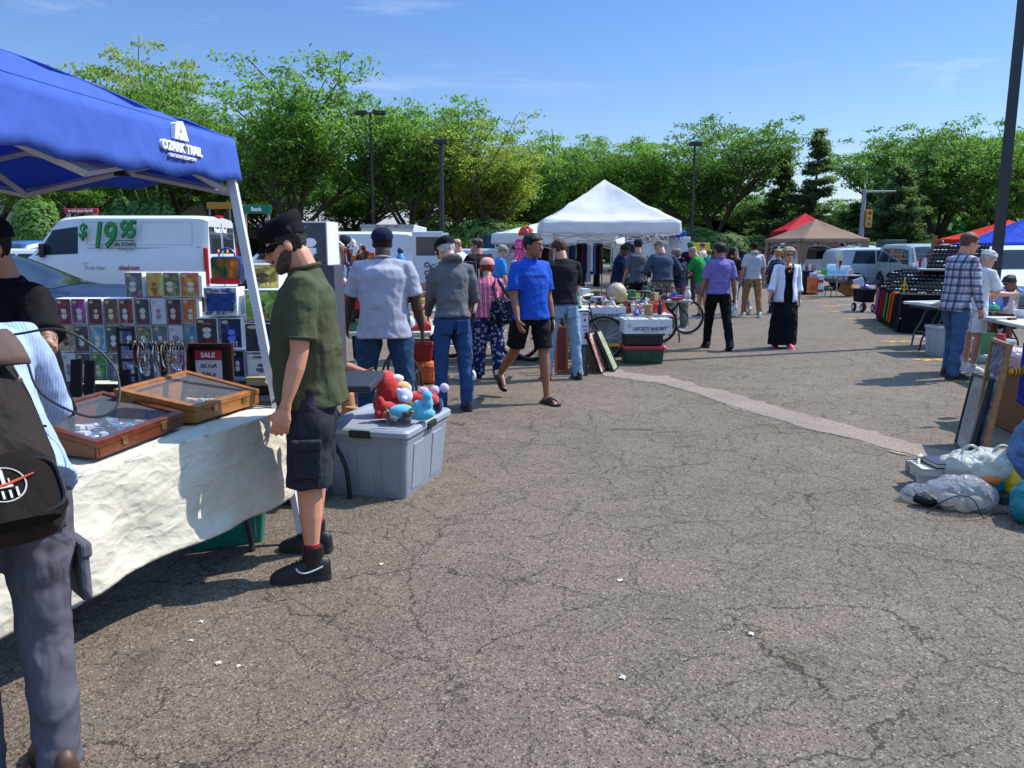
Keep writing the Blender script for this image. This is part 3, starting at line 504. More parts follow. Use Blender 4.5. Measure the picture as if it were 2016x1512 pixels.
# big dark pole: top is far above the frame
x0, y0 = G(1953, 600); e = E('lamp_pole', 'tall thick dark lamp pole at the right running out of the top', 'lamp post', (P(1957, 560, 13.6).x, 13.6, 0)); mb = MB(); mb.tube([(0, 0, .55), (0, 0, 15)], [.092, .06], 4, ref=(1, 1, 0)); mb.obj('pole', M((.018, .02, .028), .45), e)
mb = MB(); mb.box((0, 0, .7), (.26, .26, .06)); mb.obj('base_plate', dk, e); mb = MB(); mb.lathe([(.28, 0), (.28, .64), (.25, .67), (0, .67)], n=20); mb.obj('concrete_base', M((.34, .3, .26), .9, kind='stucco'), e, smooth=True); mb = MB(); mb.box((0, -.5, 15), (.5, .8, .2)); mb.obj('lamp_head', dk, e)
q = P(1702, 372, 44); e = E('traffic_light', 'grey mast with yellow traffic light and a side arm', 'traffic light', (q.x, 44, 0)); gm = M((.22, .24, .26), .5)
mb = MB(); mb.tube([(0, 0, 0), (0, 0, q.z)], [.16, .11], 10); mb.obj('pole', gm, e, smooth=True); mb = MB(); mb.tube([(0, 0, q.z-.15), (1.7, 0, q.z-.12)], [.07, .05], 8); mb.obj('arm', gm, e)
mb = MB(); mb.box((.28, -.1, P(0, 430, 44).z), (.32, .3, .95)); hd = mb.obj('signal_head', M((.55, .3, .03), .5), e, bevel=.03)
for k, c in enumerate(((.2, .01, .01), (.25, .15, .02), (.02, .15, .06))): mb = MB(); mb.ell((.28, -.26, P(0, 430, 44).z + .29 - k*.29), (.1, .04, .1)); mb.obj('lens', M(c, .3), hd, smooth=True)
a = P(1742, 472, 42); b = P(1783, 506, 42); e = E('utility_cabinet', 'dark green utility cabinet beneath the conifers', 'cabinet', ((a.x+b.x)/2, 42, 0)); mb = MB(); mb.box((0, .5, a.z/2), (b.x-a.x, 1, a.z)); mb.obj('body', M((.025, .075, .055), .5), e, bevel=.03); mb = MB(); mb.box((-.0, -.006, a.z-.65), (.32, .012, .32)); mb.obj('notice', M((.6, .6, .6), .5), e)
# litter on the asphalt
for i, (px, py) in enumerate(((752, 1113), (1222, 1145), (1228, 1336), (378, 1263), (398, 1226), (470, 1315), (430, 1308), (133, 1490), (600, 1098), (1480, 1250))):
    x, y = G(px, py); mb = MB(); w = rnd.uniform(.008, .02); T = Matrix.Translation((x, y, .004)) @ Matrix.Rotation(rnd.uniform(0, 3), 4, 'Z')
    mb.add([(-w, -.008, .001), (w*.2, -.01, .008), (w, .006, .002), (.2*w, .012, .006)], [(0, 1, 2, 3)], T=T); mb.add([(-w*.6, 0, .001), (-w*.9, .014, .005), (-w*.2, .012, .003)], [(0, 1, 2)], T=T)
    tag(mb.obj('paper_scrap', M((.7, .68, .62), .8)), 'tiny pale paper scrap lying on the bare asphalt', 'litter', 'paper scraps on the asphalt')
# ------------------------------------------------------------------ people
HEADR = [(-.112, .072, .03, .018), (-.102, .088, .008, .036), (-.082, .09, -.03, .05), (-.055, .092, -.06, .058), (-.028, .088, -.08, .064), (0, .082, -.092, .07), (.015, .079, -.098, .073), (.034, .088, -.102, .075), (.06, .086, -.103, .076), (.085, .074, -.097, .071), (.106, .048, -.076, .055), (.118, .018, -.044, .032), (.122, -.005, -.022, .01)]
_hz = [r[0] for r in HEADR]
def headpt(z, th, off=0.0):    # th: 0 front, pi/2 right side, pi back
    f, b, w = (float(np.interp(z, _hz, [r[i] for r in HEADR])) for i in (1, 2, 3))
    cy = (f+b)/2; ry = (f-b)/2 + off; rx = w + off
    c, s = math.cos(th), math.sin(th); e = .86
    return Vector((rx*math.copysign(abs(s)**e, s), cy + ry*math.copysign(abs(c)**e, c), z))
def person(label, x, y, heading, H=1.75, skin='c98d6e', fat=1.0, belly=0.0, lean=0, twist=0, head=(0, 0), arms=None, legs=None, top='tee', topm=None, topz=.86, bottom='jeans', botm=None, shoe='151515', sole='d8d8d4', shoe_type='shoe', hair=None, hairm='2a1d15', cap=None, capm='14161f', vox=.011, female=False, glasses=False, beard=None, crown=0, seat=None, group=None, z0=0.0, sitz=0, neckskin=True, sock=None, cut=None, parts=None, ink=False, name='person', hairlen=0, brim_dir=1, collar=None, thin=1.0):
    """heading: degrees, 0 = facing away (+Y), 90 = facing left (-X), 180 = towards the camera, 270 = facing right"""
    k = H/1.75; root = E(name, label, 'person', (x, y, z0), R(heading), group, k)
    far = vox > .02
    sk = M(skin, .5, kind='skin', ink=1) if ink else M(skin, .5, kind='skin')
    arms = arms or ((5, 7, 15, 4), (5, 7, 15, 4)); legs = legs or ((3, 2, 3), (-3, 2, 3))
    pel = Vector((0, 0, .95)); RM = Matrix.Rotation(R(twist), 3, 'Z') @ Matrix.Rotation(R(-lean), 3, 'X')
    T = lambda p: pel + RM @ (Vector(p) - pel)
    fw = fat
    # limbs
    A = []; Lg = []
    for i, s in ((0, -1), (1, 1)):              # left, right
        fl, ab, el, inn = arms[i][:4]; tw = Matrix.Rotation(R(twist), 3, 'Z')
        d1 = tw @ Vector((s*math.sin(R(ab)), math.cos(R(ab))*math.sin(R(fl)), -math.cos(R(ab))*math.cos(R(fl))))
        a2 = R(fl+el); b2 = R(ab-inn*3 if abs(inn) > 9 else ab-inn)
        d2 = tw @ Vector((s*math.sin(b2), math.cos(b2)*math.sin(a2), -math.cos(b2)*math.cos(a2)))
        sh = T((s*.17*(.5+.5*fw)*thin, -.005, 1.388)); e = sh + d1*.29; w = e + d2*.255
        A.append((s, sh, e, w, d1, d2, arms[i][4] if len(arms[i]) > 4 else 0))
        hf, hb, kn = legs[i][:3]; hp = Vector((s*.092*fw, 0, .93))
        t1 = Vector((s*math.sin(R(hb)), math.cos(R(hb))*math.sin(R(hf)), -math.cos(R(hb))*math.cos(R(hf))))
        t2 = Vector((s*math.sin(R(hb))*.6, math.sin(R(hf-kn)), -math.cos(R(hf-kn)))).normalized()
        kj = hp + t1*.43; an = kj + t2*.42; Lg.append((s, hp, kj, an, t1, t2, legs[i][3] if len(legs[i]) > 3 else 0, legs[i][4] if len(legs[i]) > 4 else 0))
    low = min(l[3].z for l in Lg) if not sitz else 0
    dz = (.085 - low) if not sitz else (sitz - .93)/1.0
    D = Vector((0, 0, dz)); root.location.z += dz*k
    N0 = T((0, -.012, 1.47)); HR = Matrix.Rotation(R(twist*.6 + head[0]), 3, 'Z') @ Matrix.Rotation(R(-head[1]-lean*.35), 3, 'X')
    HC = T((0, .0, 1.485)) + HR @ Vector((0, .024, .113)); hp_ = lambda v: HC + HR @ Vector(v)
    # ---- body, one surface
    b = MB(); rings = []
    for z, f, bk, w in HEADR: rings.append([hp_(headpt(z, 2*math.pi*q/18)) for q in range(18)])
    b.loft([r[::-1] for r in rings])
    b.tube([T((0, -.01, 1.36)), N0, hp_((0, -.03, -.055)), hp_((0, -.022, 0))], [.075*fw**.5, .056*fw**.7, .054*fw**.6, .05], 12)
    if not far:
        b.tube([hp_((0, .08, .022)), hp_((0, .095, 0)), hp_((0, .108, -.02)), hp_((0, .098, -.032)), hp_((0, .08, -.034))], [(.008, .008), (.01, .01), (.013, .016), (.011, .017), (.006, .01)], 8)
        b.ell(hp_((0, .088, -.056)), (.023, .01, .005), HR, n=8, h=6); b.ell(hp_((0, .087, -.066)), (.019, .01, .006), HR, n=8, h=6)
        b.ell(hp_((0, .082, -.1)), (.02, .012, .012), HR, n=8, h=6)
        b.tube([hp_((-.055, .07, .032)), hp_((0, .088, .034)), hp_((.055, .07, .032))], .009, 6)
    for s in (-1, 1): b.ell(hp_((s*.078, -.012, -.004)), (.009, .02, .031), HR @ Matrix.Rotation(R(-s*18), 3, 'Z'), n=10, h=6)
    tr = lambda z, yc, rx, ry: [T((rx*math.cos(a), yc + ry*math.sin(a), z)) for a in [2*math.pi*q/16 for q in range(16)]]
    b.loft([tr(.86, 0, .14*fw, .1*fw), tr(1.0, 0, .14*fw, .1*fw), tr(1.12, .01, .135*fw, .095*fw), tr(1.3, 0, .15*fw, .1*fw), tr(1.41, -.005, .13*fw, .085), tr(1.455, -.008, .06, .06)])
    for s, sh, e, w, d1, d2, gr in A:
        b.tube([T((s*.07, 0, 1.39)), sh, sh + d1*.09, sh + d1*.2, e, e + d2*.07, e + d2*.16, w], [.05, .052*fw, .05*fw, .045*fw, .038*fw**.7, .04*fw**.7, .033*fw**.5, (.026, .021)], 12)
        # hand: side axis towards the thumb
        din = Vector((-s, 0, 0)); din = (din - d2*din.dot(d2)).normalized(); lat = d2.cross(din)*(-s); lat = lat if lat.y*math.cos(0) + lat.z*.5 >= 0 else -lat; lat.normalize()
        pn = din
        hd = (d2 + pn*.12).normalized(); c0 = w
        b.loft([[c + lat*ra*math.cos(t) + pn*rb*math.sin(t) for t in [2*math.pi*q/10 for q in range(10)]] for c, ra, rb in ((c0 - d2*.015, .026, .02), (c0 + hd*.02, .03, .018), (c0 + hd*.05, .041, .017), (c0 + hd*.085, .041, .014), (c0 + hd*.095, .036, .01))])
        if not far:
            curl0 = {0: 36, 1: 62, 2: 48}[gr]
            for q, (o, ln) in enumerate(((.031, .068), (.0105, .078), (-.0105, .073), (-.031, .056))):
                p = c0 + hd*.086 + lat*o; dd = (hd + lat*o*2.5).normalized(); pts = [p - dd*.02, p]; cu = R(curl0*(.8 + .12*q))
                for sg in (.42, .33, .25):
                    ax = cu*(.5 if sg == .42 else .9); dd = (dd*math.cos(ax) + pn*math.sin(ax)).normalized(); p = p + dd*ln*sg; pts.append(p)
                b.tube(pts, [.009, .0095, .009, .0082, .007], 8)
            p = c0 + hd*.03 + lat*.024; dd = (hd*.7 + lat*.62 + pn*.25).normalized(); p1 = p + dd*.036; d3 = (dd*.8 + hd*.4 + pn*.25).normalized(); b.tube([p - dd*.01, p, p1, p1 + d3*.03, p1 + d3*.05], [.013, .014, .011, .0095, .007], 8)
        else: b.ell(c0 + hd*.11, (.02, .035, .05), None, n=8, h=6)
    for s, hp, kn, an, t1, t2, fp, fy in Lg:
        side = Vector((1, 0, 0)); b.tube([hp + Vector((-s*.01, 0, .04)), hp - Vector((0, 0, .06)), hp + t1*.2, kn - t1*.05, kn, kn + t2*.1, kn + t2*.2, kn + t2*.33, an], [.05*fw, .068*fw, .072*fw, .056*fw**.6, .053*fw**.5, .056*fw**.5, .05*fw**.5, .036, .034], 12)
        fd = Matrix.Rotation(R(fy)*-s, 3, 'Z') @ Vector((0, math.cos(R(fp)), -math.sin(R(fp)))); hl = an + Vector((0, 0, -.03)) 
        b.tube([an, an - Vector((0, 0, .035)) + fd*.0, an + fd*.06 + Vector((0, 0, -.045)), an + fd*.14 + Vector((0, 0, -.062))], [(.033), (.038), (.032), (.02)], 10)
        b.ell(an + fd*-.04 + Vector((0, 0, -.048)), (.028, .035, .03), n=10, h=6)
        if shoe_type == 'slide':
            for q in range(5): o = (-2+q)*.016*-s; p = an + fd*(.145 + (.02, .018, .01, 0, -.012)[q]) + fd.cross(Vector((0, 0, 1)))*o*-1 + Vector((0, 0, -.068)); b.ell(p, (.0095, .017, .009), n=8, h=6)
    body = b.obj('body', sk, root, voxel=vox if not far else vox*.8, sm=2 if not far else 2)
    # ---- top
    cm = topm or M('88888c', kind='cloth')
    bl = belly
    if top:
        t = MB(); hz = topz; f2 = fw*(.97 if female else 1); fem = .012 if female else 0
        R_ = [(hz, .0+bl*.2, .186*f2, .134*f2+bl*.6), (hz+.03, bl*.3, .184*f2, .132*f2+bl*.7), (.98 if hz < .95 else hz+.06, bl*.45, .165*f2, .12*f2+bl*.9), (1.09, bl*.5, (.158-fem*1.5)*f2, .118*f2+bl), (1.2, .006+bl*.3, .165*f2, .122*f2+bl*.6), (1.31, .008+fem, .178*f2, .126*f2+fem+bl*.2), (1.385, 0, .172*(.5+.5*f2)*thin, .108*f2), (1.425, -.008, .13*thin, .09), (1.452, -.012, .092, .074), (1.472, -.014, .07, .062)]
        tt = lambda z, yc, rx, ry: [T((rx*math.copysign(abs(math.cos(a))**.85, math.cos(a)), yc + ry*math.copysign(abs(math.sin(a))**.9, math.sin(a)), z)) for a in [2*math.pi*q/22 for q in range(22)]]
        t.loft([tt(*r) for r in R_])
        for s, sh, e, w, d1, d2, gr in A:
            bs = T((s*.05, -.005, 1.405)); r0 = .064*(.4+.6*fw)
            if top == 'tee': t.tube([bs, sh + Vector((0, 0, -.002)), sh + d1*.06, sh + d1*.14, sh + d1*.235], [(.062*fw**.5), r0*1.0, r0*1.04, r0*1.06, r0*1.1], 14)
            elif top == 'sleeveless': t.tube([bs, sh], [.055, .05], 12)
            elif top == 'long': t.tube([bs, sh, sh + d1*.1, sh + d1*.22, e, e + d2*.1, e + d2*.19, w - d2*.005, w + d2*.012], [.06*fw**.5, r0, r0*1.0, r0*.92, r0*.82, r0*.8, r0*.68, .04, .036], 14)
            elif top == 'rolled': t.tube([bs, sh, sh + d1*.1, sh + d1*.22, e, e + d2*.08, e + d2*.1], [.06*fw**.5, r0, r0*1.0, r0*.95, r0*.88, r0*.88, r0*.9], 14)
        if parts == 'hood': t.torus(T((0, -.055, 1.475)), .07, .034, RM @ Matrix.Rotation(R(-25), 3, 'X'), n=16, k=8)
        o = t.obj('shirt' if top in ('tee', 'sleeveless') else 'jacket', cm, root, voxel=max(vox, .009), sm=4 if not far else 2, disp=(.11, .024) if not far else None)
        if top == 'tee' and not far:
            for s, sh, e, w, d1, d2, gr in A:
                c = MB(); rr_ = .064*(.4+.6*fw)*1.06; u_ = d1.orthogonal().normalized(); v_ = d1.cross(u_); c.tube([sh + d1*.222 + u_*rr_*math.cos(q) + v_*rr_*math.sin(q) for q in [2*math.pi*j/20 for j in range(21)]], .0035, 5); c.obj('sleeve_hem', cm, o, smooth=True)
        if collar:
            c = MB(); c.torus(T((0, -.014, 1.478)), .066, .011, RM @ Matrix.Rotation(R(-12), 3, 'X'), n=20, k=6); c.obj('collar', collar, o, smooth=True)
    # ---- trousers
    bm_ = botm or M('2f4a6e', kind='cloth')
    if bottom:
        t = MB(); zt = min(1.0, max(.9, topz+.06)) if top else 1.0
        pr = lambda z, rx, ry, yc=0: [Vector((rx*math.cos(a), yc + ry*math.sin(a), z)) for a in [2*math.pi*q/20 for q in range(20)]]
        if bottom == 'dress':
            mid = (Lg[0][3] + Lg[1][3])/2
            t.loft([[Vector((0, mid.y, 0)) + p for p in pr(mid.z - .03, .25*fw, .19)], [Vector((0, mid.y*.8, 0)) + p for p in pr(.3, .25*fw, .19)], pr(.62, .225*fw, .17), pr(.86, .19*fw, .135), pr(1.0, .17*fw, .12), tr(1.1, .01, .15*fw, .112*fw), tr(1.22, .02, .155*fw, .125*fw), tr(1.31, .02, .14*fw, .115*fw), tr(1.38, .01, .09, .09)])
            for s in (-1, 1): t.tube([T((s*.08, .075, 1.35)), T((s*.085, .03, 1.44)), T((s*.08, -.03, 1.44))], .018, 6)
        else:
            t.loft([pr(.81, .12*fw, .1*fw), pr(.86, .155*fw, .112*fw, -.004), pr(zt-.03, .152*fw, .108*fw+bl*.2, -.004), pr(zt, .145*fw, .1*fw+bl*.2)])
            w_ = {'jeans': (1.12, .068, .064), 'slim': (1.0, .055, .047), 'wide': (1.25, .092, .098), 'shorts': (1.2, .09, 0), 'bermuda': (1.25, .096, 0)}[bottom]
            for s, hp, kn, an, t1, t2, fp, fy in Lg:
                r1, r2, r3 = w_; pts = [hp + Vector((-s*.004, 0, .03)), hp - Vector((0, 0, .05)), hp + t1*.18]; rs = [.074*fw, .084*fw, .082*r1*fw]
                if r3: pts += [kn - t1*.04, kn + t2*.05, kn + t2*.2, kn + t2*.33, an + t2*.012, an + t2*.045]; rs += [r2*1.12*fw**.6, r2*fw**.6*1.05, r2*fw**.5, (r2+r3)/2, r3, r3*1.06]
                else:
                    sh_ = -.06 if bottom == 'shorts' else .05; pts += [kn - t1*.12, kn + t2*max(sh_, 0) + t1*min(sh_, 0)]; rs += [r2*1.03*fw**.6, r2*1.06*fw**.6]
                t.tube(pts, rs, 14)
        o = t.obj('dress' if bottom == 'dress' else 'shorts' if bottom in ('shorts', 'bermuda') else 'trousers', bm_, root, voxel=max(vox, .009), sm=4 if not far else 2, disp=(.085, .018) if not far else None)
        if bottom in ('jeans', 'slim') and not far and (topz > .84 or not top):
            for s in (-1, 1): c = MB(); c.box((s*.078*fw, -.113*fw, .835), (.12, .010, .135), Matrix.Rotation(R(6), 3, 'X') @ Matrix.Rotation(R(s*12), 3, 'Z')); c.obj('back_pocket', bm_, o, bevel=.006)
        if parts == 'cargo' or bottom == 'bermuda':
            for s, hp, kn, an, t1, t2, fp, fy in Lg:
                c = MB(); q = kn - t1*.09; c.box(q + Vector((s*.098*fw, 0, .01)), (.03, .13, .17)); pk = c.obj('pocket', bm_, o, bevel=.012, disp=None); c = MB(); c.box(q + Vector((s*.103*fw, 0, .085)), (.034, .14, .05)); c.obj('flap', bm_, pk, bevel=.01)
    # ---- shoes
    sm_ = M(shoe, .55, kind=''); so = M(sole, .6)
    for s, hp, kn, an, t1, t2, fp, fy in Lg:
        rt = Matrix.Rotation(R(fy)*-s, 3, 'Z'); fd = rt @ Vector((0, math.cos(R(fp)), -math.sin(R(fp)))); up = rt @ Vector((0, math.sin(R(fp)), math.cos(R(fp)))); sd_ = fd.cross(up); c = an - up*.085
        prof = [(-.085, .022), (-.07, .034), (-.03, .038), (.03, .04), (.09, .048), (.14, .047), (.175, .036), (.195, .014)]
        def sect(a, w, h0, h1, pw=.75): return [c + fd*a + sd_*w*math.copysign(abs(math.cos(q))**.8, math.cos(q)) + up*(h0 + (h1-h0)*max(0, math.sin(q))**pw) for q in [math.pi*(j/9) for j in range(10)]]
        if far and not female or shoe_type == 'none' and far: pass
        if shoe_type in ('shoe', 'high'):
            m2 = MB(); ht = [.085, .11, .115, .105, .085, .066, .052, .034]
            m2.loft([sect(a, w, .012, h) for (a, w), h in zip(prof, ht)]); m2.tube([c + up*.05 - fd*.004, c + up*.1 - fd*.002, c + up*(.125 if shoe_type == 'shoe' else .165) - fd*.004], [(.044, .038), (.05, .042), (.052, .046)], 12, ref=fd)
            so_ = m2.obj('shoe', sm_, root, smooth=True, sharp=70)
            m3 = MB(); m3.loft([[c + fd*a*1.02 + sd_*w*1.08*x_ + up*z_ for x_, z_ in ((-1, 0), (1, 0), (1, .024), (-1, .024))] for a, w in prof]); m3.obj('sole', so, so_, smooth=True, sharp=50)
            if shoe_type == 'high':
                for q_ in range(5): m4 = MB(); a_ = .035 + q_*.02; m4.tube([c + fd*a_ + sd_*.026*e_ + up*(.116 - q_*.011 - .01*abs(e_)**2 + .004) for e_ in (-1, -.5, 0, .5, 1)], .003, 5); m4.obj('lace', M('1c1c1e', .8), so_)
                m4 = MB(); m4.tube(spl([c + fd*a_ + sd_*-s*-1*w_ + up*z_ for a_, w_, z_ in ((-.05, .038, .075), (-.01, .043, .06), (.03, .045, .05), (.06, .046, .058), (.075, .043, .075))]), .004, 5); m4.obj('side_stripe', M('c8c8c8', .5), so_)
            if not far and sock: m4 = MB(); m4.tube([an + t2*-.02, an + t2*-.092], [.044, .04], 12); m4.obj('sock', M(sock, kind='cloth'), root, smooth=True)
        elif shoe_type == 'slide':
            m2 = MB(); m2.loft([[c + fd*a*1.1 + sd_*w*1.05*x_ + up*z_ for x_, z_ in ((-1, .0), (1, .0), (1, .022), (-1, .022))] for a, w in prof]); so_ = m2.obj('sandal', sm_, root, smooth=True, sharp=50)
            m3 = MB(); m3.loft([[c + fd*a + sd_*(w)*math.cos(q) + up*(.015 + (h)*math.sin(q)) for q in [math.pi*(j/9) for j in range(10)]] for a, w, h in ((.05, .046, .07), (.08, .05, .064), (.115, .052, .05))], cap=False); m3.obj('strap', sm_, so_, smooth=True)
    # ---- hair, cap, glasses, beard
    hm = M(hairm, .6, kind='hair')
    def shell(zl, off, n1=28, n2=8, ztop=.121, seed=1, amp=.006, lo=0.0):
        def f(u, v):
            th = 2*math.pi*u; lo_ = zl(th) + amp*1.2*noise.noise((math.cos(th)*7 + seed, math.sin(th)*7, 3)); z = lo_ + (ztop - lo_)*(1-(1-v)**1.6 if True else v); o = off*min(1, v*5 + lo) + amp*noise.noise((math.sin(th)*4 + seed, math.cos(th)*4, z*30)); p = headpt(min(z, .1215), th, o); p.z += off*.9*max(0, v-.25)/.75; return hp_(p)
        return f
    if hair:
        zl = {'short': lambda th: .072*max(0, math.cos(th))**.6 - .085*max(0, -math.cos(th))**.8 - .012*abs(math.sin(th))**4, 'long': lambda th: .075*max(0, math.cos(th))**.7 - .10*(1 if math.cos(th) < .2 else 0), 'bob': lambda th: .07*max(0, math.cos(th))**.8 - .085*(1 if math.cos(th) < .25 else 0), 'bald': lambda th: .03*max(0, math.cos(th)) - .06*max(0, -math.cos(th)), 'tuft': None}[hair]
        if hair == 'bald': off = .003; ztop = .05
        else: off = {'short': .012, 'long': .02, 'bob': .03}[hair]; ztop = .121
        m2 = MB(); m2.grid(shell(zl, off, ztop=ztop, amp=.004 if hair == 'bald' else .02), 36, 11)
        if hairlen: m2.tube([hp_((0, -.06, .03)), hp_((0, -.105, -.06)), hp_((0, -.115, -.06-hairlen*.6)), hp_((0, -.1, -.06-hairlen))], [(.06, .05), (.085, .045), (.075, .035), (.03, .02)], 14, ref=(1, 0, 0))
        m2.obj('hair', hm, root, smooth=True, sharp=180, sub=0 if far else 1)
    if cap:
        c_ = M(capm, kind='cloth', bs=.15); m2 = MB()
        if cap == 'flat':
            m2.grid(shell(lambda th: .052 - .03*(math.cos(th) < 0)*abs(math.cos(th)), .016, amp=.002, lo=1), 28, 6); m2.lathe([(.086, .035), (.093, .06), (.1, .085), (.101, .112), (.09, .126), (.04, .132), (.0, .133)], n=26)
            m2.v = m2.v[:29*7] + [tuple(hp_((v[0]*.93, v[1]*1.12 - .012, v[2] + v[1]*-.12))) for v in m2.v[29*7:]]
        elif cap == 'visor': m2.grid(shell(lambda th: .045, .014, amp=.001, ztop=.08, lo=1), 28, 4)
        elif cap == 'band': m2.grid(shell(lambda th: .05 + .02*math.cos(th), .034, ztop=.121, amp=.004, lo=1), 28, 7)
        else: m2.grid(shell(lambda th: .046 - .024*(math.cos(th*1) < 0)*abs(math.cos(th)), .019, amp=.001, lo=1), 28, 7)
        co = m2.obj('cap', c_, root, smooth=True, sharp=180)
        if cap != 'band':
            m3 = MB(); bd = brim_dir; q0 = .048
            m3.grid(lambda u, v: hp_(((.074 - .02*v*v)*math.sin((u-.5)*2.7)*1.0, bd*(.0 + (.082 + .07*v)*math.cos((u-.5)*2.3)) - (.014 if bd > 0 else 0), q0 - .022*v*v - .05*(u-.5)**2*2)), 12, 5)
            m3.grid(lambda u, v: hp_(((.074 - .02*v*v)*math.sin((u-.5)*2.7)*1.0, bd*(.0 + (.082 + .07*v)*math.cos((u-.5)*2.3)) - (.014 if bd > 0 else 0), q0 - .006 - .022*v*v - .05*(u-.5)**2*2)), 12, 5, flip=True)
            m3.obj('brim', c_, co, smooth=True, sharp=180)
    if beard:
        m2 = MB(); zb = lambda th: -.108
        def f(u, v): th = (u-.5)*2*R(100); z = -.108 + v*(.028 + .066*min(1, abs(th)/1.3)**1.6 + .006*noise.noise((th*5, 2, 3))) ; return hp_(headpt(z, th, .006*min(1, 4*(1-v)+.1)+.001+.002*noise.noise((th*14, v*8, 1))))
        m2.grid(f, 22, 7); m2.grid(lambda u, v: hp_(headpt(-.048 + v*.013, (u-.5)*1.05, .006)), 8, 2); m2.obj('beard', M(beard, .7, kind='hair'), root, smooth=True, sharp=180, sub=1)
    if not far and not glasses:
        for s in (-1, 1):
            m2 = MB(); m2.ell(hp_((s*.031, .071, .014)), (.013, .01, .0085), HR, n=10, h=8); ey = m2.obj('eye', M('d8d0c8', .3), root, smooth=True); m2 = MB(); m2.ell(hp_((s*.031, .0775, .014)), (.006, .0045, .006), HR, n=8, h=6); m2.obj('iris', M('1c130d', .2), ey, smooth=True)
            m2 = MB(); m2.tube([hp_((s*.015, .091, .033)), hp_((s*.034, .088, .039)), hp_((s*.052, .074, .033))], [.003, .0045, .002], 6); m2.obj('eyebrow', hm, root)
    if glasses:
        gm_ = M('0a0a0c' if glasses == 'dark' else '1c1c1c', .12, spec=.6); g_ = MB()
        for s in (-1, 1):
            g_.ell(hp_((s*.033, .092, .012)), (.024, .006, .0155), HR @ Matrix.Rotation(R(-s*14), 3, 'Z'), n=14, h=8) if glasses == 'dark' else g_.torus(hp_((s*.033, .094, .01)), .022, .0022, HR @ Matrix.Rotation(R(-s*12), 3, 'Z') @ Matrix.Rotation(R(90), 3, 'X'), n=16, k=5)
            g_.tube([hp_((s*.058, .085, .018)), hp_((s*.08, .03, .016)), hp_((s*.08, -.02, .012))], .0028, 5)
        g_.tube([hp_((-.01, .097, .016)), hp_((.01, .097, .016))], .0025, 5); g_.obj('sunglasses' if glasses == 'dark' else 'glasses', gm_, root, smooth=True)
    root['_k'] = 1; del root['_k']
    return dict(root=root, A=A, L=Lg, T=T, hp=hp_, HR=HR, RM=RM, k=k)
CL = lambda c, **k: M(c, kind='cloth', **k)
def at(px, py): return G(px, py)
olive = CL('474c36', bs=.8); navy = CL('1a2038'); black = CL('17171a'); denim = CL('2f5078', bs=.6); ltdenim = CL('7f9dba', bs=.6)
# the man in the foreground, facing left and looking down at the glass cases
x, y = -.98, 3.86
p = person('man in olive green tee and black cap looking down at the glass topped cases', x, y, 98, 1.79, skin='c98a6c', fat=1.12, belly=.035, lean=3, head=(4, 24), arms=((3, 8, 13, 2), (6, 6, 14, 4, 0)), legs=((3, 6, 3, 0, 4), (4, 7, 2, 0, 14)), top='tee', topm=olive, topz=.83, bottom='bermuda', botm=CL('2a2b33', bs=.9), shoe='0c0c0e', sole='1e1e20', shoe_type='high', hair='short', hairm='2b2723', cap='flat', capm='0c0d11', glasses='dark', beard='4c3c32', vox=.0065, sock='8a1c2c', collar=CL('41462f'))
# stooping man with the drawstring backpack at the left edge
x, y = -1.50, 2.22
bp = person('stooping man in pale blue striped shirt and grey trousers at the left edge', x, y, 46, 1.78, skin='b98a72', fat=1.08, lean=42, head=(0, 25), arms=((50, 6, 30, 3), (26, 22, 26, 18)), legs=((4, 1, 5), (-4, -3, 5)), top='long', topm=CL('a2b3d0', stripe='8ba2cc', axis='X', freq=95, duty=.4, bs=.9), topz=.86, bottom='jeans', botm=CL('55545c', bs=1.0), parts='cargo', shoe='4a3020', sole='2a201a', hair='short', hairm='6a6058', vox=.009)
# tattooed vendor behind the table
vd = person('tattooed vendor in black tee and cap with folded arms behind the jewellery', -2.13, 3.42, 156, 1.76, skin='b67c5e', fat=1.08, belly=.03, lean=6, head=(-8, 12), arms=((30, 44, 62, 34), (26, 20, 70, 26)), top='tee', topm=black, bottom='jeans', botm=CL('20222c'), hair='short', hairm='14110f', cap='cap', capm='101116', vox=.009, ink=True, glasses=False)
# grey tee
p = person('heavy man in light grey tee and navy cap facing the toy table', *(-1.13, 7.0), 4, 1.8, skin='3f2419', fat=1.3, belly=.03, lean=2, head=(6, 4), arms=((14, 16, 14, 4), (0, 13, 10, 2)), legs=((4, 6, 4), (-3, 6, 4)), topm=CL('9d9caa'), topz=.80, bottom='jeans', botm=CL('26415c', bs=.9), hair='short', hairm='120d0b', cap='cap', capm='171a35', vox=.010, thin=1.06, collar=CL('93929f'))
# grey sweater
p = person('old man in grey zip sweater, blue jeans and black cap, bending his head', *at(893, 806), 14, 1.76, skin='c99a82', fat=1.0, lean=5, head=(30, 26), arms=((14, 6, 34, 6), (6, 14, 50, 12)), legs=((2, 3, 3), (-4, 3, 3)), top='long', topm=CL('5f6064'), topz=.92, bottom='jeans', botm=CL('2a4670', bs=.8), shoe='17171a', sole='222', hair='short', hairm='b9b3ab', cap='cap', capm='0d0e12', vox=.010, parts='hood', belly=.01)
# red haired woman
rh = person('red haired woman in pink striped blouse with a big dark flowered shoulder bag', *at(962, 744), 12, 1.5, skin='c58d74', fat=1.12, lean=8, head=(-8, 10), arms=((6, 10, 12, 2), (14, 10, 50, 6)), legs=((6, 3, 4), (-6, 3, 5)), top='long', topm=CL('c4587a', stripe='d9a5ae', axis='X', freq=16, duty=.22), topz=.88, bottom='wide', botm=CL('20284e', flower='8f93a8', fs=17), shoe='1a1a2a', sole='111', hair='bob', hairm='8a3414', cap='band', capm='cf8f86', vox=.011, female=True)
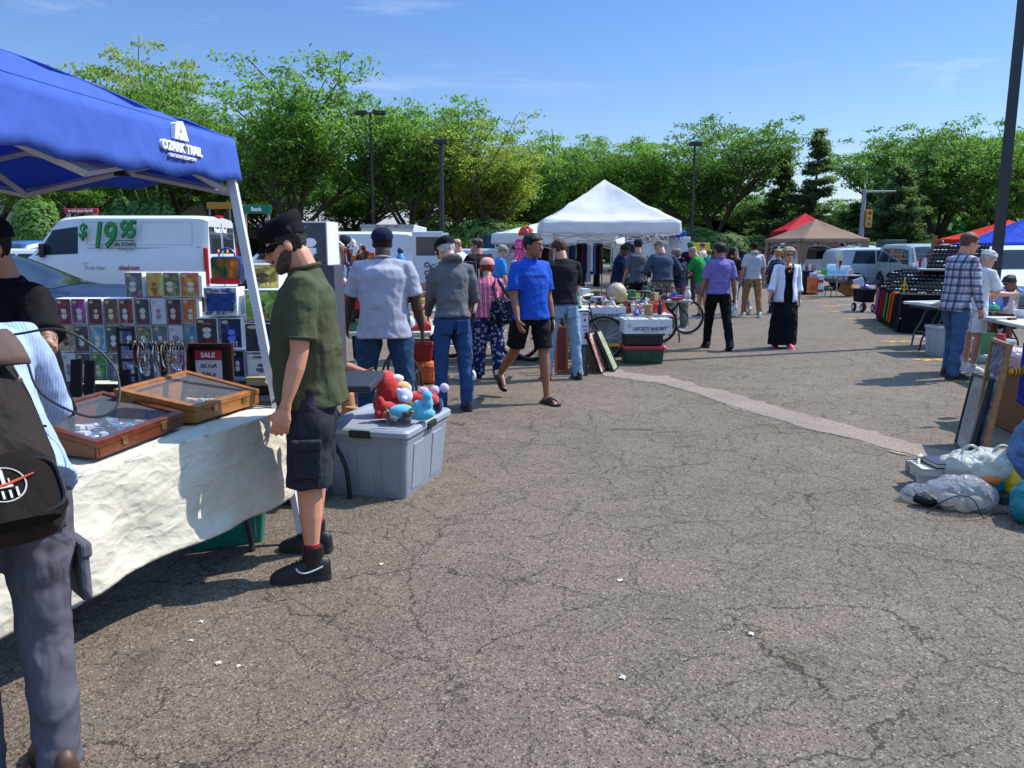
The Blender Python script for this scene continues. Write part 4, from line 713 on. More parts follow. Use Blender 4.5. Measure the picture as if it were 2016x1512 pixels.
# blue tee man walking
bt = person('man in bright blue tee and black shorts walking towards the right in slide sandals', at(1044, 792)[0], at(1044, 792)[1], 206, 1.79, skin='8a5a40', fat=1.06, belly=.028, lean=0, twist=4, head=(26, 4), arms=((0, 7, 14, 3), (10, 9, 18, 3)), legs=((11, 2, 4, 0, 8), (-21, 1, 30, 38, 4)), topm=CL('1f4cae'), topz=.87, bottom='shorts', botm=CL('15151a'), shoe='0d0d0f', shoe_type='slide', hair='short', hairm='120f0e', vox=.009, collar=CL('1a4ab8'))
# black tee, pale jeans
p = person('man in black tee and pale jeans bending over the framed pictures', *at(1107, 746), 12, 1.76, skin='c08a70', fat=1.05, lean=5, head=(20, 22), arms=((16, 7, 24, 4), (20, 5, 40, 4)), legs=((3, 8, 4), (-2, 7, 5)), topm=CL('1b1c22'), topz=.92, bottom='jeans', botm=CL('7b93a8', bs=.9), shoe='141418', sole='1c1c1c', hair='short', hairm='4a2c1c', vox=.011)
# woman in black dress walking towards us
ld = person('older woman in long black dress and open white shirt walking towards the camera', *at(1541, 686), 176, 1.64, skin='b98468', fat=.98, lean=0, head=(3, 3), arms=((-4, 8, 14, 2), (8, 13, 14, -3)), legs=((4, 1, 4), (-6, 1, 12, 18)), top=None, bottom='dress', botm=CL('0d141a', bs=.7), shoe='c22450', sole='e8c8d0', hair='bob', hairm='9a8468', glasses='dark', vox=.0105, female=True)
# open white shirt of the woman
t = MB(); A_, T_ = ld['A'], ld['T']
for s, sh, e, w, d1, d2, gr in A_:
    t.tube([T_((s*.07, -.01, 1.40)), sh, sh + d1*.1, sh + d1*.22, e, e + d2*.1, e + d2*.13], [.055, .062, .066, .064, .064, .066, .07], 14)
    t.grid(lambda u, v: T_((s*(.07 + .09*u + .035*(1-v)*u + .01*math.sin(9*v)), (.135 - .09*u*u + .04*(1-v)*(1-u)) , 1.43 - .0 - .62*(1-v) + .0)), 5, 12)
t.grid(lambda u, v: T_(((u-.5)*.37*(1 + .12*(1-v)), -.125 - .03*(1-v) + .24*abs(u-.5)**2*2, 1.44 - .62*(1-v) - .04*abs(u-.5))), 10, 12)
o = t.obj('open_shirt', CL('d4d6e4'), ld['root'], smooth=True, sharp=180, disp=(.1, .02)); q = o.modifiers.new('t', 'SOLIDIFY'); q.thickness = .008
t = MB(); t.torus(T_((0, .03, 1.425)), .078, .006, Matrix.Rotation(R(38), 3, 'X'), n=24, k=6); t.obj('necklace', M('d8c080', .3, 1), ld['root'], smooth=True)
t = MB(); t.box(T_((0, .135, 1.33)), (.012, .004, .045)); t.box(T_((0, .135, 1.338)), (.032, .004, .01)); t.obj('cross_pendant', M('d8c080', .3, 1), ld['root'])
# purple polo
p = person('man in purple polo shirt and black trousers walking away in the middle of the lot', *at(1410, 687), 3, 1.74, skin='8a5a42', fat=1.1, head=(22, 3), arms=((8, 9, 10, 3), (-4, 10, 10, 2)), legs=((14, 1, 4), (-14, 2, 12, 26)), topm=CL('6f64a0'), topz=.91, bottom='jeans', botm=CL('0f1013'), shoe='0e0e10', sole='111', hair='short', hairm='15110f', vox=.011, collar=CL('6a5ca0'), belly=.01)
# hooded white sweatshirt
p = person('man in short sleeved pale hoodie, tan joggers and black cap walking away', *at(1478, 624), -4, 1.78, skin='a8735a', fat=1.12, head=(4, 0), arms=((-6, 10, 10, 2), (6, 10, 10, 2)), legs=((9, 4, 4), (-9, 4, 10)), topm=CL('aaaab2'), topz=.88, bottom='jeans', botm=CL('8a6a48'), shoe='d8d8d8', sole='d0d0d0', hair='short', hairm='2a1d15', cap='cap', capm='141414', vox=.013, parts='hood')
# two girls with dark hair
p = person('long haired young woman looking back over her shoulder, dark top and white trousers', *at(1437, 622), -12, 1.66, skin='b07a62', fat=.9, head=(-110, 0), arms=((10, 5, 10, 3), (6, 6, 20, 3)), legs=((6, 2, 4), (-8, 2, 8)), topm=CL('2a2024'), bottom='slim', botm=CL('b8bcc4'), shoe='d0d0d0', hair='long', hairlen=.26, hairm='1c100e', vox=.013, female=True)
p = person('dark haired woman in royal blue top and jeans walking beside the pale hoodie', *at(1456, 618), 4, 1.6, skin='a8735a', fat=.95, head=(10, 0), arms=((6, 6, 20, 3), (0, 7, 14, 3)), legs=((8, 2, 4), (-16, 2, 24, 40)), topm=CL('1f4fb4'), bottom='slim', botm=CL('4a78a8'), shoe='a08868', hair='long', hairlen=.16, hairm='181012', vox=.013, female=True)
# navy jacket woman
p = person('grey haired woman in navy hooded jacket and grey green trousers standing by the boxes', *at(1334, 645), 32, 1.62, skin='c08c74', fat=1.15, lean=6, head=(34, 12), arms=((28, 8, 88, 6), (4, 9, 10, 2)), legs=((3, 4, 3), (-2, 4, 3)), top='long', topm=CL('1c1f34'), topz=.84, bottom='wide', botm=CL('56604e'), shoe='d0d0d4', sole='d8d8d8', hair='bob', hairm='6f675c', vox=.012, female=True, parts='hood')
# dark blue sweatshirt, khaki trousers, hands on hips
p = person('man in slate blue sweatshirt and khaki trousers with elbows out, looking down', *(3.0, 15.9), 10, 1.80, skin='c4907a', fat=1.25, belly=.02, lean=8, head=(24, 20), arms=((-2, 30, 62, 22), (-6, 38, 55, 24)), legs=((3, 5, 3), (-3, 5, 3)), top='long', topm=CL('3a4558'), topz=.93, bottom='wide', botm=CL('6a6252'), shoe='2a2a30', hair='bald', hairm='a8a098', cap='cap', capm='70675c', vox=.012, brim_dir=1)
p = person('man in grey tee and dark cap holding a yellow plastic bag', 2.62, 16.6, 22, 1.82, skin='b98068', fat=1.1, lean=3, head=(-30, 10), arms=((12, 5, 20, 3), (0, 7, 10, 2)), topm=CL('54565e'), bottom='jeans', botm=CL('17181c'), hair='short', hairm='2a2420', cap='cap', capm='1b1e28', vox=.013)
hb = p
# navy tee vendor with moustache
p = person('vendor in navy tee sorting things behind the stall under the white canopy', *(2.32, 17.6), 262, 1.74, skin='5c3a28', fat=1.15, lean=8, head=(0, 22), arms=((22, 6, 62, 8), (24, 6, 66, 8)), topm=CL('191d38'), bottom='jeans', botm=CL('2a2c33'), hair='short', hairm='0f0d0c', vox=.013)
p = person('man in light blue shirt behind the navy shirted vendor', 2.95, 20.3, 60, 1.78, skin='5a3a2a', fat=1.0, head=(0, 12), arms=((24, 6, 50, 8), (10, 6, 30, 8)), top='rolled', topm=CL('5c8cc0'), bottom='jeans', botm=CL('30343c'), cap='cap', capm='233a58', vox=.016)
p = person('man in black tee and green cap behind the clothes stall', 5.15, 23.2, -20, 1.82, skin='b98870', fat=1.15, head=(0, 0), topm=CL('15151a'), bottom='jeans', botm=CL('3a3a40'), hair='short', hairm='6b4a34', cap='cap', capm='2c6a3c', vox=.017)
p = person('stout person in green tee and grey shorts half hidden behind the jacketed woman', 4.45, 18.6, 60, 1.72, skin='b98870', fat=1.25, belly=.03, lean=22, head=(0, 20), arms=((30, 6, 50, 8), (20, 6, 40, 8)), topm=CL('18803c'), bottom='shorts', botm=CL('6a6a6c'), shoe='30343c', hair='short', hairm='8a8078', vox=.016)
p = person('boy with sunglasses standing in front of the white cabinet', 7.0, 27.5, 170, 1.66, skin='b07a62', fat=.85, head=(10, 0), arms=((20, 6, 60, 8), (20, 6, 60, 8)), topm=CL('4a4c54'), bottom='jeans', botm=CL('3a3a40'), hair='short', hairm='2a1d15', glasses='dark', vox=.018)
# farther walkers
p = person('man in cream tee and purple cap walking away near the yellow sign', *at(1380, 571), 20, 1.84, skin='c08a70', fat=1.1, arms=((2, 8, 10, 2), (2, 8, 10, 2)), legs=((7, 3, 4), (-7, 3, 8)), topm=CL('cfc6a0'), bottom='jeans', botm=CL('28344e'), shoe='222', hair='short', hairm='8a7a68', cap='cap', capm='3a2a5c', vox=.017)
p = person('woman in turquoise jacket and straw visor walking away', *at(1393, 578), 10, 1.58, skin='c08a70', fat=1.15, arms=((10, 12, 40, 5), (4, 10, 30, 5)), top='long', topm=CL('1f9c86'), bottom='jeans', botm=CL('3c5678'), hair='bob', hairm='6a5a48', cap='visor', capm='cdbd98', vox=.017, female=True)
p = person('woman in navy striped sweater with ginger hair behind the woman in black dress', *at(1527, 618), 12, 1.6, skin='b98870', fat=1.15, arms=((10, 18, 70, 20), (4, 12, 40, 8)), top='long', topm=CL('1d2230', stripe='6a7080', axis='Z', freq=26, duty=.2), bottom='jeans', botm=CL('1c2230'), hair='bob', hairm='b07840', vox=.014, female=True)
crowd = [(1498, 40, 'd06a78', '1c1210', 1.62, 'woman in salmon pink top in the far crowd', 1, 15), (1516, 38, '8a5a8c', '17100e', 1.6, 'woman in mauve top in the far crowd', 1, -8), (1508, 44, 'a02030', '201512', 1.72, 'man in dark red top in the far crowd', 0, 30), (1534, 42, 'b83038', '1c1412', 1.62, 'person in bright red shirt waving an arm', 1, 170), (1547, 40, '2a2a30', 'a08050', 1.6, 'person in dark top and straw hat in the far crowd', 1, 40), (1560, 46, 'b04a50', '2a1d15', 1.74, 'man in rust red shirt under the red canopy', 0, 190), (1452, 44, 'd8dcd8', '2a1d15', 1.72, 'man in olive cap and white top far behind the two young women', 0, 10), (1424, 50, 'b8606a', '3a2a20', 1.65, 'woman in rose top far behind the purple polo', 1, 0), (1470, 56, '30303a', '1d1512', 1.7, 'dark dressed person at the far end of the crowd', 0, 200), (1436, 54, '6a7078', '2d2018', 1.75, 'grey dressed man far away beside the purple polo', 0, 180), (1488, 52, '8a3a48', '2a1d15', 1.7, 'person in wine coloured shirt under the far trees', 0, 90), (1575, 50, '40404a', '1d1512', 1.7, 'person in charcoal top beneath the red canopy edge', 0, 120)]
for i, (px, Y, c, h, H, lb, fm, hd) in enumerate(crowd):
    person(lb, (px-1008)/FPX*Y, Y, hd, H, skin='a8755c', fat=1.05, arms=((150, 10, 20, 3), (5, 8, 15, 3)) if i == 3 else None, topm=CL(c), bottom='jeans', botm=CL('2c3444'), hair='long' if fm else 'short', hairlen=.12 if fm else 0, hairm=h, cap='cap' if i in (4, 6) else None, capm='b89a68' if i == 4 else '4a5040', vox=.026, female=bool(fm), group=None)
# left middle distance
p = person('vendor in white shirt and dark cap behind the toy table', -2.35, 11.3, 200, 1.8, skin='5a3626', fat=1.1, head=(-30, 6), topm=CL('c8c8cc'), bottom='jeans', botm=CL('2a2c33'), hair='bald', hairm='17110f', cap='cap', capm='15161c', vox=.012)
p = person('balding man in white shirt by the van doors', -.95, 15.0, 60, 1.82, skin='c98f78', fat=1.05, lean=4, head=(30, 14), topm=CL('cfd2da'), bottom='jeans', botm=CL('2a2c33'), hair='bald', hairm='8a6a50', vox=.014)
p = person('broad man in black tee and sunglasses browsing in front of the low canopy', -.58, 13.6, 40, 1.8, skin='b98068', fat=1.3, head=(40, 0), arms=((18, 8, 40, 6), (10, 10, 30, 6)), topm=CL('141418'), bottom='jeans', botm=CL('2a2c33'), hair='short', hairm='3a332e', glasses='dark', vox=.013)
p = person('man in grey cap and bright blue tee behind the drinks', -.28, 15.6, 290, 1.7, skin='c08a70', fat=1.1, lean=6, head=(0, 12), topm=CL('2d7ac4'), bottom='jeans', botm=CL('2a2c33'), hair='short', hairm='8a8078', cap='cap', capm='8a8278', vox=.014)
p = person('man with cropped hair half hidden behind the broad man in black', -.75, 16.6, 30, 1.72, skin='b98068', topm=CL('34343c'), bottom='jeans', botm=CL('2a2c33'), hair='short', hairm='6a5038', vox=.016)
p = person('brown haired man in dark hoodie reaching behind the grey sweatered man', *(-.78, 9.6), 70, 1.78, skin='b98068', fat=.95, head=(0, 14), arms=((40, 6, 50, 4), (30, 10, 40, 4)), legs=((14, 3, 4), (-10, 3, 10)), topm=CL('2c2c32'), bottom='jeans', botm=CL('1c1c24'), shoe='d0d0d4', sole='dddddd', hair='short', hairm='3a2a20', vox=.013)
p = person('seated bare armed vendor half hidden behind the black table', -1.78, 6.35, 248, 1.72, skin='b97c62', fat=1.1, lean=24, head=(0, 30), arms=((30, 6, 50, 6), (26, 6, 50, 6)), legs=((82, 8, 84), (78, 8, 80)), topm=CL('1d2436'), topz=.88, bottom='shorts', botm=CL('2a2c33'), shoe='15151a', hair='short', hairm='1d1512', vox=.012, sitz=.5)
# plaid man, companion, seated man
pl = person('man in open plaid shirt, grey tee and jeans standing in the right foreground', *at(1868, 744), 282, 1.83, skin='c08468', fat=1.08, lean=6, head=(-12, 8), arms=((8, 8, 14, 3), (4, 8, 12, 3)), legs=((14, 3, 16, 0, 4), (-4, 4, 2, 0, 10)), top='long', topm=CL('b9bccb', plaid=1), topz=.80, bottom='jeans', botm=CL('40597a', bs=.8), shoe='15161c', sole='3a3a3c', hair='short', hairm='5a4030', glasses='clear', vox=.0095)
t = MB(); T_ = pl['T']; t.grid(lambda u, v: T_(((u-.5)*.13*(1-.25*v), .142 - .03*v + .02*math.sin(u*3), .88 + .54*v)), 6, 10); o = t.obj('tee_front', CL('5c5c64'), pl['root'], smooth=True); q = o.modifiers.new('t', 'SOLIDIFY'); q.thickness = .01
p = person('woman in white sun visor and white shorts behind the plaid shirted man', 6.05, 10.35, 285, 1.62, skin='b98068', fat=.98, lean=8, head=(0, 14), arms=((16, 6, 64, 6), (18, 6, 70, 6)), legs=((4, 3, 4), (-4, 3, 4)), topm=CL('c8c8ce', flower='7a86b0', fs=14, fth=.4), topz=.86, bottom='shorts', botm=CL('d8d8dc'), shoe='c8c8c8', hair='short', hairm='b0a090', cap='visor', capm='d8d8de', glasses='dark', vox=.011, female=True)
p = person('seated man in light blue shirt at the right edge, elbows on his knees', 8.1, 12.5, 100, 1.75, skin='8a4e3c', fat=1.1, lean=30, head=(0, 20), arms=((30, 6, 46, 6), (34, 6, 46, 6)), legs=((84, 6, 86), (80, 6, 84)), topm=CL('5f86b0'), bottom='shorts', botm=CL('2a2c33'), shoe='15151a', hair='short', hairm='2d2622', vox=.012, sitz=.5)
# belongings of the stooping man and others: worn things are parts of the person
def bag_on(pp, label, mk): ...
hpT = bp['T']
t = MB(); RMb = bp['RM']
t.loft([[hpT((-.06 + rx*math.copysign(abs(math.cos(a))**.7, math.cos(a)), -.13 - dep/2 + dep/2*math.sin(a)*1.0, z)) for a in [2*math.pi*q/20 for q in range(20)]] for z, rx, dep in ((.64, .12, .1), (.68, .145, .15), (.84, .155, .17), (1.04, .15, .15), (1.18, .135, .12), (1.23, .11, .09))])
pk = t.obj('backpack', M('211813', .5, kind='cloth', sp=.3, sc=7, bs=1.0), bp['root'], voxel=.01, sm=6)
t = MB(); t.loft([[hpT((-.06 + rx*math.copysign(abs(math.cos(a))**.6, math.cos(a)), -.268 - .03*math.sin(a) , z-.17)) for a in [2*math.pi*q/16 for q in range(16)]] for z, rx in ((.81, .11), (.84, .135), (.93, .135), (.98, .125), (1.0, .11))]); fp_ = t.obj('front_pocket', M('17110e', .8, kind='cloth', sc=8, bs=.5), pk, smooth=True)
q0 = hpT((-.06, -.30, .74)); rot = RMb @ Matrix.Rotation(R(90), 3, 'X')
t = MB(); t.torus(q0, .048, .002, rot, m=0, n=30, k=5); c0 = lambda a, b: hpT((-.06 + a, -.303, .74 + b))
for a, b, w, h in ((-.024, -.026, .005, .026), (-.008, -.03, .005, .022), (.008, -.03, .005, .022), (.024, -.026, .005, .026), (0, -.008, .036, .006), (0, .02, .008, .04), (0, .05, .004, .016), (-.012, .004, .003, .02), (.012, .004, .003, .02)): t.box(c0(a, b), (w, .004, h), RMb)
t.obj('emblem', M('b8b4ac', .6), fp_); t = MB(); pts_ = [hpT((-.06 + .128*math.copysign(abs(math.cos(a))**.45, math.cos(a)), -.29, .73 + .08*math.copysign(abs(math.sin(a))**.5, math.sin(a)))) for a in [2*math.pi*q/36 for q in range(37)]]; t.tube(pts_, .005, 6); t.obj('zipper', M('0a0808', .5), fp_, smooth=True)
for zz in (1.0, 1.08): t = MB(); t.ell(hpT((.06, -.245, zz)), (.012, .006, .012)); t.obj('eyelet', M('6a5a50', .4, .5), pk, smooth=True)
t = MB(); t.tube([hpT((-.22, -.2, .95)), hpT((-.06, -.262, .94)), hpT((.1, -.2, .95))], [(.004, .012)]*3, 6); t.obj('compression_strap', M('0c0a09', .6), pk); t = MB(); t.tube([c0(-.075, -.012), c0(0, -.004), c0(.07, .018)], [.002, .005, .002], 6); t.obj('emblem_ribbon', M('b4442a', .5), fp_)
t = MB(); t.grid(lambda u, v: hpT((-.06 + (u-.5)*.30*(1-.15*v), -.30 + .03*v + .14*v*v*0 - .02*math.sin(v*3), 1.1 + .14*v + .0)), 8, 6); fl = t.obj('flap', M('5b4a44', .6, kind='cloth'), pk, smooth=True); q = fl.modifiers.new('t', 'SOLIDIFY'); q.thickness = .012
for s in (-1, 1): t = MB(); t.tube([hpT((-.06 + s*.1, -.18, 1.22)), hpT((-.06 + s*.11, -.11, 1.45)), hpT((-.06 + s*.11, .02, 1.455)), hpT((-.04 + s*.12, .12, 1.35))], [(.012, .034)]*4, 8, ref=(0, 0, 1)); t.obj('strap', M('5b4a44', .6, kind='cloth'), pk, smooth=True)
t = MB(); t.tube([hpT(v) for v in spl(((.08, -.27, 1.22), (.2, -.3, 1.2), (.3, -.28, 1.08), (.28, -.26, .95), (.2, -.25, .93), (.1, -.26, 1.02), (.09, -.27, 1.15)))], .0035, 6); t.obj('drawstring', M('17100e', .6), pk, smooth=True)
# shoulder bag of the red haired woman
T_ = rh['T']; t = MB(); t.loft([[T_((.17 + .14*math.cos(a)*r, -.16 + .09*math.sin(a)*r, z)) for a in [2*math.pi*q/16 for q in range(16)]] for z, r in ((.78, .7), (.82, 1.1), (.95, 1.3), (1.1, 1.05), (1.16, .6))]); sb = t.obj('shoulder_bag', CL('15192c', flower='mix', fs=26, fth=.5), rh['root'], voxel=.012, sm=3)
t = MB(); t.tube([T_((.28, -.16, 1.14)), T_((.2, -.14, 1.3)), T_((.11, -.02, 1.49)), T_((.12, .09, 1.38))], [(.006, .022)]*4, 8, ref=(0, 1, 0)); t.tube([T_((.08, -.2, 1.12)), T_((.06, -.16, 1.3)), T_((.1, -.02, 1.495))], [(.006, .022)]*3, 8, ref=(0, 1, 0)); t.obj('strap', CL('1b2140'), sb, smooth=True)
# lettering on the blue tee, watch
T_ = bt['T']; o = text('CONVERSE', .034, M('10245e', .7), bt['root'], T_((.02, .166, 1.30)), (R(90), 0, R(180)), bold=.001, ext=.003); t = MB(); t.torus(T_((.135, .157, 1.30)), .026, .0035, Matrix.Rotation(R(90), 3, 'X'), n=20, k=5); t.poly([(.135 + .017*(1 if j % 2 == 0 else .42)*math.sin(j*math.pi/5), .0 + .017*(1 if j % 2 == 0 else .42)*math.cos(j*math.pi/5)) for j in range(10)], .006, T=Matrix.Translation(T_((0, .157, 1.30)))); t.obj('star_emblem', M('10245e', .7), bt['root'])
for i in (0,): s, sh, e, w, d1, d2, g_ = bt['A'][i]; t = MB(); t.tube([w - d2*.03, w - d2*.005], [.033, .031], 14); t.obj('wristwatch', M('101012', .4), bt['root'], smooth=True)
# yellow bag in the hand
s, sh, e, w, d1, d2, g_ = hb['A'][1]; M_ = hb['root'].matrix_basis
wp = Matrix.Translation(hb['root'].location) @ Matrix.Rotation(hb['root'].rotation_euler.z, 4, 'Z') @ Matrix.Scale(hb['k'], 4) @ (w + d2*.1)
e_ = E('plastic_bag', 'bright yellow plastic carrier bag hanging from a hand', 'bag', wp); t = MB(); t.loft([[Vector((r*math.cos(a), r*.5*math.sin(a), z)) for a in [2*math.pi*q/14 for q in range(14)]] for z, r in ((-.52, .06), (-.46, .12), (-.25, .12), (-.14, .07), (-.02, .02))]); t.obj('bag_body', M('d8cf20', .4, kind='crumple', thru=.3), e_, voxel=.015, sm=2, disp=(.06, .04)); t = MB(); t.torus((0, 0, -.03), .04, .01, Matrix.Rotation(R(90), 3, 'X'), n=14, k=6); t.obj('handle', M('d8cf20', .4, kind='crumple', thru=.3), e_)
# ------------------------------------------------------------------ canopies
def canopy(label, corners, eave, val, peak, cloth, legs=True, frame=M('c9c9cc', .35, .5), name='canopy', leg_in=.06, logo=None, sag=.0, wide_legs=False, slant=0, n=10, wr=.03, truss=True, legw=.032, group=None, feet={}):
    """corners: four (x, y) going round; eave: height of the cloth's corner; val: depth of the valance"""
    c = [Vector((p[0], p[1], 0)) for p in corners]; ctr = sum(c, Vector())/4; root = E(name, label, 'canopy', ctr); c = [p - ctr for p in c]
    t = MB(); Zp = peak
    for i in range(4):
        a, b = c[i], c[(i+1) % 4]; nrm = Vector((b.y-a.y, a.x-b.x, 0)).normalized()
        if nrm.dot((a+b)/2) < 0: nrm = -nrm
        def f(u, v, a=a, b=b):
            p = a.lerp(b, u)*(1-v); z = eave + (Zp-eave)*(v**1.12) - sag*math.sin(math.pi*u)*math.sin(math.pi*min(1, v*1.2))*.5 - .05*math.sin(math.pi*v)*(1-abs(2*u-1))
            z += wr*noise.noise((p.x*2.3 + i*7, p.y*2.3, v*6))*(1-v)*min(1, 6*v) * 1.6; return (p.x, p.y, z)
        t.grid(f, 20, 14)
        def g(u, v, a=a, b=b, nrm=nrm):
            p = a.lerp(b, u); k = noise.noise((u*7 + i*5, v*1.5, 3)); o = (wr*.7*k + .008*math.sin(u*17+i))*v*min(1, 8*u, 8*(1-u)) + .03*v; q = p + nrm*o; return (q.x, q.y, eave - val*v - .03*math.sin(math.pi*u)*v + .012*math.sin(u*40)*v)
        t.grid(g, 30, 5)
    cv = t.obj('canopy_cloth', cloth, root, smooth=True, sharp=50); q = cv.modifiers.new('t', 'SOLIDIFY'); q.thickness = .006
    if legs:
        for i in range(4):
            d = c[i].normalized(); top = c[i]*(1 - leg_in) + Vector((0, 0, eave-.05)); bot = c[i]*(1-leg_in+slant); bot.z = 0
            if i in feet: bot = Vector((*feet[i], 0)) - ctr
            m = MB(); dd = (top-bot).normalized(); m.tube([bot, bot.lerp(top, .56)], legw*.62, 4, ref=(1, 1, 0)); lg = None
            lg = m.obj('leg', frame, root); m = MB(); m.tube([bot.lerp(top, .42), top], legw*.8, 4, ref=(1, 1, 0)); m.obj('upper_leg', frame, lg); m = MB(); m.box(bot + Vector((0, 0, .006)), (.1, .1, .01)); m.obj('foot_plate', frame, lg)
            m = MB(); m.box(bot.lerp(top, .96), (legw*1.7, legw*1.7, .07)); m.obj('bracket', M('141416', .5), lg)
            if wide_legs:
                m = MB()
                for j in (1, -1):
                    o = (c[(i+j) % 4] - c[i]).normalized(); m.add([c[i]*(1.0) + Vector((0, 0, eave-val*.9)), c[i] + o*.34 + Vector((0, 0, eave-val*.9)), c[i] + o*.14 + Vector((0, 0, .75)), c[i] + o*.02 + Vector((0, 0, .75))], [(0, 1, 2, 3)])
                q = m.obj('leg_skirt', cloth, root); w = q.modifiers.new('t', 'SOLIDIFY'); w.thickness = .006
    if truss:
        for i in range(4):
            a, b = c[i]*(1-leg_in), c[(i+1) % 4]*(1-leg_in)
            for j in range(2):
                p, r = a.lerp(b, j*.5), a.lerp(b, j*.5+.5); z0, z1 = eave-.08, eave-.42
                m = MB(); m.tube([p + Vector((0, 0, z0)), r + Vector((0, 0, z1 if j == 0 else z1))], .016, 4); bar = m.obj('truss_bar', frame, root)
                m = MB(); m.tube([p + Vector((0, 0, z1)), r + Vector((0, 0, z0))], .016, 4); m.obj('truss_bar', frame, root)
                m = MB(); m.box((p+r)/2 + Vector((0, 0, (z0+z1)/2)), (.05, .05, .06)); m.obj('joint', M('141416', .5), bar)
            m = MB(); q = (a+b)/2; m.tube([q + Vector((0, 0, eave-.25)), Vector((0, 0, Zp-.25))], .014, 4); m.obj('roof_bar', frame, root)
    return root, cv, c
blue = CL('4c6cc4', thru=.35, sc=2.2, bs=.8, sp=.3)
C0 = Vector((-1.49, 4.42)); a_ = Vector((-.12, -.99)); b_ = Vector((-.99, .12)); S0 = 2.44
q = [C0, C0 + a_*S0, C0 + a_*S0 + b_*S0, C0 + b_*S0]
rt, cv, cc = canopy('royal blue pop up canopy with white slanting leg over the jewellery stall', q, 2.18, .22, 2.70, blue, frame=M('d6d6da', .35, .1), slant=.30, leg_in=.03, wr=.05, sag=.14, legw=.037, truss=False, feet={0: G(596, 1070)})
# scissor bars and logo of the blue canopy
def bar(root, p, r, w=.02, m=None, nm='truss_bar'): t = MB(); t.tube([p, r], w, 4, ref=(0, 0, 1)); return t.obj(nm, m or M('b8b8be', .35, .2), root)
for i in range(4):
    a, b = cc[i]*.96, cc[(i+1) % 4]*.96
    for j in range(2):
        p, r = a.lerp(b, j*.5), a.lerp(b, j*.5+.5); k = bar(rt, p + Vector((0, 0, 2.13 if j == 0 else 1.90)), r + Vector((0, 0, 1.90 if j == 0 else 2.13))); bar(rt, p + Vector((0, 0, 1.90 if j == 0 else 2.13)) + Vector((.02, .02, 0)), r + Vector((.02, .02, 2.13 if j == 0 else 1.90)))
        t = MB(); t.box((p+r)/2 + Vector((0, 0, 2.015)), (.06, .06, .05)); t.obj('joint', M('101012', .5), k)
    bar(rt, (a+b)/2 + Vector((0, 0, 1.9)), Vector((0, 0, 2.45)))
ang = math.atan2(a_.y, a_.x); pv = Vector((C0.x + a_.x*.60, C0.y + a_.y*.60, 0)) - Vector((rt.location.x, rt.location.y, 0)); rr_ = (R(90), 0, ang + math.pi)
nrm_ = Vector((.99, -.12, 0)); wh = M('e8e8f0', .6)
text('OZARK TRAIL', .056, wh, cv, pv + nrm_*.012 + Vector((0, 0, 2.06)), rr_, bold=.002, name='brand_lettering', ext=.02, sx=1.0)
text('OUTDOOR EQUIPMENT', .022, wh, cv, pv + nrm_*.012 + Vector((0, 0, 2.02)), rr_, name='brand_lettering', ext=.02)
t = MB(); T0 = Matrix.Translation(pv + nrm_*.012 + Vector((0, 0, 2.10))) @ Matrix.Rotation(ang+math.pi, 4, 'Z') @ Matrix.Scale(.68, 4)
t.poly([(-.09, 0), (-.05, .0), (-.035, .04), (-.015, .055), (-.02, .08), (-.045, .11), (-.07, .1)], .05, T=T0); t.poly([(-.035, .0), (.09, .0), (.05, .085), (.02, .125), (-.015, .1), (.0, .07), (.01, .05), (-.02, .03)], .05, T=T0); t.obj('brand_emblem', wh, cv)
whc = CL('ececee', thru=.5, sc=2, bs=.5, sp=.2)
def sq(cx, cy, s, ang=0): return [(cx + s/2*(x*math.cos(R(ang)) - y*math.sin(R(ang))), cy + s/2*(x*math.sin(R(ang)) + y*math.cos(R(ang)))) for x, y in ((-1, -1), (1, -1), (1, 1), (-1, 1))]
canopy('large peaked white canopy in the middle of the lot', [(.62, 17.6), (3.68, 17.6), (3.70, 20.6), (.66, 20.6)], 2.20, .27, 3.2, whc, leg_in=.26, sag=.2, wr=.06, frame=M('d0d0d4', .4, .2))
canopy('low flat white canopy left of the peaked one', [(-.55, 22.0), (2.7, 21.2), (3.4, 24.4), (.2, 25.2)], 2.02, .28, 2.5, whc, leg_in=.05, sag=.15, wr=.05)
canopy('white canopy partly hidden behind the peaked one', [(2.2, 24.6), (4.9, 24.6), (4.9, 27.4), (2.2, 27.4)], 2.15, .1, 2.75, whc, leg_in=.08, wr=.03)
canopy('bright blue canopy roof behind the white ones', [(3.9, 27.8), (6.0, 27.8), (6.0, 30.6), (3.9, 30.6)], 2.2, .16, 2.85, CL('1f66c8', thru=.3, sc=2), leg_in=.08)
p0 = P(1519, 478, 43).x; p1 = P(1640, 478, 43).x
canopy('red peaked canopy left of the tan one', [(p0, 41), (p1, 42), (p1+.4, 46), (p0+.9, 46)], 2.55, .4, 3.5, CL('b81f2c', thru=.3, sc=1.5, bs=.5), leg_in=.04, sag=.1)
p0 = P(1578, 478, 33).x; p1 = P(1711, 478, 33).x
canopy('tan brown canopy with wide fabric corners beside the red one', [(p0, 33), (p1, 33), (p1-.6, 36), (p0-.55, 36)], 2.02, .13, 2.85, CL('a88a76', thru=.4, sc=2, bs=.6), leg_in=.02, wide_legs=True, wr=.03)
p0 = P(1944, 478, 24).x
canopy('orange red canopy at the right edge behind the lamp pole', [(p0, 24), (p0+3, 24), (p0+3, 27), (p0, 27)], 1.9, .25, 2.5, CL('d8341f', thru=.3), leg_in=.05)
p0 = P(1975, 482, 20).x
canopy('blue canopy at the right edge in front of the orange one', [(p0, 20.4), (p0+3, 20), (p0+3, 23), (p0+.4, 23)], 1.74, .1, 2.45, CL('2248b8', thru=.3), leg_in=.05)
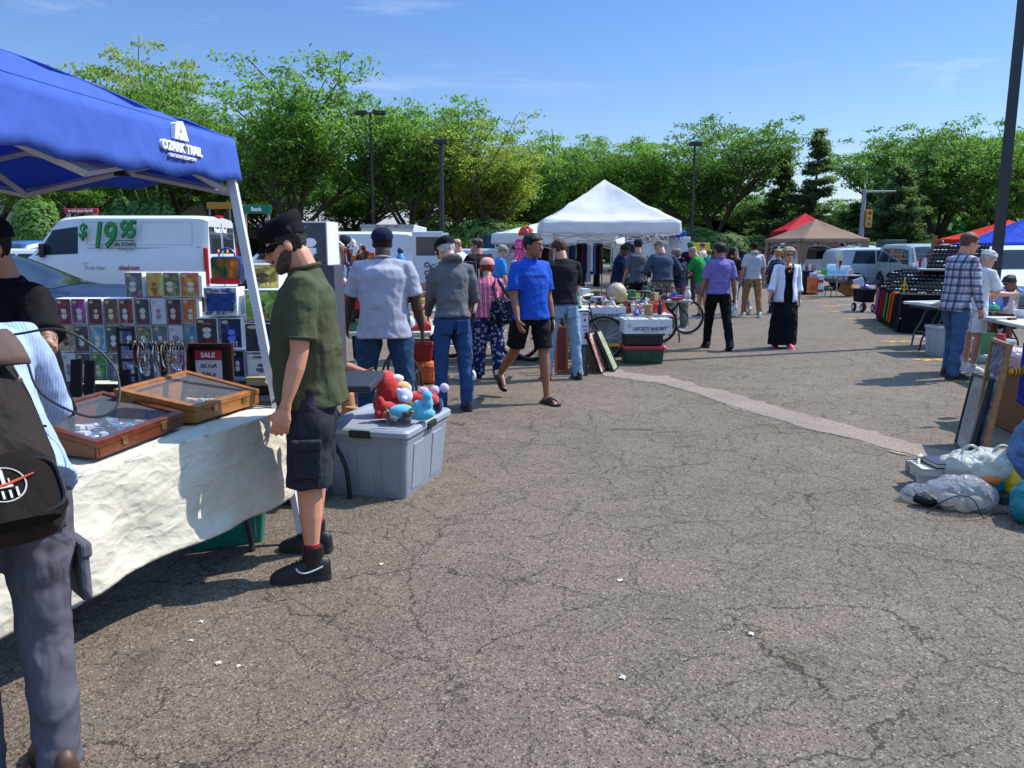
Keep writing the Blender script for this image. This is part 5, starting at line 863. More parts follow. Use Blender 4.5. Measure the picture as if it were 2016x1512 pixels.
# ------------------------------------------------------------------ vehicles
def vehicle(name, label, cat, loc, rz, paint, L_, W_, st, sidewin, ws, rw, wheels, wr_, tail=None, headl=None, group=None, glass='18222a', hub='b8bcc0', bumper=None, s=1, mirror=None, rack=False, handle=None, ga=.86, open_rear=False):
    """st: stations (y along the length from the rear 0 to the front L_, z_sill, z_belt, half width at belt, z_top, half width at top)"""
    root = E(name, label, cat, loc, rz, group, s); A_ = np.array(st, float); n = 90
    ys = np.linspace(0, L_, n)
    def itp(col):
        v = np.interp(ys, A_[:, 0], A_[:, col]); k = np.array([1, 2, 3, 2, 1])/9; w = np.convolve(np.pad(v, 2, 'edge'), k, 'valid'); return w
    zs, zb, wb, zt, wt = [itp(i) for i in range(1, 6)]
    def sec(i):
        s_, b_, w_, t_, u_ = zs[i], zb[i], wb[i], zt[i], wt[i]; h = t_ - b_
        if h < .06: pts = [(0, s_), (w_*.8, s_), (w_*.97, s_+.06), (w_, (s_+b_)/2), (w_*.985, b_-.08), (w_*.96, b_-.02), (w_*.9, b_+.012), (w_*.75, b_+h*.6+.02), (w_*.4, b_+h+.03), (0, b_+h+.035)]
        else: pts = [(0, s_), (w_*.8, s_), (w_*.97, s_+.06), (w_, (s_+b_)/2), (w_*.985, b_-.05), (w_*.965, b_), (w_*.94 + (u_-w_*.94)*.5, b_ + h*.5), (u_, t_-.07), (u_*.9, t_-.02), (u_*.45, t_+.008), (0, t_+.012)]
        if len(pts) == 10: pts.insert(5, (w_*.975, b_-.05))
        return pts
    secs = [sec(i) for i in range(n)]
    m = MB(); m.loft([[Vector((x, ys[i]-L_/2, z)) for x, z in s_] + [Vector((-x, ys[i]-L_/2, z)) for x, z in s_[-2:0:-1]] for i, s_ in enumerate(secs)])
    body = m.obj('body', paint, root, smooth=True, sharp=42)
    def sx(y, z): i = int(np.clip(round(y/L_*(n-1)), 0, n-1)); q = secs[i][1:]; return float(np.interp(z, [v[1] for v in q], [v[0] for v in q]))
    def szz(y, x): i = y/L_*(n-1); i0 = int(np.clip(math.floor(i), 0, n-2)); f_ = i-i0; g = lambda k: float(np.interp(abs(x), [v[0] for v in secs[k][:4:-1]], [v[1] for v in secs[k][:4:-1]])); return g(i0)*(1-f_) + g(i0+1)*f_
    gm_ = M(glass, kind='glass', alpha=ga)
    for quad in sidewin:       # each window: (y0,z0),(y1,z1),(y2,z2),(y3,z3)
        for sd_ in (-1, 1):
            m = MB(); (a, b, c_, d_) = quad
            def f(u, v):
                y0, z0 = a[0]+(b[0]-a[0])*u, a[1]+(b[1]-a[1])*u; y1, z1 = d_[0]+(c_[0]-d_[0])*u, d_[1]+(c_[1]-d_[1])*u; y, z = y0+(y1-y0)*v, z0+(z1-z0)*v; return (sd_*(sx(y, z)+.006), y-L_/2, z)
            m.grid(f, 10, 6, flip=sd_ < 0); m.obj('side_window', gm_, root, smooth=True, sharp=180)
    for nm, qd in (('windscreen', ws), ('rear_window', rw)):
        if qd:
            y0, x0, y1, x1 = qd; m = MB()
            if abs(y1-y0) < .02: m.grid(lambda u, v: ((2*u-1)*(x0+(x1-x0)*v), y0-L_/2, 0), 4, 4)
            else: m.grid(lambda u, v: ((2*u-1)*(x0+(x1-x0)*v), y0+(y1-y0)*v-L_/2, szz(y0+(y1-y0)*v, (2*u-1)*(x0+(x1-x0)*v))+.008), 10, 10)
            m.obj(nm, gm_, root, smooth=True, sharp=180)
    tyre = M('121214', .85); hb_ = M(hub, .35, .6); arch = M('08080a', .9)
    for y in wheels:
        for sd_ in (-1, 1):
            w0 = sx(y, .5) + .035; m = MB(); m.lathe([(0, 0), (wr_*1.13, 0), (wr_*1.13, .01)], (sd_*(w0-.03), y-L_/2, wr_+.01), 24, rot=Matrix.Rotation(R(90), 3, 'Y')); m.obj('wheel_arch', arch, body)
            m = MB(); m.wheel((sd_*(w0-.09), y-L_/2, wr_), wr_, .21, 'X'); w = m.obj('wheel', tyre, root, smooth=True); m = MB(); X = sd_*(w0+.014)
            m.lathe([(0, sd_*.012), (wr_*.2, sd_*.012), (wr_*.2, 0), (wr_*.6, -sd_*.015), (wr_*.66, sd_*.012), (wr_*.66, -sd_*.06)], (X, y-L_/2, wr_), 20, rot=Matrix.Rotation(R(90), 3, 'Y'))
            r_ = m.obj('rim', hb_, w, smooth=True); m = MB()
            for k in range(7): a = 2*math.pi*k/7; m.ell((X + sd_*.004, y-L_/2 + wr_*.43*math.cos(a), wr_ + wr_*.43*math.sin(a)), (.008, wr_*.09, wr_*.09), n=8, h=6)
            m.obj('rim_slot', arch, r_)
    for nm, lst, colr in (('taillight', tail, M('a01018', .2)), ('headlight', headl, M('d0d4d8', .1))):
        for (y, z, dy, dz, dx) in (lst or []):
            for sd_ in (-1, 1): m = MB(); x = sx(y, z); m.box((sd_*(x-dx/2+.012), y-L_/2, z), (dx, dy, dz)); m.obj(nm, colr, root, bevel=.02, smooth=True)
    if bumper: m = MB(); m.box((0, bumper[0]-L_/2, bumper[1]), (W_*.96, .12, bumper[2])); m.obj('bumper', M('1b1b1e', .6), root, bevel=.03)
    if mirror:
        for sd_ in (-1, 1): m = MB(); m.box((sd_*(sx(mirror[0], mirror[1])+.1), mirror[0]-L_/2, mirror[1]), (.2, .1, .15 if len(mirror) < 3 else mirror[2])); m.obj('mirror', M('161618', .4), root, bevel=.03)
    for (y, z) in handle or []:
        for sd_ in (-1, 1): m = MB(); m.box((sd_*(sx(y, z)+.012), y-L_/2, z), (.025, .16, .03)); m.obj('door_handle', paint, body, bevel=.008)
    return root, body, sx
def seam(body, sx, L_, pts, m=None):     # thin dark panel gap that follows the side
    for sd_ in (-1, 1): t = MB(); t.tube([(sd_*(sx(y, z)+.001), y-L_/2, z) for y, z in pts], .006, 4); t.obj('panel_gap', m or M('0c0d12', .8), body)
navyp = M('0c1638', kind='carpaint', rough=.3, spec=.2)
# the navy saloon: tail towards the camera's right, nose to the left
sed = [(0, .55, .88, .70, .92, .6), (.12, .3, .98, .86, 1.02, .7), (.55, .25, 1.0, .9, 1.06, .72), (.95, .22, .98, .91, 1.12, .68), (1.55, .2, .97, .92, 1.4, .6), (2.1, .2, .95, .92, 1.475, .58), (2.7, .2, .93, .92, 1.465, .58), (3.2, .2, .92, .92, 1.36, .62), (3.75, .2, .90, .91, 1.0, .7), (4.3, .24, .8, .88, .84, .7), (4.7, .3, .66, .8, .7, .6), (4.82, .4, .55, .68, .58, .5)]
r0, bo, sx_ = vehicle('parked_car', 'navy blue saloon car behind the wall of boxes', 'car', (-7.0, 9.5, 0), R(93), navyp, 4.82, 1.84, sed, [((1.05, 1.0), (1.35, .99), (1.55, 1.33), (1.2, 1.14)), ((1.42, .99), (2.2, .98), (2.2, 1.42), (1.72, 1.37)), ((2.28, .98), (3.45, .95), (3.05, 1.34), (2.28, 1.41))], (3.72, .66, 3.1, .56), (.72, .62, 1.72, .54), (.95, 3.85), .33, headl=[(4.6, .62, .2, .12, .15)], s=1.08, mirror=(3.3, 1.0), handle=[(1.6, .86), (2.6, .85)], ga=.8)
seam(bo, sx_, 4.82, [(1.4, .95), (1.42, .6), (1.5, .35)]); seam(bo, sx_, 4.82, [(2.24, .95), (2.26, .6), (2.3, .3)]); seam(bo, sx_, 4.82, [(.62, .74), (.8, .74), (.8, .9), (.62, .9), (.62, .74)])
t = MB(); t.tube([(.925, 1.1-2.41, .985), (.925, 1.4-2.41, .975), (.93, 2.3-2.41, .965), (.92, 3.45-2.41, .94)], .012, 6); t.tube([(-.925, 1.1-2.41, .985), (-.925, 1.4-2.41, .975), (-.93, 2.3-2.41, .965), (-.92, 3.45-2.41, .94)], .012, 6); t.tube([(-.92, 1.08-2.41, .985), (-.8, 1.22-2.41, 1.16), (-.69, 1.6-2.41, 1.36), (-.64, 2.1-2.41, 1.44)], .01, 6); t.tube([(.92, 1.08-2.41, .985), (.8, 1.22-2.41, 1.16), (.69, 1.6-2.41, 1.36), (.64, 2.1-2.41, 1.44)], .01, 6); t.obj('chrome_trim', M('c8c8cc', .15, 1), r0, smooth=True)
t = MB(); t.add([(-.02, -.72, 1.45), (.02, -.72, 1.45), (.01, -.95, 1.47), (-.01, -.95, 1.47), (0, -.92, 1.53), (0, -.96, 1.54)], [(0, 1, 2, 3), (0, 4, 5, 3), (1, 2, 5, 4), (0, 1, 4)]); t.obj('fin_antenna', navyp, r0)
for sd_ in (-1, 1):
    t = MB(); t.grid(lambda u, v: (sd_*(sx_(.03 + .62*u*(1-.3*v), .78 + .15*v) + .008), .03 + .62*u*(1-.3*v) - 2.41, .78 + .15*v), 10, 3, flip=sd_ < 0); t.grid(lambda u, v: (sd_*(.74 - .42*u), -2.418 - .0, .76 + .13*v), 4, 2, flip=sd_ > 0); t.obj('taillight', M('9a0f1c', .15), r0, smooth=True, sharp=60)
# rental cargo van side on behind it
wp_ = M('c9ccd2', kind='carpaint', rough=.35)
van = [(0, .45, 1.25, .96, 2.02, .80), (.06, .35, 1.25, 1.0, 2.08, .84), (.5, .3, 1.25, 1.02, 2.1, .86), (3.5, .3, 1.25, 1.02, 2.1, .86), (4.05, .3, 1.22, 1.02, 2.06, .82), (4.35, .3, 1.2, 1.01, 1.86, .8), (4.95, .32, 1.15, 1.0, 1.28, .82), (5.35, .35, 1.02, .98, 1.08, .8), (5.6, .4, .8, .88, .84, .7)]
r0, bo, sx_ = vehicle('cargo_van', 'white cargo van with large green price lettering on its side', 'van', (-10.15, 21.1, 0), R(90), wp_, 5.6, 2.04, van, [((3.55, 1.28), (4.75, 1.24), (4.3, 1.78), (3.55, 1.86))], (4.95, .78, 4.15, .74), None, (1.0, 4.75), .36, tail=None, headl=[(5.4, .95, .2, .2, .1)], s=(1.08, .91, 1.157), mirror=(4.5, 1.35, .3), handle=[(3.35, 1.1)])
seam(bo, sx_, 5.6, [(3.42, 1.98), (3.42, .4)]); seam(bo, sx_, 5.6, [(1.95, 1.98), (1.95, .4)]); seam(bo, sx_, 5.6, [(.2, 1.42), (1.7, 1.4), (3.3, 1.4)])
for w0, w1 in ((.42, 1.8), (2.05, 3.3)): seam(bo, sx_, 5.6, [(w0, 1.95), (w1, 1.95), (w1, 1.47), (w0, 1.47), (w0, 1.95)], M('9a9ea6', .6))
for sd_ in (-1, 1):
    t = MB(); t.box((sd_*.99, -2.76, 1.02), (.1, .12, .78)); t.obj('taillight', M('b01018', .2), r0, bevel=.03)
    t = MB(); t.grid(lambda u, v: (sd_*.43 + (u-.5)*.74, -2.812, 1.28 + v*.58), 2, 2, flip=True); t.obj('rear_window', gl('1a2226', .85), r0); t = MB(); t.box((sd_*.3, -2.815, 1.33), (.11, .006, .09)); t.obj('sticker', M('e09a20', .5), r0)
t = MB(); t.box((0, -2.81, 1.2), (.01, .01, 1.5)); t.obj('door_gap', M('0c0d12', .8), r0); t = MB(); t.box((0, -2.76, 2.1), (.32, .1, .05)); t.obj('brake_light', M('b01018', .3), r0)
grn = M('18803a', .5); dkg = M('0c4420', .5)
tx = -1.035; rside = (R(90), 0, R(-90))   # the side facing the camera is the van's left side (-x)
for b_, sz, yy, zz, kx in (('$', .4, 3.36, 1.76, 1), ('19', .76, 2.82, 1.66, 1.0), ('95', .5, 2.14, 1.79, 1.0)):
    text(b_, sz, dkg, bo, (tx+.0, yy-2.8-.02, zz-.02), rside, bold=.018, shear=.25, sx=kx, sp=.82, name='price_lettering'); text(b_, sz, grn, bo, (tx-.006, yy-2.8, zz), rside, bold=.012, shear=.25, sx=kx, sp=.82, name='price_lettering')
text('IN-TOWN', .125, dkg, bo, (tx, 2.2-2.8, 1.47), rside, bold=.005, name='price_lettering'); text('Plus Mileage/Fees', .062, dkg, bo, (tx, 2.2-2.8, 1.37), rside, name='price_lettering')
t = MB(); t.box((tx, 2.2-2.8, 1.56), (.006, .55, .018)); t.obj('underline', dkg, bo)
text('uhaul.com', .14, M('a83a3a', .5), bo, (tx, 2.15-2.8, .98), rside, bold=.004, name='web_lettering'); text('Truck Sales', .12, M('8a8c94', .5), bo, (tx, 3.1-2.8, .98), rside, name='web_lettering')
text('Need a Van?', .16, M('f0f0f0', .5), r0, (-.12, -2.835, 1.79), (R(90), 0, 0), bold=.006, name='door_lettering'); text('Drive this. Don\'t Own That', .06, M('5a6066', .5), r0, (-.35, -2.818, 1.17), (R(90), 0, 0), name='door_lettering')
t = MB(); t.box((0, 2.83, .5), (1.5, .06, .3)); t.obj('grille', M('15161a', .5), r0)
# second white van with open rear doors
van2 = [(0, .45, 1.2, .94, 1.9, .86), (.06, .35, 1.2, .98, 1.96, .9), (.5, .3, 1.2, 1.0, 1.98, .9), (3.3, .3, 1.2, 1.0, 1.98, .9), (3.7, .3, 1.2, 1.0, 1.94, .86), (4.5, .32, 1.15, .98, 1.25, .85), (5.2, .35, 1.0, .95, 1.06, .8), (5.4, .4, .8, .88, .84, .7)]
r0, bo, sx_ = vehicle('delivery_van', 'plain white van with its rear doors swung open', 'van', (-5.75, 24.3, 0), R(90), wp_, 5.4, 2.0, van2, [((3.4, 1.25), (4.3, 1.22), (3.95, 1.75), (3.4, 1.8))], (4.5, .8, 3.75, .76), None, (1.0, 4.5), .35, headl=[(5.2, .92, .2, .2, .1)], s=1.06, mirror=(4.1, 1.3))
seam(bo, sx_, 5.4, [(.15, 1.0), (3.3, 1.0)], M('8a8e96', .6)); seam(bo, sx_, 5.4, [(1.7, 1.9), (1.7, .4)])
t = MB(); t.box((0, -2.705, 1.15), (1.6, .02, 1.45)); t.obj('dark_opening_panel', M('0c0d10', .9), r0)  # flat near-black panel, stands in for the shade inside the van
for sd_ in (-1, 1):
    e = bpy.data.objects.new('rear_door', None); 
    t = MB(); cx = sd_*1.0; ang_ = 0; X0 = sd_*.98
    t.box((X0, -2.7-.42, 1.2), (.05, .84, 1.55)); dr = t.obj('rear_door', wp_, r0, bevel=.02); t = MB(); t.box((X0, -2.7-.42, 1.58), (.058, .62, .5)); t.obj('window', gl('1c2426', .7), dr); t = MB(); t.torus((X0-.035, -3.1, 1.08), .06, .015, Matrix.Rotation(R(90), 3, 'Y')); t.torus((X0-.035, -3.1, .86), .06, .015, Matrix.Rotation(R(90), 3, 'Y')); t.obj('door_latch', M('3a3a3e', .5), dr)
    t = MB(); t.box((sd_*.93, -2.7, .95), (.09, .06, .3)); t.obj('taillight', M('b01018', .2), r0, bevel=.015)
# moving trucks
def truck(label, px, py0, Y, w, h, txt=None, rz=0, cab=True):
    q = P(px, py0, Y); e = E('box_truck', label, 'truck', (q.x, Y, 0), rz, None); t = MB(); t.box((0, 2.2, (q.z+1.0)/2), (w, 4.6, q.z-1.0)); bo = t.obj('cargo_box', M('c4c6c8', .5), e, bevel=.03)
    t = MB(); t.box((0, -.12, q.z-.06), (w+.04, .06, .12)); t.box((0, -.12, 1.04), (w+.04, .06, .12)); t.obj('frame', M('9a9ca0', .4, .4), bo)
    for k in range(3): t = MB(); t.box(((k-1)*.35, -.16, q.z-.06), (.14, .02, .04)); t.obj('marker_light', M('a02018', .3), bo)
    if txt: text(txt, .34, M('6a3a3a', .5), bo, (.2, -.112, q.z-.42), bold=.008)
    if cab: t = MB(); t.box((0, 5.4, 1.3), (w*.85, 1.6, 1.9)); t.obj('cab', M('c8cacc', .4), e, bevel=.15)
    for y in (.9, 5.3):
        for sd_ in (-1, 1): t = MB(); t.wheel((sd_*w*.42, y, .42), .42, .26, 'X'); t.obj('wheel', M('121214', .85), e, smooth=True)
    return e
truck('white moving truck box behind the vans with faded lettering', 763, 442, 30, 1.95, 3, 'U-HAUL')
q = P(1310, 466, 26); e = truck('pale blue truck box under the blue canopy', 1292, 462, 33, 2.4, 3, 'LIT', 0, False)
# white cabinet trailer with closed doors
q = P(1333, 466, 29.5); e = E('cabinet_trailer', 'white cabinet trailer with two closed doors', 'trailer', (q.x, 29.5, 0)); t = MB(); t.box((0, .8, (q.z+.3)/2), (1.0, 1.6, q.z-.3)); t.obj('body', M('c2c6c8', .5), e, bevel=.02)
for sd_ in (-1, 1): t = MB(); t.box((sd_*.245, -.012, (q.z+.3)/2), (.46, .02, q.z-.42)); d_ = t.obj('door', M('cdd0d2', .45), e, bevel=.006); t = MB(); t.box((sd_*.06, -.035, 1.2), (.03, .03, .2)); t.obj('handle', M('55585c', .4), d_)
for sd_ in (-1, 1): t = MB(); t.wheel((sd_*.45, .8, .25), .25, .14, 'X'); t.obj('wheel', M('121214', .85), e, smooth=True)
# boxy silver car in front of the tan canopy
sil = M('9fa3ab', kind='carpaint', rough=.3)
xb = [(0, .5, .95, .8, 1.4, .66), (.06, .35, 1.0, .84, 1.58, .7), (.3, .25, 1.02, .86, 1.63, .72), (1.2, .22, 1.02, .87, 1.65, .72), (2.4, .22, 1.0, .87, 1.64, .72), (2.9, .22, .99, .87, 1.55, .7), (3.45, .22, .98, .86, 1.03, .74), (4.0, .28, .88, .82, .92, .7), (4.25, .38, .7, .72, .74, .6)]
xw = [((.55, 1.04), (1.45, 1.03), (1.45, 1.52), (.7, 1.52)), ((1.52, 1.03), (2.35, 1.02), (2.35, 1.5), (1.52, 1.52)), ((2.42, 1.02), (3.2, 1.0), (2.85, 1.44), (2.42, 1.5))]
r0, bo, sx_ = vehicle('parked_car', 'silver boxy hatchback with an open front door beneath the tan canopy', 'car', (P(1738, 520, 31.8).x, 31.8, 0), R(-90), sil, 4.25, 1.74, xb, xw, (3.42, .7, 2.92, .64), None, (.75, 3.4), .32, tail=[(.1, 1.0, .12, .4, .1)], headl=[(4.05, .75, .2, .15, .15)], s=1.0, mirror=(3.0, 1.08), handle=[(1.2, .88), (2.1, .88)])
seam(bo, sx_, 4.25, [(1.48, 1.5), (1.48, .35)]); seam(bo, sx_, 4.25, [(2.39, 1.5), (2.39, .35)])
t = MB(); t.box((1.28, .82, .72), (.75, .06, .62)); dr = t.obj('open_door', sil, r0, bevel=.02); t = MB(); t.tube([(.9, .82, 1.03), (.95, .82, 1.45), (1.35, .82, 1.5), (1.66, .82, 1.03)], .025, 6); t.obj('window_frame', M('1a1a1c', .5), dr); t = MB(); t.add([(.92, .82, 1.03), (1.64, .82, 1.03), (1.34, .82, 1.48), (.96, .82, 1.44)], [(0, 1, 2, 3)]); t.obj('window', gl('7a9aa0', .35), dr)
# white minivan with the raised hatch
r0, bo, sx_ = vehicle('minivan', 'white minivan with a dark rear window under the tan canopy', 'van', (P(1622, 520, 33.5).x, 36.2, 0), 0, M('cfd2d6', kind='carpaint', rough=.35), 4.7, 1.9, [(0, .4, 1.05, .88, 1.6, .7), (.08, .3, 1.1, .92, 1.76, .76), (.5, .25, 1.1, .94, 1.8, .78), (3, .25, 1.05, .94, 1.78, .76), (4.1, .3, .95, .9, 1.0, .76), (4.7, .4, .75, .8, .8, .6)], [((.6, 1.15), (2.8, 1.1), (2.7, 1.62), (.7, 1.66))], (4.0, .74, 3.1, .66), None, (.85, 3.8), .34, s=1.05)
t = MB(); t.grid(lambda u, v: ((u-.5)*1.36, -2.36 - .0, 1.12 + v*.5), 2, 2, flip=True); t.obj('rear_window', gl('14181c', .92), r0)
for sd_ in (-1, 1): t = MB(); t.box((sd_*.8, -2.36, .98), (.12, .06, .34)); t.obj('taillight', M('b01018', .2), r0, bevel=.015)
t = MB(); t.box((0, -2.37, .7), (.5, .02, .12)); t.obj('number_plate', M('c8c8c0', .5), r0)
suvst = [(0, .5, 1.05, .82, 1.5, .66), (.1, .35, 1.08, .88, 1.7, .7), (.5, .3, 1.08, .92, 1.78, .72), (2.5, .28, 1.05, .93, 1.78, .7), (3.0, .28, 1.05, .93, 1.7, .68), (3.6, .3, 1.03, .92, 1.14, .78), (4.4, .36, .96, .88, 1.0, .74), (4.75, .45, .75, .78, .8, .6)]
suvw = [((.5, 1.12), (1.5, 1.11), (1.5, 1.62), (.65, 1.62)), ((1.58, 1.11), (2.45, 1.1), (2.45, 1.6), (1.58, 1.62)), ((2.52, 1.1), (3.35, 1.08), (2.95, 1.54), (2.52, 1.6))]
def suv(label, px, py, Y, rz, col, ga=.88, s=1):
    q = (px-1008)/FPX*Y
    return vehicle('parked_car', label, 'car', (q, Y, 0), R(rz), M(col, kind='carpaint', rough=.35), 4.75, 1.86, suvst, suvw, (3.55, .76, 3.02, .64), (.1, .72, .4, .64), (.95, 3.8), .36, tail=[(.12, 1.05, .14, .3, .12)], headl=[(4.6, .82, .2, .16, .2)], s=s, mirror=(3.2, 1.15), ga=ga, handle=[(1.3, .98), (2.2, .97)])
r0, bo, sx_ = suv('pearl white sport utility car facing the camera behind the lamp pole', 1990, 520, 19.5, 154, 'd0d0cc', s=.94)
r1, b1_, s1_ = suv('champagne coloured car with roof rails behind the sunglasses racks', 1885, 500, 26.0, 160, 'a8a294', s=1.0)
for sd_ in (-1, 1): t = MB(); t.tube([(sd_*.66, -1.9, 1.8), (sd_*.66, -1.8, 1.86), (sd_*.66, .2, 1.86), (sd_*.66, .3, 1.8)], .02, 6); t.obj('roof_rail', M('3a3a3c', .4), r1)
suv('grey green car parked left of the champagne one', 1806, 500, 29.0, 175, '8a9490')
suv('pale silver car seen through the tan canopy', 1690, 490, 44, 170, 'b0b8c0')
suv('black pickup shaped car under the trees behind the cabinet', 1812, 480, 45, 80, '101214')
suv('blue sport utility car beside the round shrub at the left', 70, 450, 27, 160, '1c4a86', s=1.05)
suv('white car at the left edge behind the tattooed vendor', 12, 470, 25, 100, 'b8bcc0', s=.9)
suv('silver car behind the moving truck', 905, 470, 24, 60, '9a9ea4', s=.9)
suv('white car across the road behind the low canopy', 1440, 480, 72, 90, 'c8c8c8'); suv('red car across the road right of the trunk', 1395, 480, 73, 90, '8a2a2a')
# ------------------------------------------------------------------ tables and stalls
def ftable(label, o, ux, L1, W1, h=.74, topm=None, legm=None, name='folding_table', group=None, legs=True, thick=.045):
    """o: one corner; ux: direction of the long side; the short side runs to its left"""
    u = Vector((ux[0], ux[1], 0)).normalized(); v = Vector((-u.y, u.x, 0)); c = Vector((o[0], o[1], 0)) + u*L1/2 + v*W1/2; e = E(name, label, 'table', c, math.atan2(u.y, u.x), group)
    tm = topm or M('c4c2ba', .5, kind='plastic'); lm = legm or M('3c4044', .4, .3)
    t = MB(); t.box((0, 0, h-thick/2), (L1, W1, thick)); t.obj('tabletop', tm, e, bevel=.012)
    if legs:
        for s in (-1, 1):
            for w in (-1, 1):
                t = MB(); t.tube(spl([(s*(L1/2-.42), w*W1*.30, h-.05), (s*(L1/2-.30), w*W1*.31, h*.55), (s*(L1/2-.2), w*W1*.34, h*.3), (s*(L1/2-.17), w*W1*.36, .0)], 4), .015, 8); t.obj('leg', lm, e, smooth=True)
            t = MB(); t.tube([(s*(L1/2-.22), -W1*.33, h*.33), (s*(L1/2-.22), W1*.33, h*.33)], .011, 6); t.obj('brace', lm, e)
    return e
def crate(name, label, c, d, rz, col, lid=None, cat='bin', group=None, taper=.86, kind='plastic', latch=None, rough=.45, open_=False, lidh=.035, ribs=True, hollow=None):
    e = E(name, label, cat, c, rz, group); m = M(col, rough, kind=kind) if isinstance(col, str) else col; h = d[2]; t = MB(); w, l = d[0]/2, d[1]/2
    def ring(f, z, r=.12, n=5):
        o = []; rr = min(w, l)*r
        for qx, qy, a0 in ((1, 1, 0), (-1, 1, 90), (-1, -1, 180), (1, -1, 270)):
            for k in range(n): a = R(a0 + 90*k/(n-1)); o.append(Vector((qx*(w*f-rr) + rr*math.cos(a), qy*(l*f-rr) + rr*math.sin(a), z)))
        return o
    rr = [ring(taper, 0), ring(taper+.01, .012), ring((taper+1)/2, h*.5), ring(.985, h*.88), ring(1.0, h*.885), ring(1.0, h)]
    if open_: rr += [ring(.94, h), ring(taper-.06, .03)]
    t.loft(rr); t.obj('bin_body' if kind != 'card' else 'box_body', m, e, smooth=True, sharp=35)
    if lid:
        lm = M(lid, rough, kind=kind) if isinstance(lid, str) else lid; t = MB(); t.loft([ring(1.03, h-.012), ring(1.06, h-.008), ring(1.06, h+lidh*.6), ring(1.02, h+lidh), ring(.9, h+lidh), ring(.88, h+lidh*.55)]); lo = t.obj('lid', lm, e, smooth=True, sharp=35)
        if latch:
            for s in (-1, 1): t = MB(); t.box((0 + .0, s*(l*1.06), h+.002), (.15, .025, .05)); t.obj('latch', M(latch, .5), lo, bevel=.008); 
            for s in (-1, 1): t = MB(); t.box((s*(w*1.06), 0, h+.002), (.025, .15, .05)); t.obj('latch', M(latch, .5), lo, bevel=.008)
    if ribs:
        for s in (-1, 1):
            sl = math.atan2(l*(.985-taper), h*.88)
            for k in ((-.62, 0, .62) if d[0] > .4 else (-.5, .5)): t = MB(); t.box((k*w*.88, s*(l*(taper+.985)/2 + .001), h*.45), (w*.30, .012, h*.74), Matrix.Rotation(-s*sl, 3, 'X')); t.obj('side_panel', m, e, bevel=.008)
            sl = math.atan2(w*(.985-taper), h*.88)
            for k in (-.5, .5): t = MB(); t.box((s*(w*(taper+.985)/2 + .001), k*l*.86, h*.45), (.012, l*.44, h*.74), Matrix.Rotation(s*sl, 3, 'Y')); t.obj('side_panel', m, e, bevel=.008)
    return e
# near table, its cloth and the glass topped cases
F_ = Vector((-.335, -.942)); Wd = Vector((-.942, .335)); K = Vector((-1.235, 4.17)); TL, TW, TH = 2.0, .76, .74
ftable('long folding table under the cream cloth', (K + F_*TL)[:], (-F_.x, -F_.y), TL, TW, TH-.012, M('6a6c80', .5), M('3b4248', .35, .4))
t = MB(); pt = lambda a, b, z: Vector((K.x + F_.x*a + Wd.x*b, K.y + F_.y*a + Wd.y*b, z))
def clothf(u, v):       # u along the table, v: across, over the edge and down
    a = -.03 + u*(TL+.03); s = v*1.28
    nz = noise.noise((a*3.1, s*4, 2)); n2 = (1-abs(noise.noise((a*5 + s*3, s*6 - a*2, 5)))*2)**3*.9 + (1-abs(noise.noise((a*9 - s*7, s*9, 15)))*2)**3*.5; hem = .02*math.sin(a*5)
    if s < TW + .0: return pt(a, TW - s, TH + .005 + .0015*n2)
    d = s - TW; r = min(d, .05); z = TH + .006 - max(0, d-.02)*(.95 + .0*a) - .0; o = .018 + .05*min(1, d*2.5)*(.5 + nz*.7 + .35*math.sin(a*11 + 2*nz)*min(1, d*3)) + .0035*n2; return pt(a + .02*nz, -o, z - hem*d)
t.grid(clothf, 170, 110)
def endf(u, v):         # the hang over the far end
    b = TW*(1-u) - .02; d = v*.40; nz = noise.noise((b*5, d*5, 9)); z = TH + .006 - d; fl = .05*d*math.sin(u*13)
    return pt(-.03 - .03 - .12*d*1.4 - .03*nz*v + fl, b - .08*d*u, z - .05*math.sin(u*4)*v)
t.grid(endf, 30, 20, flip=True)
cl = t.obj('tablecloth', M('c9c2b0', .85, kind='linen'), smooth=True, sharp=180, disp=(.1, .006)); tag(cl, 'creased cream tablecloth draped over the jewellery table', 'tablecloth')
q = cl.modifiers.new('t', 'SOLIDIFY'); q.thickness = .004
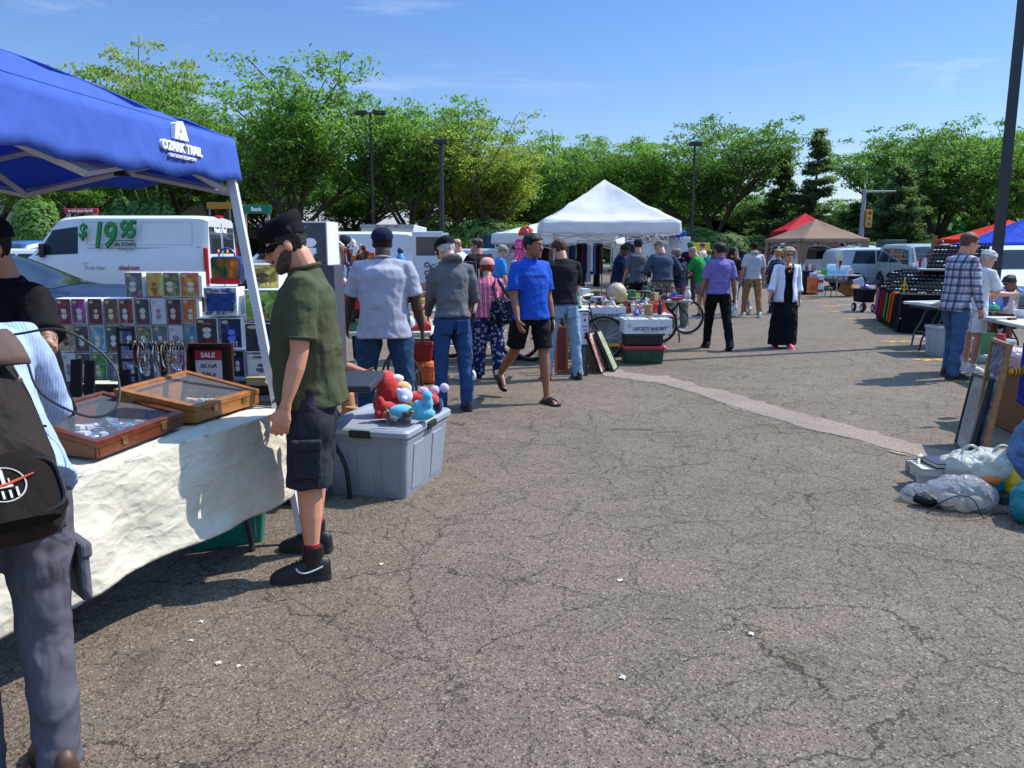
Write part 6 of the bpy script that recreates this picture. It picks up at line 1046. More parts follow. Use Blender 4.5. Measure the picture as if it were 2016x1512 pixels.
def case(label, fl, fr, br, bl, h0, wood, cont):
    """four top corners of the lid; h0: the table height"""
    Vf = [Vector(p) for p in (fl, fr, br, bl)]; c = sum(Vf, Vector())/4; base = Vector((c.x, c.y, h0)); e = E('display_case', label, 'display case', base, 0, 'glass topped wooden cases'); L_ = [p - base for p in Vf]
    wm = M(wood, .35, kind='wood', st=(6, 6, 40)); t = MB(); th = .012
    for i in range(4):
        a, b = L_[i], L_[(i+1) % 4]; n = Vector((b.y-a.y, a.x-b.x, 0)).normalized()*-th; 
        vs = [Vector((a.x, a.y, .004)), Vector((b.x, b.y, .004)), b - Vector((0, 0, .024)), a - Vector((0, 0, .024))]; t.add(vs + [p + n for p in vs], [(0, 1, 2, 3), (7, 6, 5, 4), (3, 2, 6, 7), (0, 4, 5, 1)])
    bo = t.obj('case_side', wm, e, smooth=False)
    t = MB(); cI = sum(L_, Vector())/4; inn = [p + (cI-p).normalized()*.045 for p in L_]; up = Vector((0, 0, .004)); dn = Vector((0, 0, -.022)); out = [p + (p-cI).normalized()*.006 for p in L_]
    for i in range(4): j = (i+1) % 4; t.add([out[i]+up, out[j]+up, inn[j]+up, inn[i]+up, out[i]+dn, out[j]+dn, inn[j]+dn, inn[i]+dn], [(0, 1, 2, 3), (7, 6, 5, 4), (0, 4, 5, 1), (3, 2, 6, 7)])
    lid = t.obj('lid_frame', M(wood, .3, kind='wood', st=(8, 8, 8)), e, bevel=.003)
    t = MB(); t.add([p - Vector((0, 0, .006)) for p in inn], [(0, 1, 2, 3)]); g = bpy.data.materials.new('case_glass'); g.use_nodes = True; b = g.node_tree.nodes['Principled BSDF']; b.inputs['Base Color'].default_value = (.5, .6, .7, 1); b.inputs['Alpha'].default_value = .16; b.inputs['Roughness'].default_value = .02; b.inputs['Specular IOR Level'].default_value = 1; t.obj('glass_pane', g, lid)
    t = MB(); t.add([Vector((p.x, p.y, .012)) for p in L_], [(0, 1, 2, 3)]); t.obj('lining', M(cont[0], .9), e)
    for k in (.28, .74): t = MB(); p = L_[0].lerp(L_[1], k); d = (L_[1]-L_[0]).normalized(); t.box(p - Vector((0, 0, .028)) + Vector((d.y, -d.x, 0))*.004, (.032, .01, .034), math.atan2(d.y, d.x)); t.obj('clasp', M('a8905a', .3, .9), lid, bevel=.002)
    f = lambda u, v: (L_[0].lerp(L_[1], u)).lerp(L_[3].lerp(L_[2], u), v); rr = random.Random(len(label))
    for k in range(cont[1]):
        u, v = .1 + .8*((k % 6)+.5)/6 + rr.uniform(-.03, .03), .1 + .8*((k//6)+.5)/(cont[1]/6) + rr.uniform(-.03, .03); p = f(u, v); p = Vector((p.x, p.y, .016)); t = MB(); cc_ = rr.choice(cont[2]); kd = rr.random()
        if kd < .4: t.torus(p + Vector((0, 0, .006)), rr.uniform(.014, .026), .004, n=14, k=5); nm = 'bracelet'; mm = M(cc_, .25, .8)
        elif kd < .75: t.box(p + Vector((0, 0, .01)), (rr.uniform(.02, .05), rr.uniform(.02, .035), .02), rr.uniform(0, 3)); nm = 'ring_box'; mm = M(cc_, .5)
        else: t.box(p, (.012, .09, .006), rr.uniform(0, 3)); t.ell(p + Vector((0, 0, .004)), (.016, .016, .005), n=12, h=6); nm = 'watch'; mm = M(cc_, .3, .7)
        t.obj(nm, mm, e)
    return e
g3 = lambda px, py, z: (*G(px, py, z), z)
JW = ['b8bcc4', 'c8a860', '202228', 'd0d0d4', '7a2430', '2a5a4a', '8a8e98']
FR, FL, BR = Vector(g3(359, 812, .83)), Vector(g3(190, 872, .83)), Vector(g3(203, 771, .90))
case('reddish wooden glass topped case nearest the stooping man', FL, FR, BR, FL + (BR-FR), TH+.02, '6b3216', ('8096c0', 42, ['202228', 'c8ccd4', 'd8d4c8', '8a4a58', 'b0b4bc']))
case('honey coloured wooden glass topped case next to the man in green', g3(385, 802, .84), g3(508, 767, .84), g3(366, 730, .93), g3(226, 767, .93), TH+.02, 'a86c34', ('5a5e68', 54, JW))
# ---- wall of boxed collectible figures on the black table
bt_ = M('23252b', .45, kind='plastic')
ftable('black topped folding table that carries the wall of boxes', (-3.3, 4.86), (1, 0), 2.42, .62, .76, bt_, M('17181a', .4, .3))
CLR = M('c8ccd8', kind='glass', alpha=.055, spec=.25)
def popbox(label, c, w, h, d, col, art, rz=0, seed=0, title=None, lid='e8e8ea', group='boxed collectible figures', name='figure_box', sleeve=True, tcol='e8e0d0', tsz=.02, side=None):
    art = tuple(tuple(min(.85, x*1.7 + .012) for x in lin(a_)) for a_ in art); rr = random.Random(seed); e = E(name, label, 'boxed figure', c, rz, group); t = MB(); t.box((0, 0, h/2), (w, d, h)); bx = t.obj('carton', M(side or lid, .5), e, bevel=.002)
    y = -d/2 - .0012; t = MB(); t.box((0, y, h*.5), (w*.93, .002, h*.94)); t.obj('front_panel', M(art[0], .5, kind='art', cols=(art[0], art[1], art[0], art[2]), sc=rr.uniform(6, 16)), e)
    y -= .002; t = MB(); t.ell((-w*.26, y, h*.86), (w*.16, .002, h*.06), n=12, h=4); t.obj('badge', M('d8c890', .5), e)
    t = MB(); hx = rr.uniform(-.12, .05)*w; ks = rr.uniform(.7, 1.15); t.ell((hx, y, h*.52), (w*.2*ks, .002, h*.11*ks), n=14, h=4); t.box((hx, y, h*.3), (w*.2, .002, h*.2)); t.box((hx - w*.14, y, h*.33), (w*.07, .002, h*.13)); t.box((hx + w*.14, y, h*.33), (w*.07, .002, h*.13)); t.obj('figure_print', M(art[3], .6), e)
    t = MB()
    for k in range(rr.choice((2, 3, 3))): t.ell((w*(.12 + .13*k) - .02, y, h*.2), (w*.045, .002, h*.045), n=8, h=4); t.box((w*(.12 + .13*k) - .02, y, h*.11), (w*.05, .002, h*.07))
    t.box((0, y, h*.03), (w*.9, .002, h*.03)); t.obj('small_prints', M(rr.choice(('d8d8d0', art[2], 'b02028')), .6), e)
    if title: text(title, tsz, M(tcol, .5), e, (0, y-.001, h*.88 if w > .2 else h*.76), bold=.0008)
    if sleeve: t = MB(); t.box((0, 0, h/2), (w+.012, d+.014, h+.012)); t.obj('clear_sleeve', CLR, e)
    return e
PAL = {'pink': ('a03080', '501848', 'd868a8', 'e0c8d8'), 'dark red': ('4a1c1c', '201010', '8a3030', 'c8a898'), 'black': ('1c1c20', '34343c', '505058', 'b8b4a8'), 'scarlet': ('8a1820', '281014', 'c03038', 'd0c0b8'), 'white': ('d0d4dc', 'a8b0c0', 'e0e0e4', '907080'), 'orange': ('c87a30', 'a04820', 'e0a050', 'f0d8a0'), 'brown': ('6a4a34', '3a2a20', '9a7850', 'c8b890'),
       'sky blue': ('6aa0b8', '3a7090', 'a0c8d0', 'd8d0a0'), 'teal': ('2a5a60', '183438', '5a9090', 'c0c8b8'), 'green': ('4a8a3a', '286028', '88b850', 'd0d8a0'), 'grey': ('6a7078', '404850', '9098a0', 'c8ccd0'), 'blue': ('2850a8', '182c60', '5080d0', 'c0d0e8'), 'yellow': ('d0b048', 'a87828', 'e8d080', '8a4a20'), 'lilac': ('8a80a8', '504870', 'b0a8c8', 'e0dce8'), 'olive': ('7a7a48', '4a4a30', 'a0a068', 'c8c8a0'), 'tan': ('b09870', '786040', 'd0c098', '504030')}
rows = [['scarlet', 'pink', 'dark red', 'brown', 'scarlet', 'black', 'white', 'dark red', 'orange'], ['tan', 'black', 'sky blue', 'teal', 'blue', 'olive', 'grey', 'white', 'sky blue', 'teal'][:9], ['white', 'black', 'green', 'grey', 'lilac', 'black', 'white', 'pink', 'blue']]
names = ('top', 'middle', 'bottom'); Yp = 4.98; x0 = P(122, 600, Yp).x; dx = .1005*1.0
dx = (P(388, 600, Yp).x - P(108, 600, Yp).x)/9
zt_ = [P(100, 639, Yp).z, P(100, 693, Yp).z, .765]
ordn = ('first', 'second', 'third', 'fourth', 'fifth', 'sixth', 'seventh', 'eighth', 'last')
for r in range(3):
    z = zt_[r] if r < 2 else .765; h = (P(100, 587, Yp).z - zt_[0])*.985 if r == 0 else (zt_[0]-zt_[1])*.965 if r == 1 else (zt_[1] - .765)*.965
    for k in range(9):
        cn = rows[r][k]; x = P(108, 600, Yp).x + dx*(k+.5)
        popbox('%s figure box, %s from the left in the %s row of small boxes' % (cn, ordn[k], names[r]), (x + rnd.uniform(-.002, .002), Yp + .05 + rnd.uniform(-.006, .006), z), dx*.9, h, .09, cn, PAL[cn], rnd.uniform(-.03, .03), r*10+k)
x1 = P(108, 600, Yp).x; z = P(100, 587, Yp).z + .005
for k, (cn, px, w) in enumerate((('grey', 262, 1.0), ('yellow', 303, .92), ('olive', 336, .95), ('orange', 372, 1.05))):
    popbox('%s figure box, %s of the four standing on top of the small rows' % (cn, ordn[k]), (P(px, 560, Yp).x, Yp+.07, z), .115*w, .155, .10, cn, PAL[cn], rnd.uniform(-.1, -.02), 50+k)
for k in range(6):      # row of upright boxes farther back
    popbox('small white topped figure box, %s of the low row behind the wall' % ordn[k], (P(118 + k*23.5, 575, 5.3).x, 5.36, 1.14), .072, .135, .08, 'x', PAL[('scarlet', 'dark red', 'green', 'blue', 'grey', 'scarlet')[k]], 0, 80+k)
t = MB(); t.box((P(180, 575, 5.3).x, 5.38, .95), (.62, .2, .37)); o = t.obj('shelf_riser', M('b8bac0', .5), None, bevel=.005); tag(o, 'pale riser box that lifts the low back row of figure boxes', 'riser')
# the large boxes: (label, left px, right px, top py, bottom py, Y, colour, title)
def bigbox(label, l, r, tp, bt, Y, pal, title=None, tcol='e8e0d0', tsz=.03, d=.2, rz=0, side='e4e4e6', seed=3, sleeve=False):
    a, b = P(l, tp, Y), P(r, bt, Y); return popbox(label, ((a.x+b.x)/2, Y + d/2, b.z), b.x-a.x, a.z-b.z, d, 'x', pal, rz, seed, title, group='large boxed sets', name='large_box', sleeve=sleeve, tcol=tcol, tsz=tsz, side=side)
bigbox('white and blue framed box titled STAR TREK in the middle of the large boxes', 400, 468, 566, 622, 4.9, ('c8ccd0', '1c2c60', 'e0e0e0', '283040'), 'STAR TREK', '30508a', .024, .16, seed=4)
a, b = P(405, 578, 4.895), P(463, 612, 4.895); t = MB(); t.box(((a.x+b.x)/2, 4.889, (a.z+b.z)/2), (b.x-a.x-.01, .004, a.z-b.z)); o = t.obj('window_card', M('0f2458', .4, kind='art', cols=('0a1030', '2050a0', '0a1030'), sc=9), None); o.parent = bpy.data.objects['large_box']; o.matrix_parent_inverse = Matrix.Translation(-Vector(bpy.data.objects['large_box'].location))
bigbox('black box with orange title below the STAR TREK box', 384, 430, 626, 676, 4.9, PAL['black'], 'MAGIC', 'd07a28', .02, .16, seed=5)
bigbox('dark blue box beside the black box with orange title', 432, 478, 626, 686, 4.9, ('101a44', '0a1028', '2040a0', '5070c0'), None, seed=6, d=.16)
bigbox('lime green box to the right of the canopy leg', 480, 552, 570, 632, 4.95, ('7a9a3a', '4a6a28', 'a0c060', '2a3020'), 'VILLAINS', 'd8e0b0', .02, .2, seed=7)
bigbox('black and red box titled G.I. below the lime green box', 480, 552, 636, 694, 4.95, ('18181c', '28282e', '18181c', '3060c0'), 'G.I.', 'e0e0e0', .03, .2, seed=8)
bigbox('pale grey box titled STAR WARS at the foot of the large boxes', 486, 552, 698, 742, 4.95, ('b8bcc0', 'a0a4a8', 'd0d0d0', '40444c'), 'STAR WARS', '18181c', .022, .2, seed=9)
bigbox('small black box half behind the wooden sale frame', 456, 482, 690, 742, 5.0, ('14204a', '0a1028', '2a3a70', 'c8c8c8'), None, seed=10, d=.14)
bigbox('yellow box high behind the canopy leg', 486, 550, 520, 568, 5.1, ('9a8a3a', '504820', 'c0a850', '3a2c18'), None, seed=11, d=.2)
bigbox('tall black boxed set in a clear case behind the head of the man in green', 578, 650, 436, 522, 5.4, ('12151f', '1a2030', '12151f', 'c0c0c8'), None, '3a6a98', .02, .26, rz=-.08, seed=12, side='d8d8dc', sleeve=True)
t = MB(); a = P(556, 522, 5.4); t.box((-1.36, 5.5, (a.z + .76)/2), (.34, .3, a.z - .765)); o = t.obj('carton_stack', M('3a3c48', .6), None); tag(o, 'dark carton carrying the tall black boxed set', 'carton')
for p_, (l, r_, tp, bt) in enumerate(((384, 478, 686, 742),)):
    bigbox('black long box hidden behind the sale frame', l, 455, 682, 742, 4.98, PAL['black'], None, seed=13, d=.14)
# lunch box
a, b = P(409, 505, 4.95), P(472, 560, 4.95); e = E('lunch_box', 'red lidded tin lunch box with a fiery picture on top of the STAR TREK box', 'lunch box', ((a.x+b.x)/2, 5.02, b.z)); w, h = b.x-a.x, a.z-b.z
t = MB(); t.box((0, 0, h/2), (w, .1, h)); bo = t.obj('tin_body', M('2a3c6a', .3, .4), e, bevel=.02); t = MB(); t.box((0, -.053, h*.56), (w*.88, .004, h*.74)); t.obj('picture', M('8a4a18', .4, kind='art', cols=('1a1a14', '3a5a24', 'c86018', 'e8c060'), sc=7), e); t = MB(); t.box((0, -.056, h*.12), (w*.98, .006, h*.2)); t.obj('red_band', M('b01828', .3), e)
t = MB(); t.torus((0, 0, h), .05, .006, Matrix.Rotation(R(90), 3, 'X'), n=18, k=6, arc=.5); t.obj('handle', M('2a50a0', .4), e)
# ---- jewellery things in front of the wall
zj = .765
def atz(px, py, z): return Vector((*G(px, py, z), z))
e = E('sale_frame', 'dark wooden frame holding the red and white silver sale card', 'sign', (P(412, 738, 4.6).x, 4.62, zj)); a, b = P(366, 676, 4.62), P(462, 736, 4.62); w, h = b.x-a.x, a.z-zj
t = MB(); t.box((0, .01, h/2), (w*.94, .01, h*.94)); bk = t.obj('backing', M('1a1210', .6), e); t = MB()
for (x, z, dx_, dz_) in ((0, h-.012, w, .024), (0, .012, w, .024), (-w/2+.012, h/2, .024, h-.05), (w/2-.012, h/2, .024, h-.05)): t.box((x, 0, z), (dx_, .035, dz_))
t.obj('frame', M('3a1812', .3, kind='wood'), e, bevel=.003)
t = MB(); t.box((-.005, -.004, h*.5), (w*.56, .004, h*.7)); cd = t.obj('card', M('d8d8e0', .6), e); t = MB(); t.box((-.005, -.007, h*.76), (w*.56, .003, h*.2)); t.obj('red_header', M('b81e30', .5), cd)
text('SALE', .04, M('e8e8f0', .5), cd, (-.005, -.0095, h*.76), bold=.0012); text('SiLVeR', .034, M('181830', .6), cd, (-.005, -.0075, h*.54), shear=.1); text('SALe', .038, M('181830', .6), cd, (-.005, -.0075, h*.37), shear=.1)
t = MB(); t.box((-.005, -.0075, h*.24), (.07, .001, .003)); t.box((-.002, -.0075, h*.2), (.04, .001, .003)); t.obj('pen_stroke', M('181830', .6), cd)
# necklace bar with necklaces
a, b = P(268, 680, 4.4), P(366, 680, 4.4); e = E('necklace_stand', 'black velvet bar stand hung with silver necklaces', 'jewellery stand', ((a.x+b.x)/2, 4.4, zj)); w = b.x-a.x; zb_ = a.z - zj
t = MB(); t.tube([(-w/2-.03, 0, zb_), (w/2, 0, zb_)], .028, 12); t.obj('velvet_bar', M('08080a', .95), e, smooth=True); t = MB(); t.box((0, .02, zb_/2), (.03, .03, zb_)); t.box((0, .02, .008), (.2, .12, .016)); t.obj('stand', M('0c0c0e', .6), e)
e2 = e
for k in range(17):
    rr = random.Random(k+3); x = -w/2 + .01 + k*w/17.3; dep = rr.uniform(.12, .21); g = MB(); wd = rr.uniform(.008, .022); n = 26
    pts = [Vector((x + wd*math.sin(math.pi*2*i/n)*1.0, -.034 - .004*math.sin(i), zb_ + .026 - (dep)*(1-math.cos(2*math.pi*i/n))/2)) for i in range(n)]
    if k % 3 == 0:
        for p in pts: g.ell(p, rr.choice((.0045, .0055)), n=6, h=4)
    else: g.tube(pts + [pts[0]], rr.choice((.0018, .003, .0045)), 5)
    o = g.obj('necklace', M(rr.choice(('c8ccd4', 'd8d8dc', 'b0b0b8', 'a87860', 'c8b070', 'e0e0e4')), .2, .95), None, smooth=True); o.location = e2.location
    tag(o, 'silver coloured necklace hanging in the tight row on the velvet bar', 'necklace', 'necklaces on the velvet bar')
# black slatted frame rack
a, b = P(231, 643, 4.5), P(270, 745, 4.5); e = E('earring_rack', 'open black ladder shaped earring rack left of the necklaces', 'rack', ((a.x+b.x)/2, 4.5, zj)); w, h = b.x-a.x, a.z-zj; t = MB()
for s in (-1, 1): t.box((s*w/2, 0, h/2), (.016, .016, h))
t.obj('frame', M('0e0e10', .5), e); t = MB()
for k in range(5): t.box((0, 0, h*(.08 + .22*k)), (w-.016, .014, .016))
t.obj('rungs', M('0e0e10', .5), e)
for i, (l, r_, tp, Y, hh) in enumerate(((136, 158, 708, 4.45, .1), (163, 183, 710, 4.4, .1), (232, 254, 728, 4.3, .08))):
    a, b = P(l, tp, Y), P(r_, tp, Y); t = MB(); t.box(((a.x+b.x)/2, Y, (a.z+zj)/2), (b.x-a.x, .014, a.z-zj), Matrix.Rotation(R(-12), 3, 'X')); tag(t.obj('display_card', M('0b0b0d', .7)), ('first', 'second', 'last')[i] + ' small black velvet display card from the left behind the cases', 'display card', 'black velvet cards')
a, b = atz(158, 757, .80), atz(232, 757, .80); e = E('jewellery_tray', 'black patterned box with cream lid interior behind the reddish case', 'tray', ((a.x+b.x)/2, a.y+.06, .76)); t = MB(); t.box((0, 0, .02), (b.x-a.x, .14, .04)); t.obj('tray_body', M('0d0d10', .5), e, bevel=.003); t = MB(); t.box((0, 0, .042), (b.x-a.x-.02, .12, .004)); t.obj('inlay', M('c8c4b0', .8), e)
t = MB(); a = P(430, 742, 4.5)
for k in range(7): t2 = MB(); t2.torus((P(398 + k*6, 735, 4.3).x, 4.3, zj+.025), .022, .004, Matrix.Rotation(R(80), 3, 'Y'), n=16, k=5); tag(t2.obj('bangle', M(('b08840', '2a2420', 'c8a870')[k % 3], .3, .7), smooth=True), 'brass and dark bangle standing in the row below the sale frame', 'bangle', 'bangles below the sale frame')
for (px, py, wx, c, lb) in ((508, 752, .12, 'c8b088', 'small pale wooden box beside the honey coloured case'), (522, 768, .1, '2a2018', 'dark little wooden chest behind the man in green')):
    p = atz(px, py, .78); e = E('small_box', lb, 'box', (p.x, p.y, .765)); t = MB(); t.box((0, 0, .02), (wx, .08, .04)); t.obj('box_body', M(c, .5, kind='wood'), e, bevel=.003); t = MB(); t.box((0, 0, .045), (wx+.006, .086, .008)); t.obj('lid', M(c, .5, kind='wood'), e)
t = MB(); t.box((-1.75, 4.55, .745), (.8, .36, .03)); tag(t.obj('black_tray', M('111114', .5), bevel=.004), 'wide flat black tray between the cases and the wall of boxes', 'tray')
# ---- grey tote with plush toys; green tote under the table
A0, B0, C1 = Vector(G(795, 985)), Vector(G(868, 928)), Vector(G(662, 973)); d1 = (C1-A0).normalized(); d2 = Vector((-d1.y, d1.x)); d2 = d2 if d2.y > 0 else -d2
cx = A0 + d1*.27 + d2*.36; gb = crate('storage_tote', 'big grey plastic tote with black latches carrying the plush toys', (cx.x, cx.y, 0), (.62, .78, .43), math.atan2(-d1.y, -d1.x), '868c96', '8e949e', 'tote', taper=.88, latch='15161a')
ztop = .475
t = MB(); t.box((0, -.345, .22), (.004, .004, .004)); 
plm = lambda c: M(c, .9, kind='plush')
def plush(name, label, px, py, Y, parts_, group='plush toys on the tote', z0=None):
    q = P(px, py, Y); e = E(name, label, 'plush toy', (q.x, Y, q.z if z0 is None else z0), 0, group)
    for nm, col, shapes in parts_:
        t = MB()
        for sh in shapes: t.ell(sh[:3], sh[3:6], Matrix.Rotation(R(sh[6]), 3, 'Y') if len(sh) > 6 else None, n=14, h=10)
        t.obj(nm, plm(col), e, voxel=.007, sm=3)
    return e
Z = ztop
plush('plush_toy', 'big floppy red plush lying at the back of the toy pile', 768, 770, 5.45, [('plush_body', 'c41410', [(0, 0, .12, .1, .1, .15), (-.04, -.02, .06, .08, .09, .09), (.06, 0, .08, .07, .08, .08), (-.03, .02, .22, .07, .07, .07)]), ('face', 'e8a868', [(.09, -.02, .17, .065, .05, .05)]), ('cap', 'd8c8e0', [(.05, 0, .235, .05, .04, .03)])], z0=Z)
plush('plush_toy', 'red plush with sprawling limbs in front of the floppy one', 765, 805, 5.25, [('plush_body', 'b80c18', [(0, 0, .06, .06, .06, .05), (-.05, -.02, .1, .03, .03, .05), (.07, 0, .07, .08, .035, .03), (-.06, -.03, .03, .035, .04, .035)]), ('foot', 'c8441c', [(.0, -.06, .03, .035, .035, .03)])], z0=Z)
plush('plush_toy', 'white teddy head plush above the blue one', 797, 768, 5.3, [('plush_body', 'ccc8e0', [(0, 0, .0, .055, .05, .055), (-.045, 0, .035, .02, .015, .02), (.03, 0, .05, .018, .015, .018), (.0, -.05, -.01, .022, .02, .016)])], z0=Z+.14)
plush('plush_toy', 'red and yellow striped plush right of the white teddy', 822, 780, 5.38, [('plush_body', 'c82018', [(0, 0, .1, .08, .06, .06), (.1, 0, .1, .05, .05, .04)]), ('belly', 'c8b020', [(-.045, -.02, .075, .05, .05, .04, 30)]), ('scarf', '2a8038', [(-.085, -.01, .085, .02, .03, .03)]), ('muff', 'd8a8c0', [(.04, .0, .16, .04, .03, .03)])], z0=Z)
plush('plush_toy', 'sky blue long bodied plush stretched along the front of the tote', 812, 810, 5.15, [('plush_body', '52b0cc', [(-.07, 0, .055, .09, .06, .055), (.06, 0, .05, .09, .055, .05), (.1, 0, .12, .04, .04, .05), (.03, -.03, .1, .03, .03, .05, 20), (.1, -.01, .17, .035, .035, .035)])], z0=Z)
plush('plush_toy', 'small dark grey plush with yellow eared tips at the tote edge', 782, 822, 4.98, [('plush_body', '3c3c40', [(-.03, 0, .035, .04, .035, .035), (.05, 0, .04, .045, .03, .035), (.06, 0, .08, .03, .025, .025), (-.06, 0, .09, .014, .012, .04, -25), (.09, 0, .09, .014, .012, .035, 15)]), ('ear_band', 'c8b82c', [(-.065, 0, .1, .0165, .015, .01, -25), (.093, 0, .1, .0165, .015, .01, 15)])], z0=Z)
plush('plush_toy', 'navy plush with two lilac pompons at the right of the pile', 862, 792, 5.45, [('plush_body', '14204e', [(0, 0, .05, .04, .04, .06)]), ('pompon', 'd0a8cc', [(-.02, 0, .15, .036, .034, .036)]), ('pompon', 'b8b0d8', [(.045, .02, .165, .034, .032, .034)])], z0=Z)
plush('plush_toy', 'yellow plush lying on the heap behind the tote', 730, 778, 5.75, [('plush_body', 'b08a20', [(0, 0, 0, .075, .06, .05), (-.12, 0, .03, .08, .025, .02, 10)]), ('face', 'c8a078', [(.02, -.05, .015, .035, .02, .025)])], z0=.40)
t = MB(); t.ell((P(722, 800, 5.75).x, 5.8, .2), (.2, .2, .19), n=20, h=12); o = t.obj('laundry_heap', CL('a8a8b8', bs=1.0), voxel=.015, sm=2, disp=(.09, .08)); tag(o, 'heap of pale cloths in a sack behind the tote', 'heap')
a = Vector(G(470, 1045)); crate('storage_tote', 'teal green plastic tote under the cream clothed table', (-1.62, 4.32, 0), (.42, .5, .28), .35, '167a6a', '1a8474', 'tote', taper=.85)
a, b = G(560, 985), G(640, 990); t = MB(); t.box((-1.45, 4.95, .1), (.5, .35, .12)); o = t.obj('blue_grey_box_lid', M('8a94a8', .5), bevel=.02); tag(o, 'pale blue grey lid lying under the black table', 'lid')
# ------------------------------------------------------------------ middle of the market
wt = M('c4c2ba', .5, kind='plastic')
def rand_item(i, x, y, z, cols, group, where, s=1.0):
    """a small ware on a table: each is a thing with its own shape and label"""
    rr = random.Random(i*13+5); k = i % 7; c = cols[i % len(cols)]; cn, hx = c; m = M(hx, .45); s = s*rr.uniform(.85, 1.2); t = MB()
    if k == 0: nm, cat = 'bottle', 'bottle'; t.lathe([(0, 0), (.035*s, 0), (.037*s, .13*s), (.014*s, .17*s), (.014*s, .21*s), (0, .21*s)], n=12); ds = 'bottle'
    elif k == 1: nm, cat = 'carton', 'box'; t.box((0, 0, .06*s), (.14*s, .1*s, .12*s)); ds = 'carton'
    elif k == 2: nm, cat = 'bowl', 'bowl'; t.lathe([(.03*s, 0), (.05*s, .01), (.085*s, .06*s), (.08*s, .06*s), (.04*s, .015), (0, .015)], n=16); ds = 'bowl'
    elif k == 3: nm, cat = 'book', 'book'; t.box((0, 0, .02*s), (.2*s, .14*s, .04*s), rr.uniform(-.5, .5)); ds = 'thick book'
    elif k == 4: nm, cat = 'vase', 'vase'; t.lathe([(.03*s, 0), (.055*s, .05*s), (.05*s, .11*s), (.022*s, .16*s), (.035*s, .2*s), (.03*s, .2*s), (0, .05)], n=14); ds = 'vase'
    elif k == 5: nm, cat = 'shoe', 'shoe'; t.loft([[Vector((w*math.cos(q), a, max(0, h*math.sin(q)))) for q in [math.pi*j/8 for j in range(9)]] for a, w, h in ((-.12, .03, .07), (-.08, .04, .1), (0, .042, .08), (.08, .046, .05), (.13, .02, .03))]); ds = 'shoe'
    else: nm, cat = 'tin', 'tin'; t.lathe([(0, 0), (.05*s, 0), (.05*s, .1*s), (.053*s, .1*s), (.053*s, .12*s), (0, .12*s)], n=16); ds = 'round tin'
    o = t.obj(nm, m, None, smooth=True, bevel=.003); o.location = (x, y, z); o.rotation_euler = (0, 0, rr.uniform(0, 3)); tag(o, '%s %s %s' % (cn, ds, where(i)), cat, group); return o
CC = [('white', 'd0d0d0'), ('red', 'a82028'), ('blue', '2850a0'), ('tan', 'a88860'), ('black', '18181c'), ('green', '2c7a48'), ('yellow', 'd0b030'), ('pink', 'c87090'), ('silver', 'a8acb4'), ('brown', '5a3a24'), ('cream', 'd8ceb0')]
# toy table with shelf between the man in green and the grey tee
ftable('white folding table crowded with toys behind the grey tee', (-2.3, 8.3), (1, 0), 1.45, .75, .74, wt)
t = MB(); t.box((-1.75, 8.6, .98), (.9, .3, .46)); tag(t.obj('black_crate', M('26272c', .6), bevel=.01), 'black crate standing on the toy table as a plinth', 'crate')
q = P(705, 505, 8.4); e = E('red_bin', 'red card display bin full of pale plastic dolls', 'bin', (P(690, 560, 8.2).x, 8.2, 1.0)); t = MB()
t.poly([(-.15, 0), (.15, 0), (.15, .16), (-.15, .32)], .3, T=Matrix.Rotation(R(0), 4, 'Z')); t.obj('bin_body', M('c01420', .35), e, bevel=.006); t = MB()
for k in range(7): t.ell((-.1 + .035*k, -.02*(k % 3), .3 - .02*k), (.03, .05, .03), Matrix.Rotation(k, 3, 'Y'), n=10, h=6)
t.obj('doll_parts', M('c8a890', .6), e, smooth=True)
e = E('doll_basket', 'bunch of old dolls and horned figures heaped in a basket', 'dolls', (P(708, 530, 8.3).x, 8.5, 1.21)); rr = random.Random(4)
t = MB(); t.lathe([(.1, 0), (.15, .12), (.14, .12), (.09, .01)], n=16); t.obj('basket', M('7a5a38', .8), e)
for k in range(14):
    c = rr.choice(('c8a080', '8a2a20', 'e0e0e0', '3a2a20', 'b06040', '28406a', 'a88058', 'c8c8cc')); x, y, z = rr.uniform(-.18, .2), rr.uniform(-.12, .1), rr.uniform(.1, .42); t = MB(); t.tube([(x, y, z-.1), (x + rr.uniform(-.05, .05), y, z+.02)], [.02, .03], 8); t.ell((x, y, z+.055), (.028, .028, .032), n=10, h=8); d_ = t.obj('doll', M(c, .6), e, smooth=True)
for s in (-1, 1): t = MB(); t.tube(spl([(-.16 + s*.02, -.08, .42), (-.16 + s*.07, -.08, .47), (-.16 + s*.06, -.08, .53)]), [.012, .011, .01, .01, .009, .008, .006, .005, .004, .003, .002][:11], 6) if s else None; t.obj('horn', M('d8d0c8', .4), e, smooth=True)
t = MB(); t.tube(spl([(-.3, -.1, .25), (-.26, -.1, .38), (-.2, -.1, .4), (-.2, -.1, .2), (-.22, -.1, .08)]), .018, 8); t.tube(spl([(-.3, -.1, .25), (-.31, -.1, .1), (-.3, -.1, .0)]), .022, 8); t.obj('cloth_arm', M('8a7058', .8), e, smooth=True)
e = E('orange_box', 'orange toy box in the hands behind the grey tee cap', 'box', (P(728, 510, 9.2).x, 9.2, 1.38)); t = MB(); t.box((0, 0, .08), (.12, .08, .2)); t.obj('carton', M('c84818', .4), e, bevel=.004); t = MB(); t.box((0, -.042, .09), (.09, .003, .13)); t.obj('picture', M('301410', .4, kind='art', cols=('381410', 'c86020', 'e8c080'), sc=14), e)
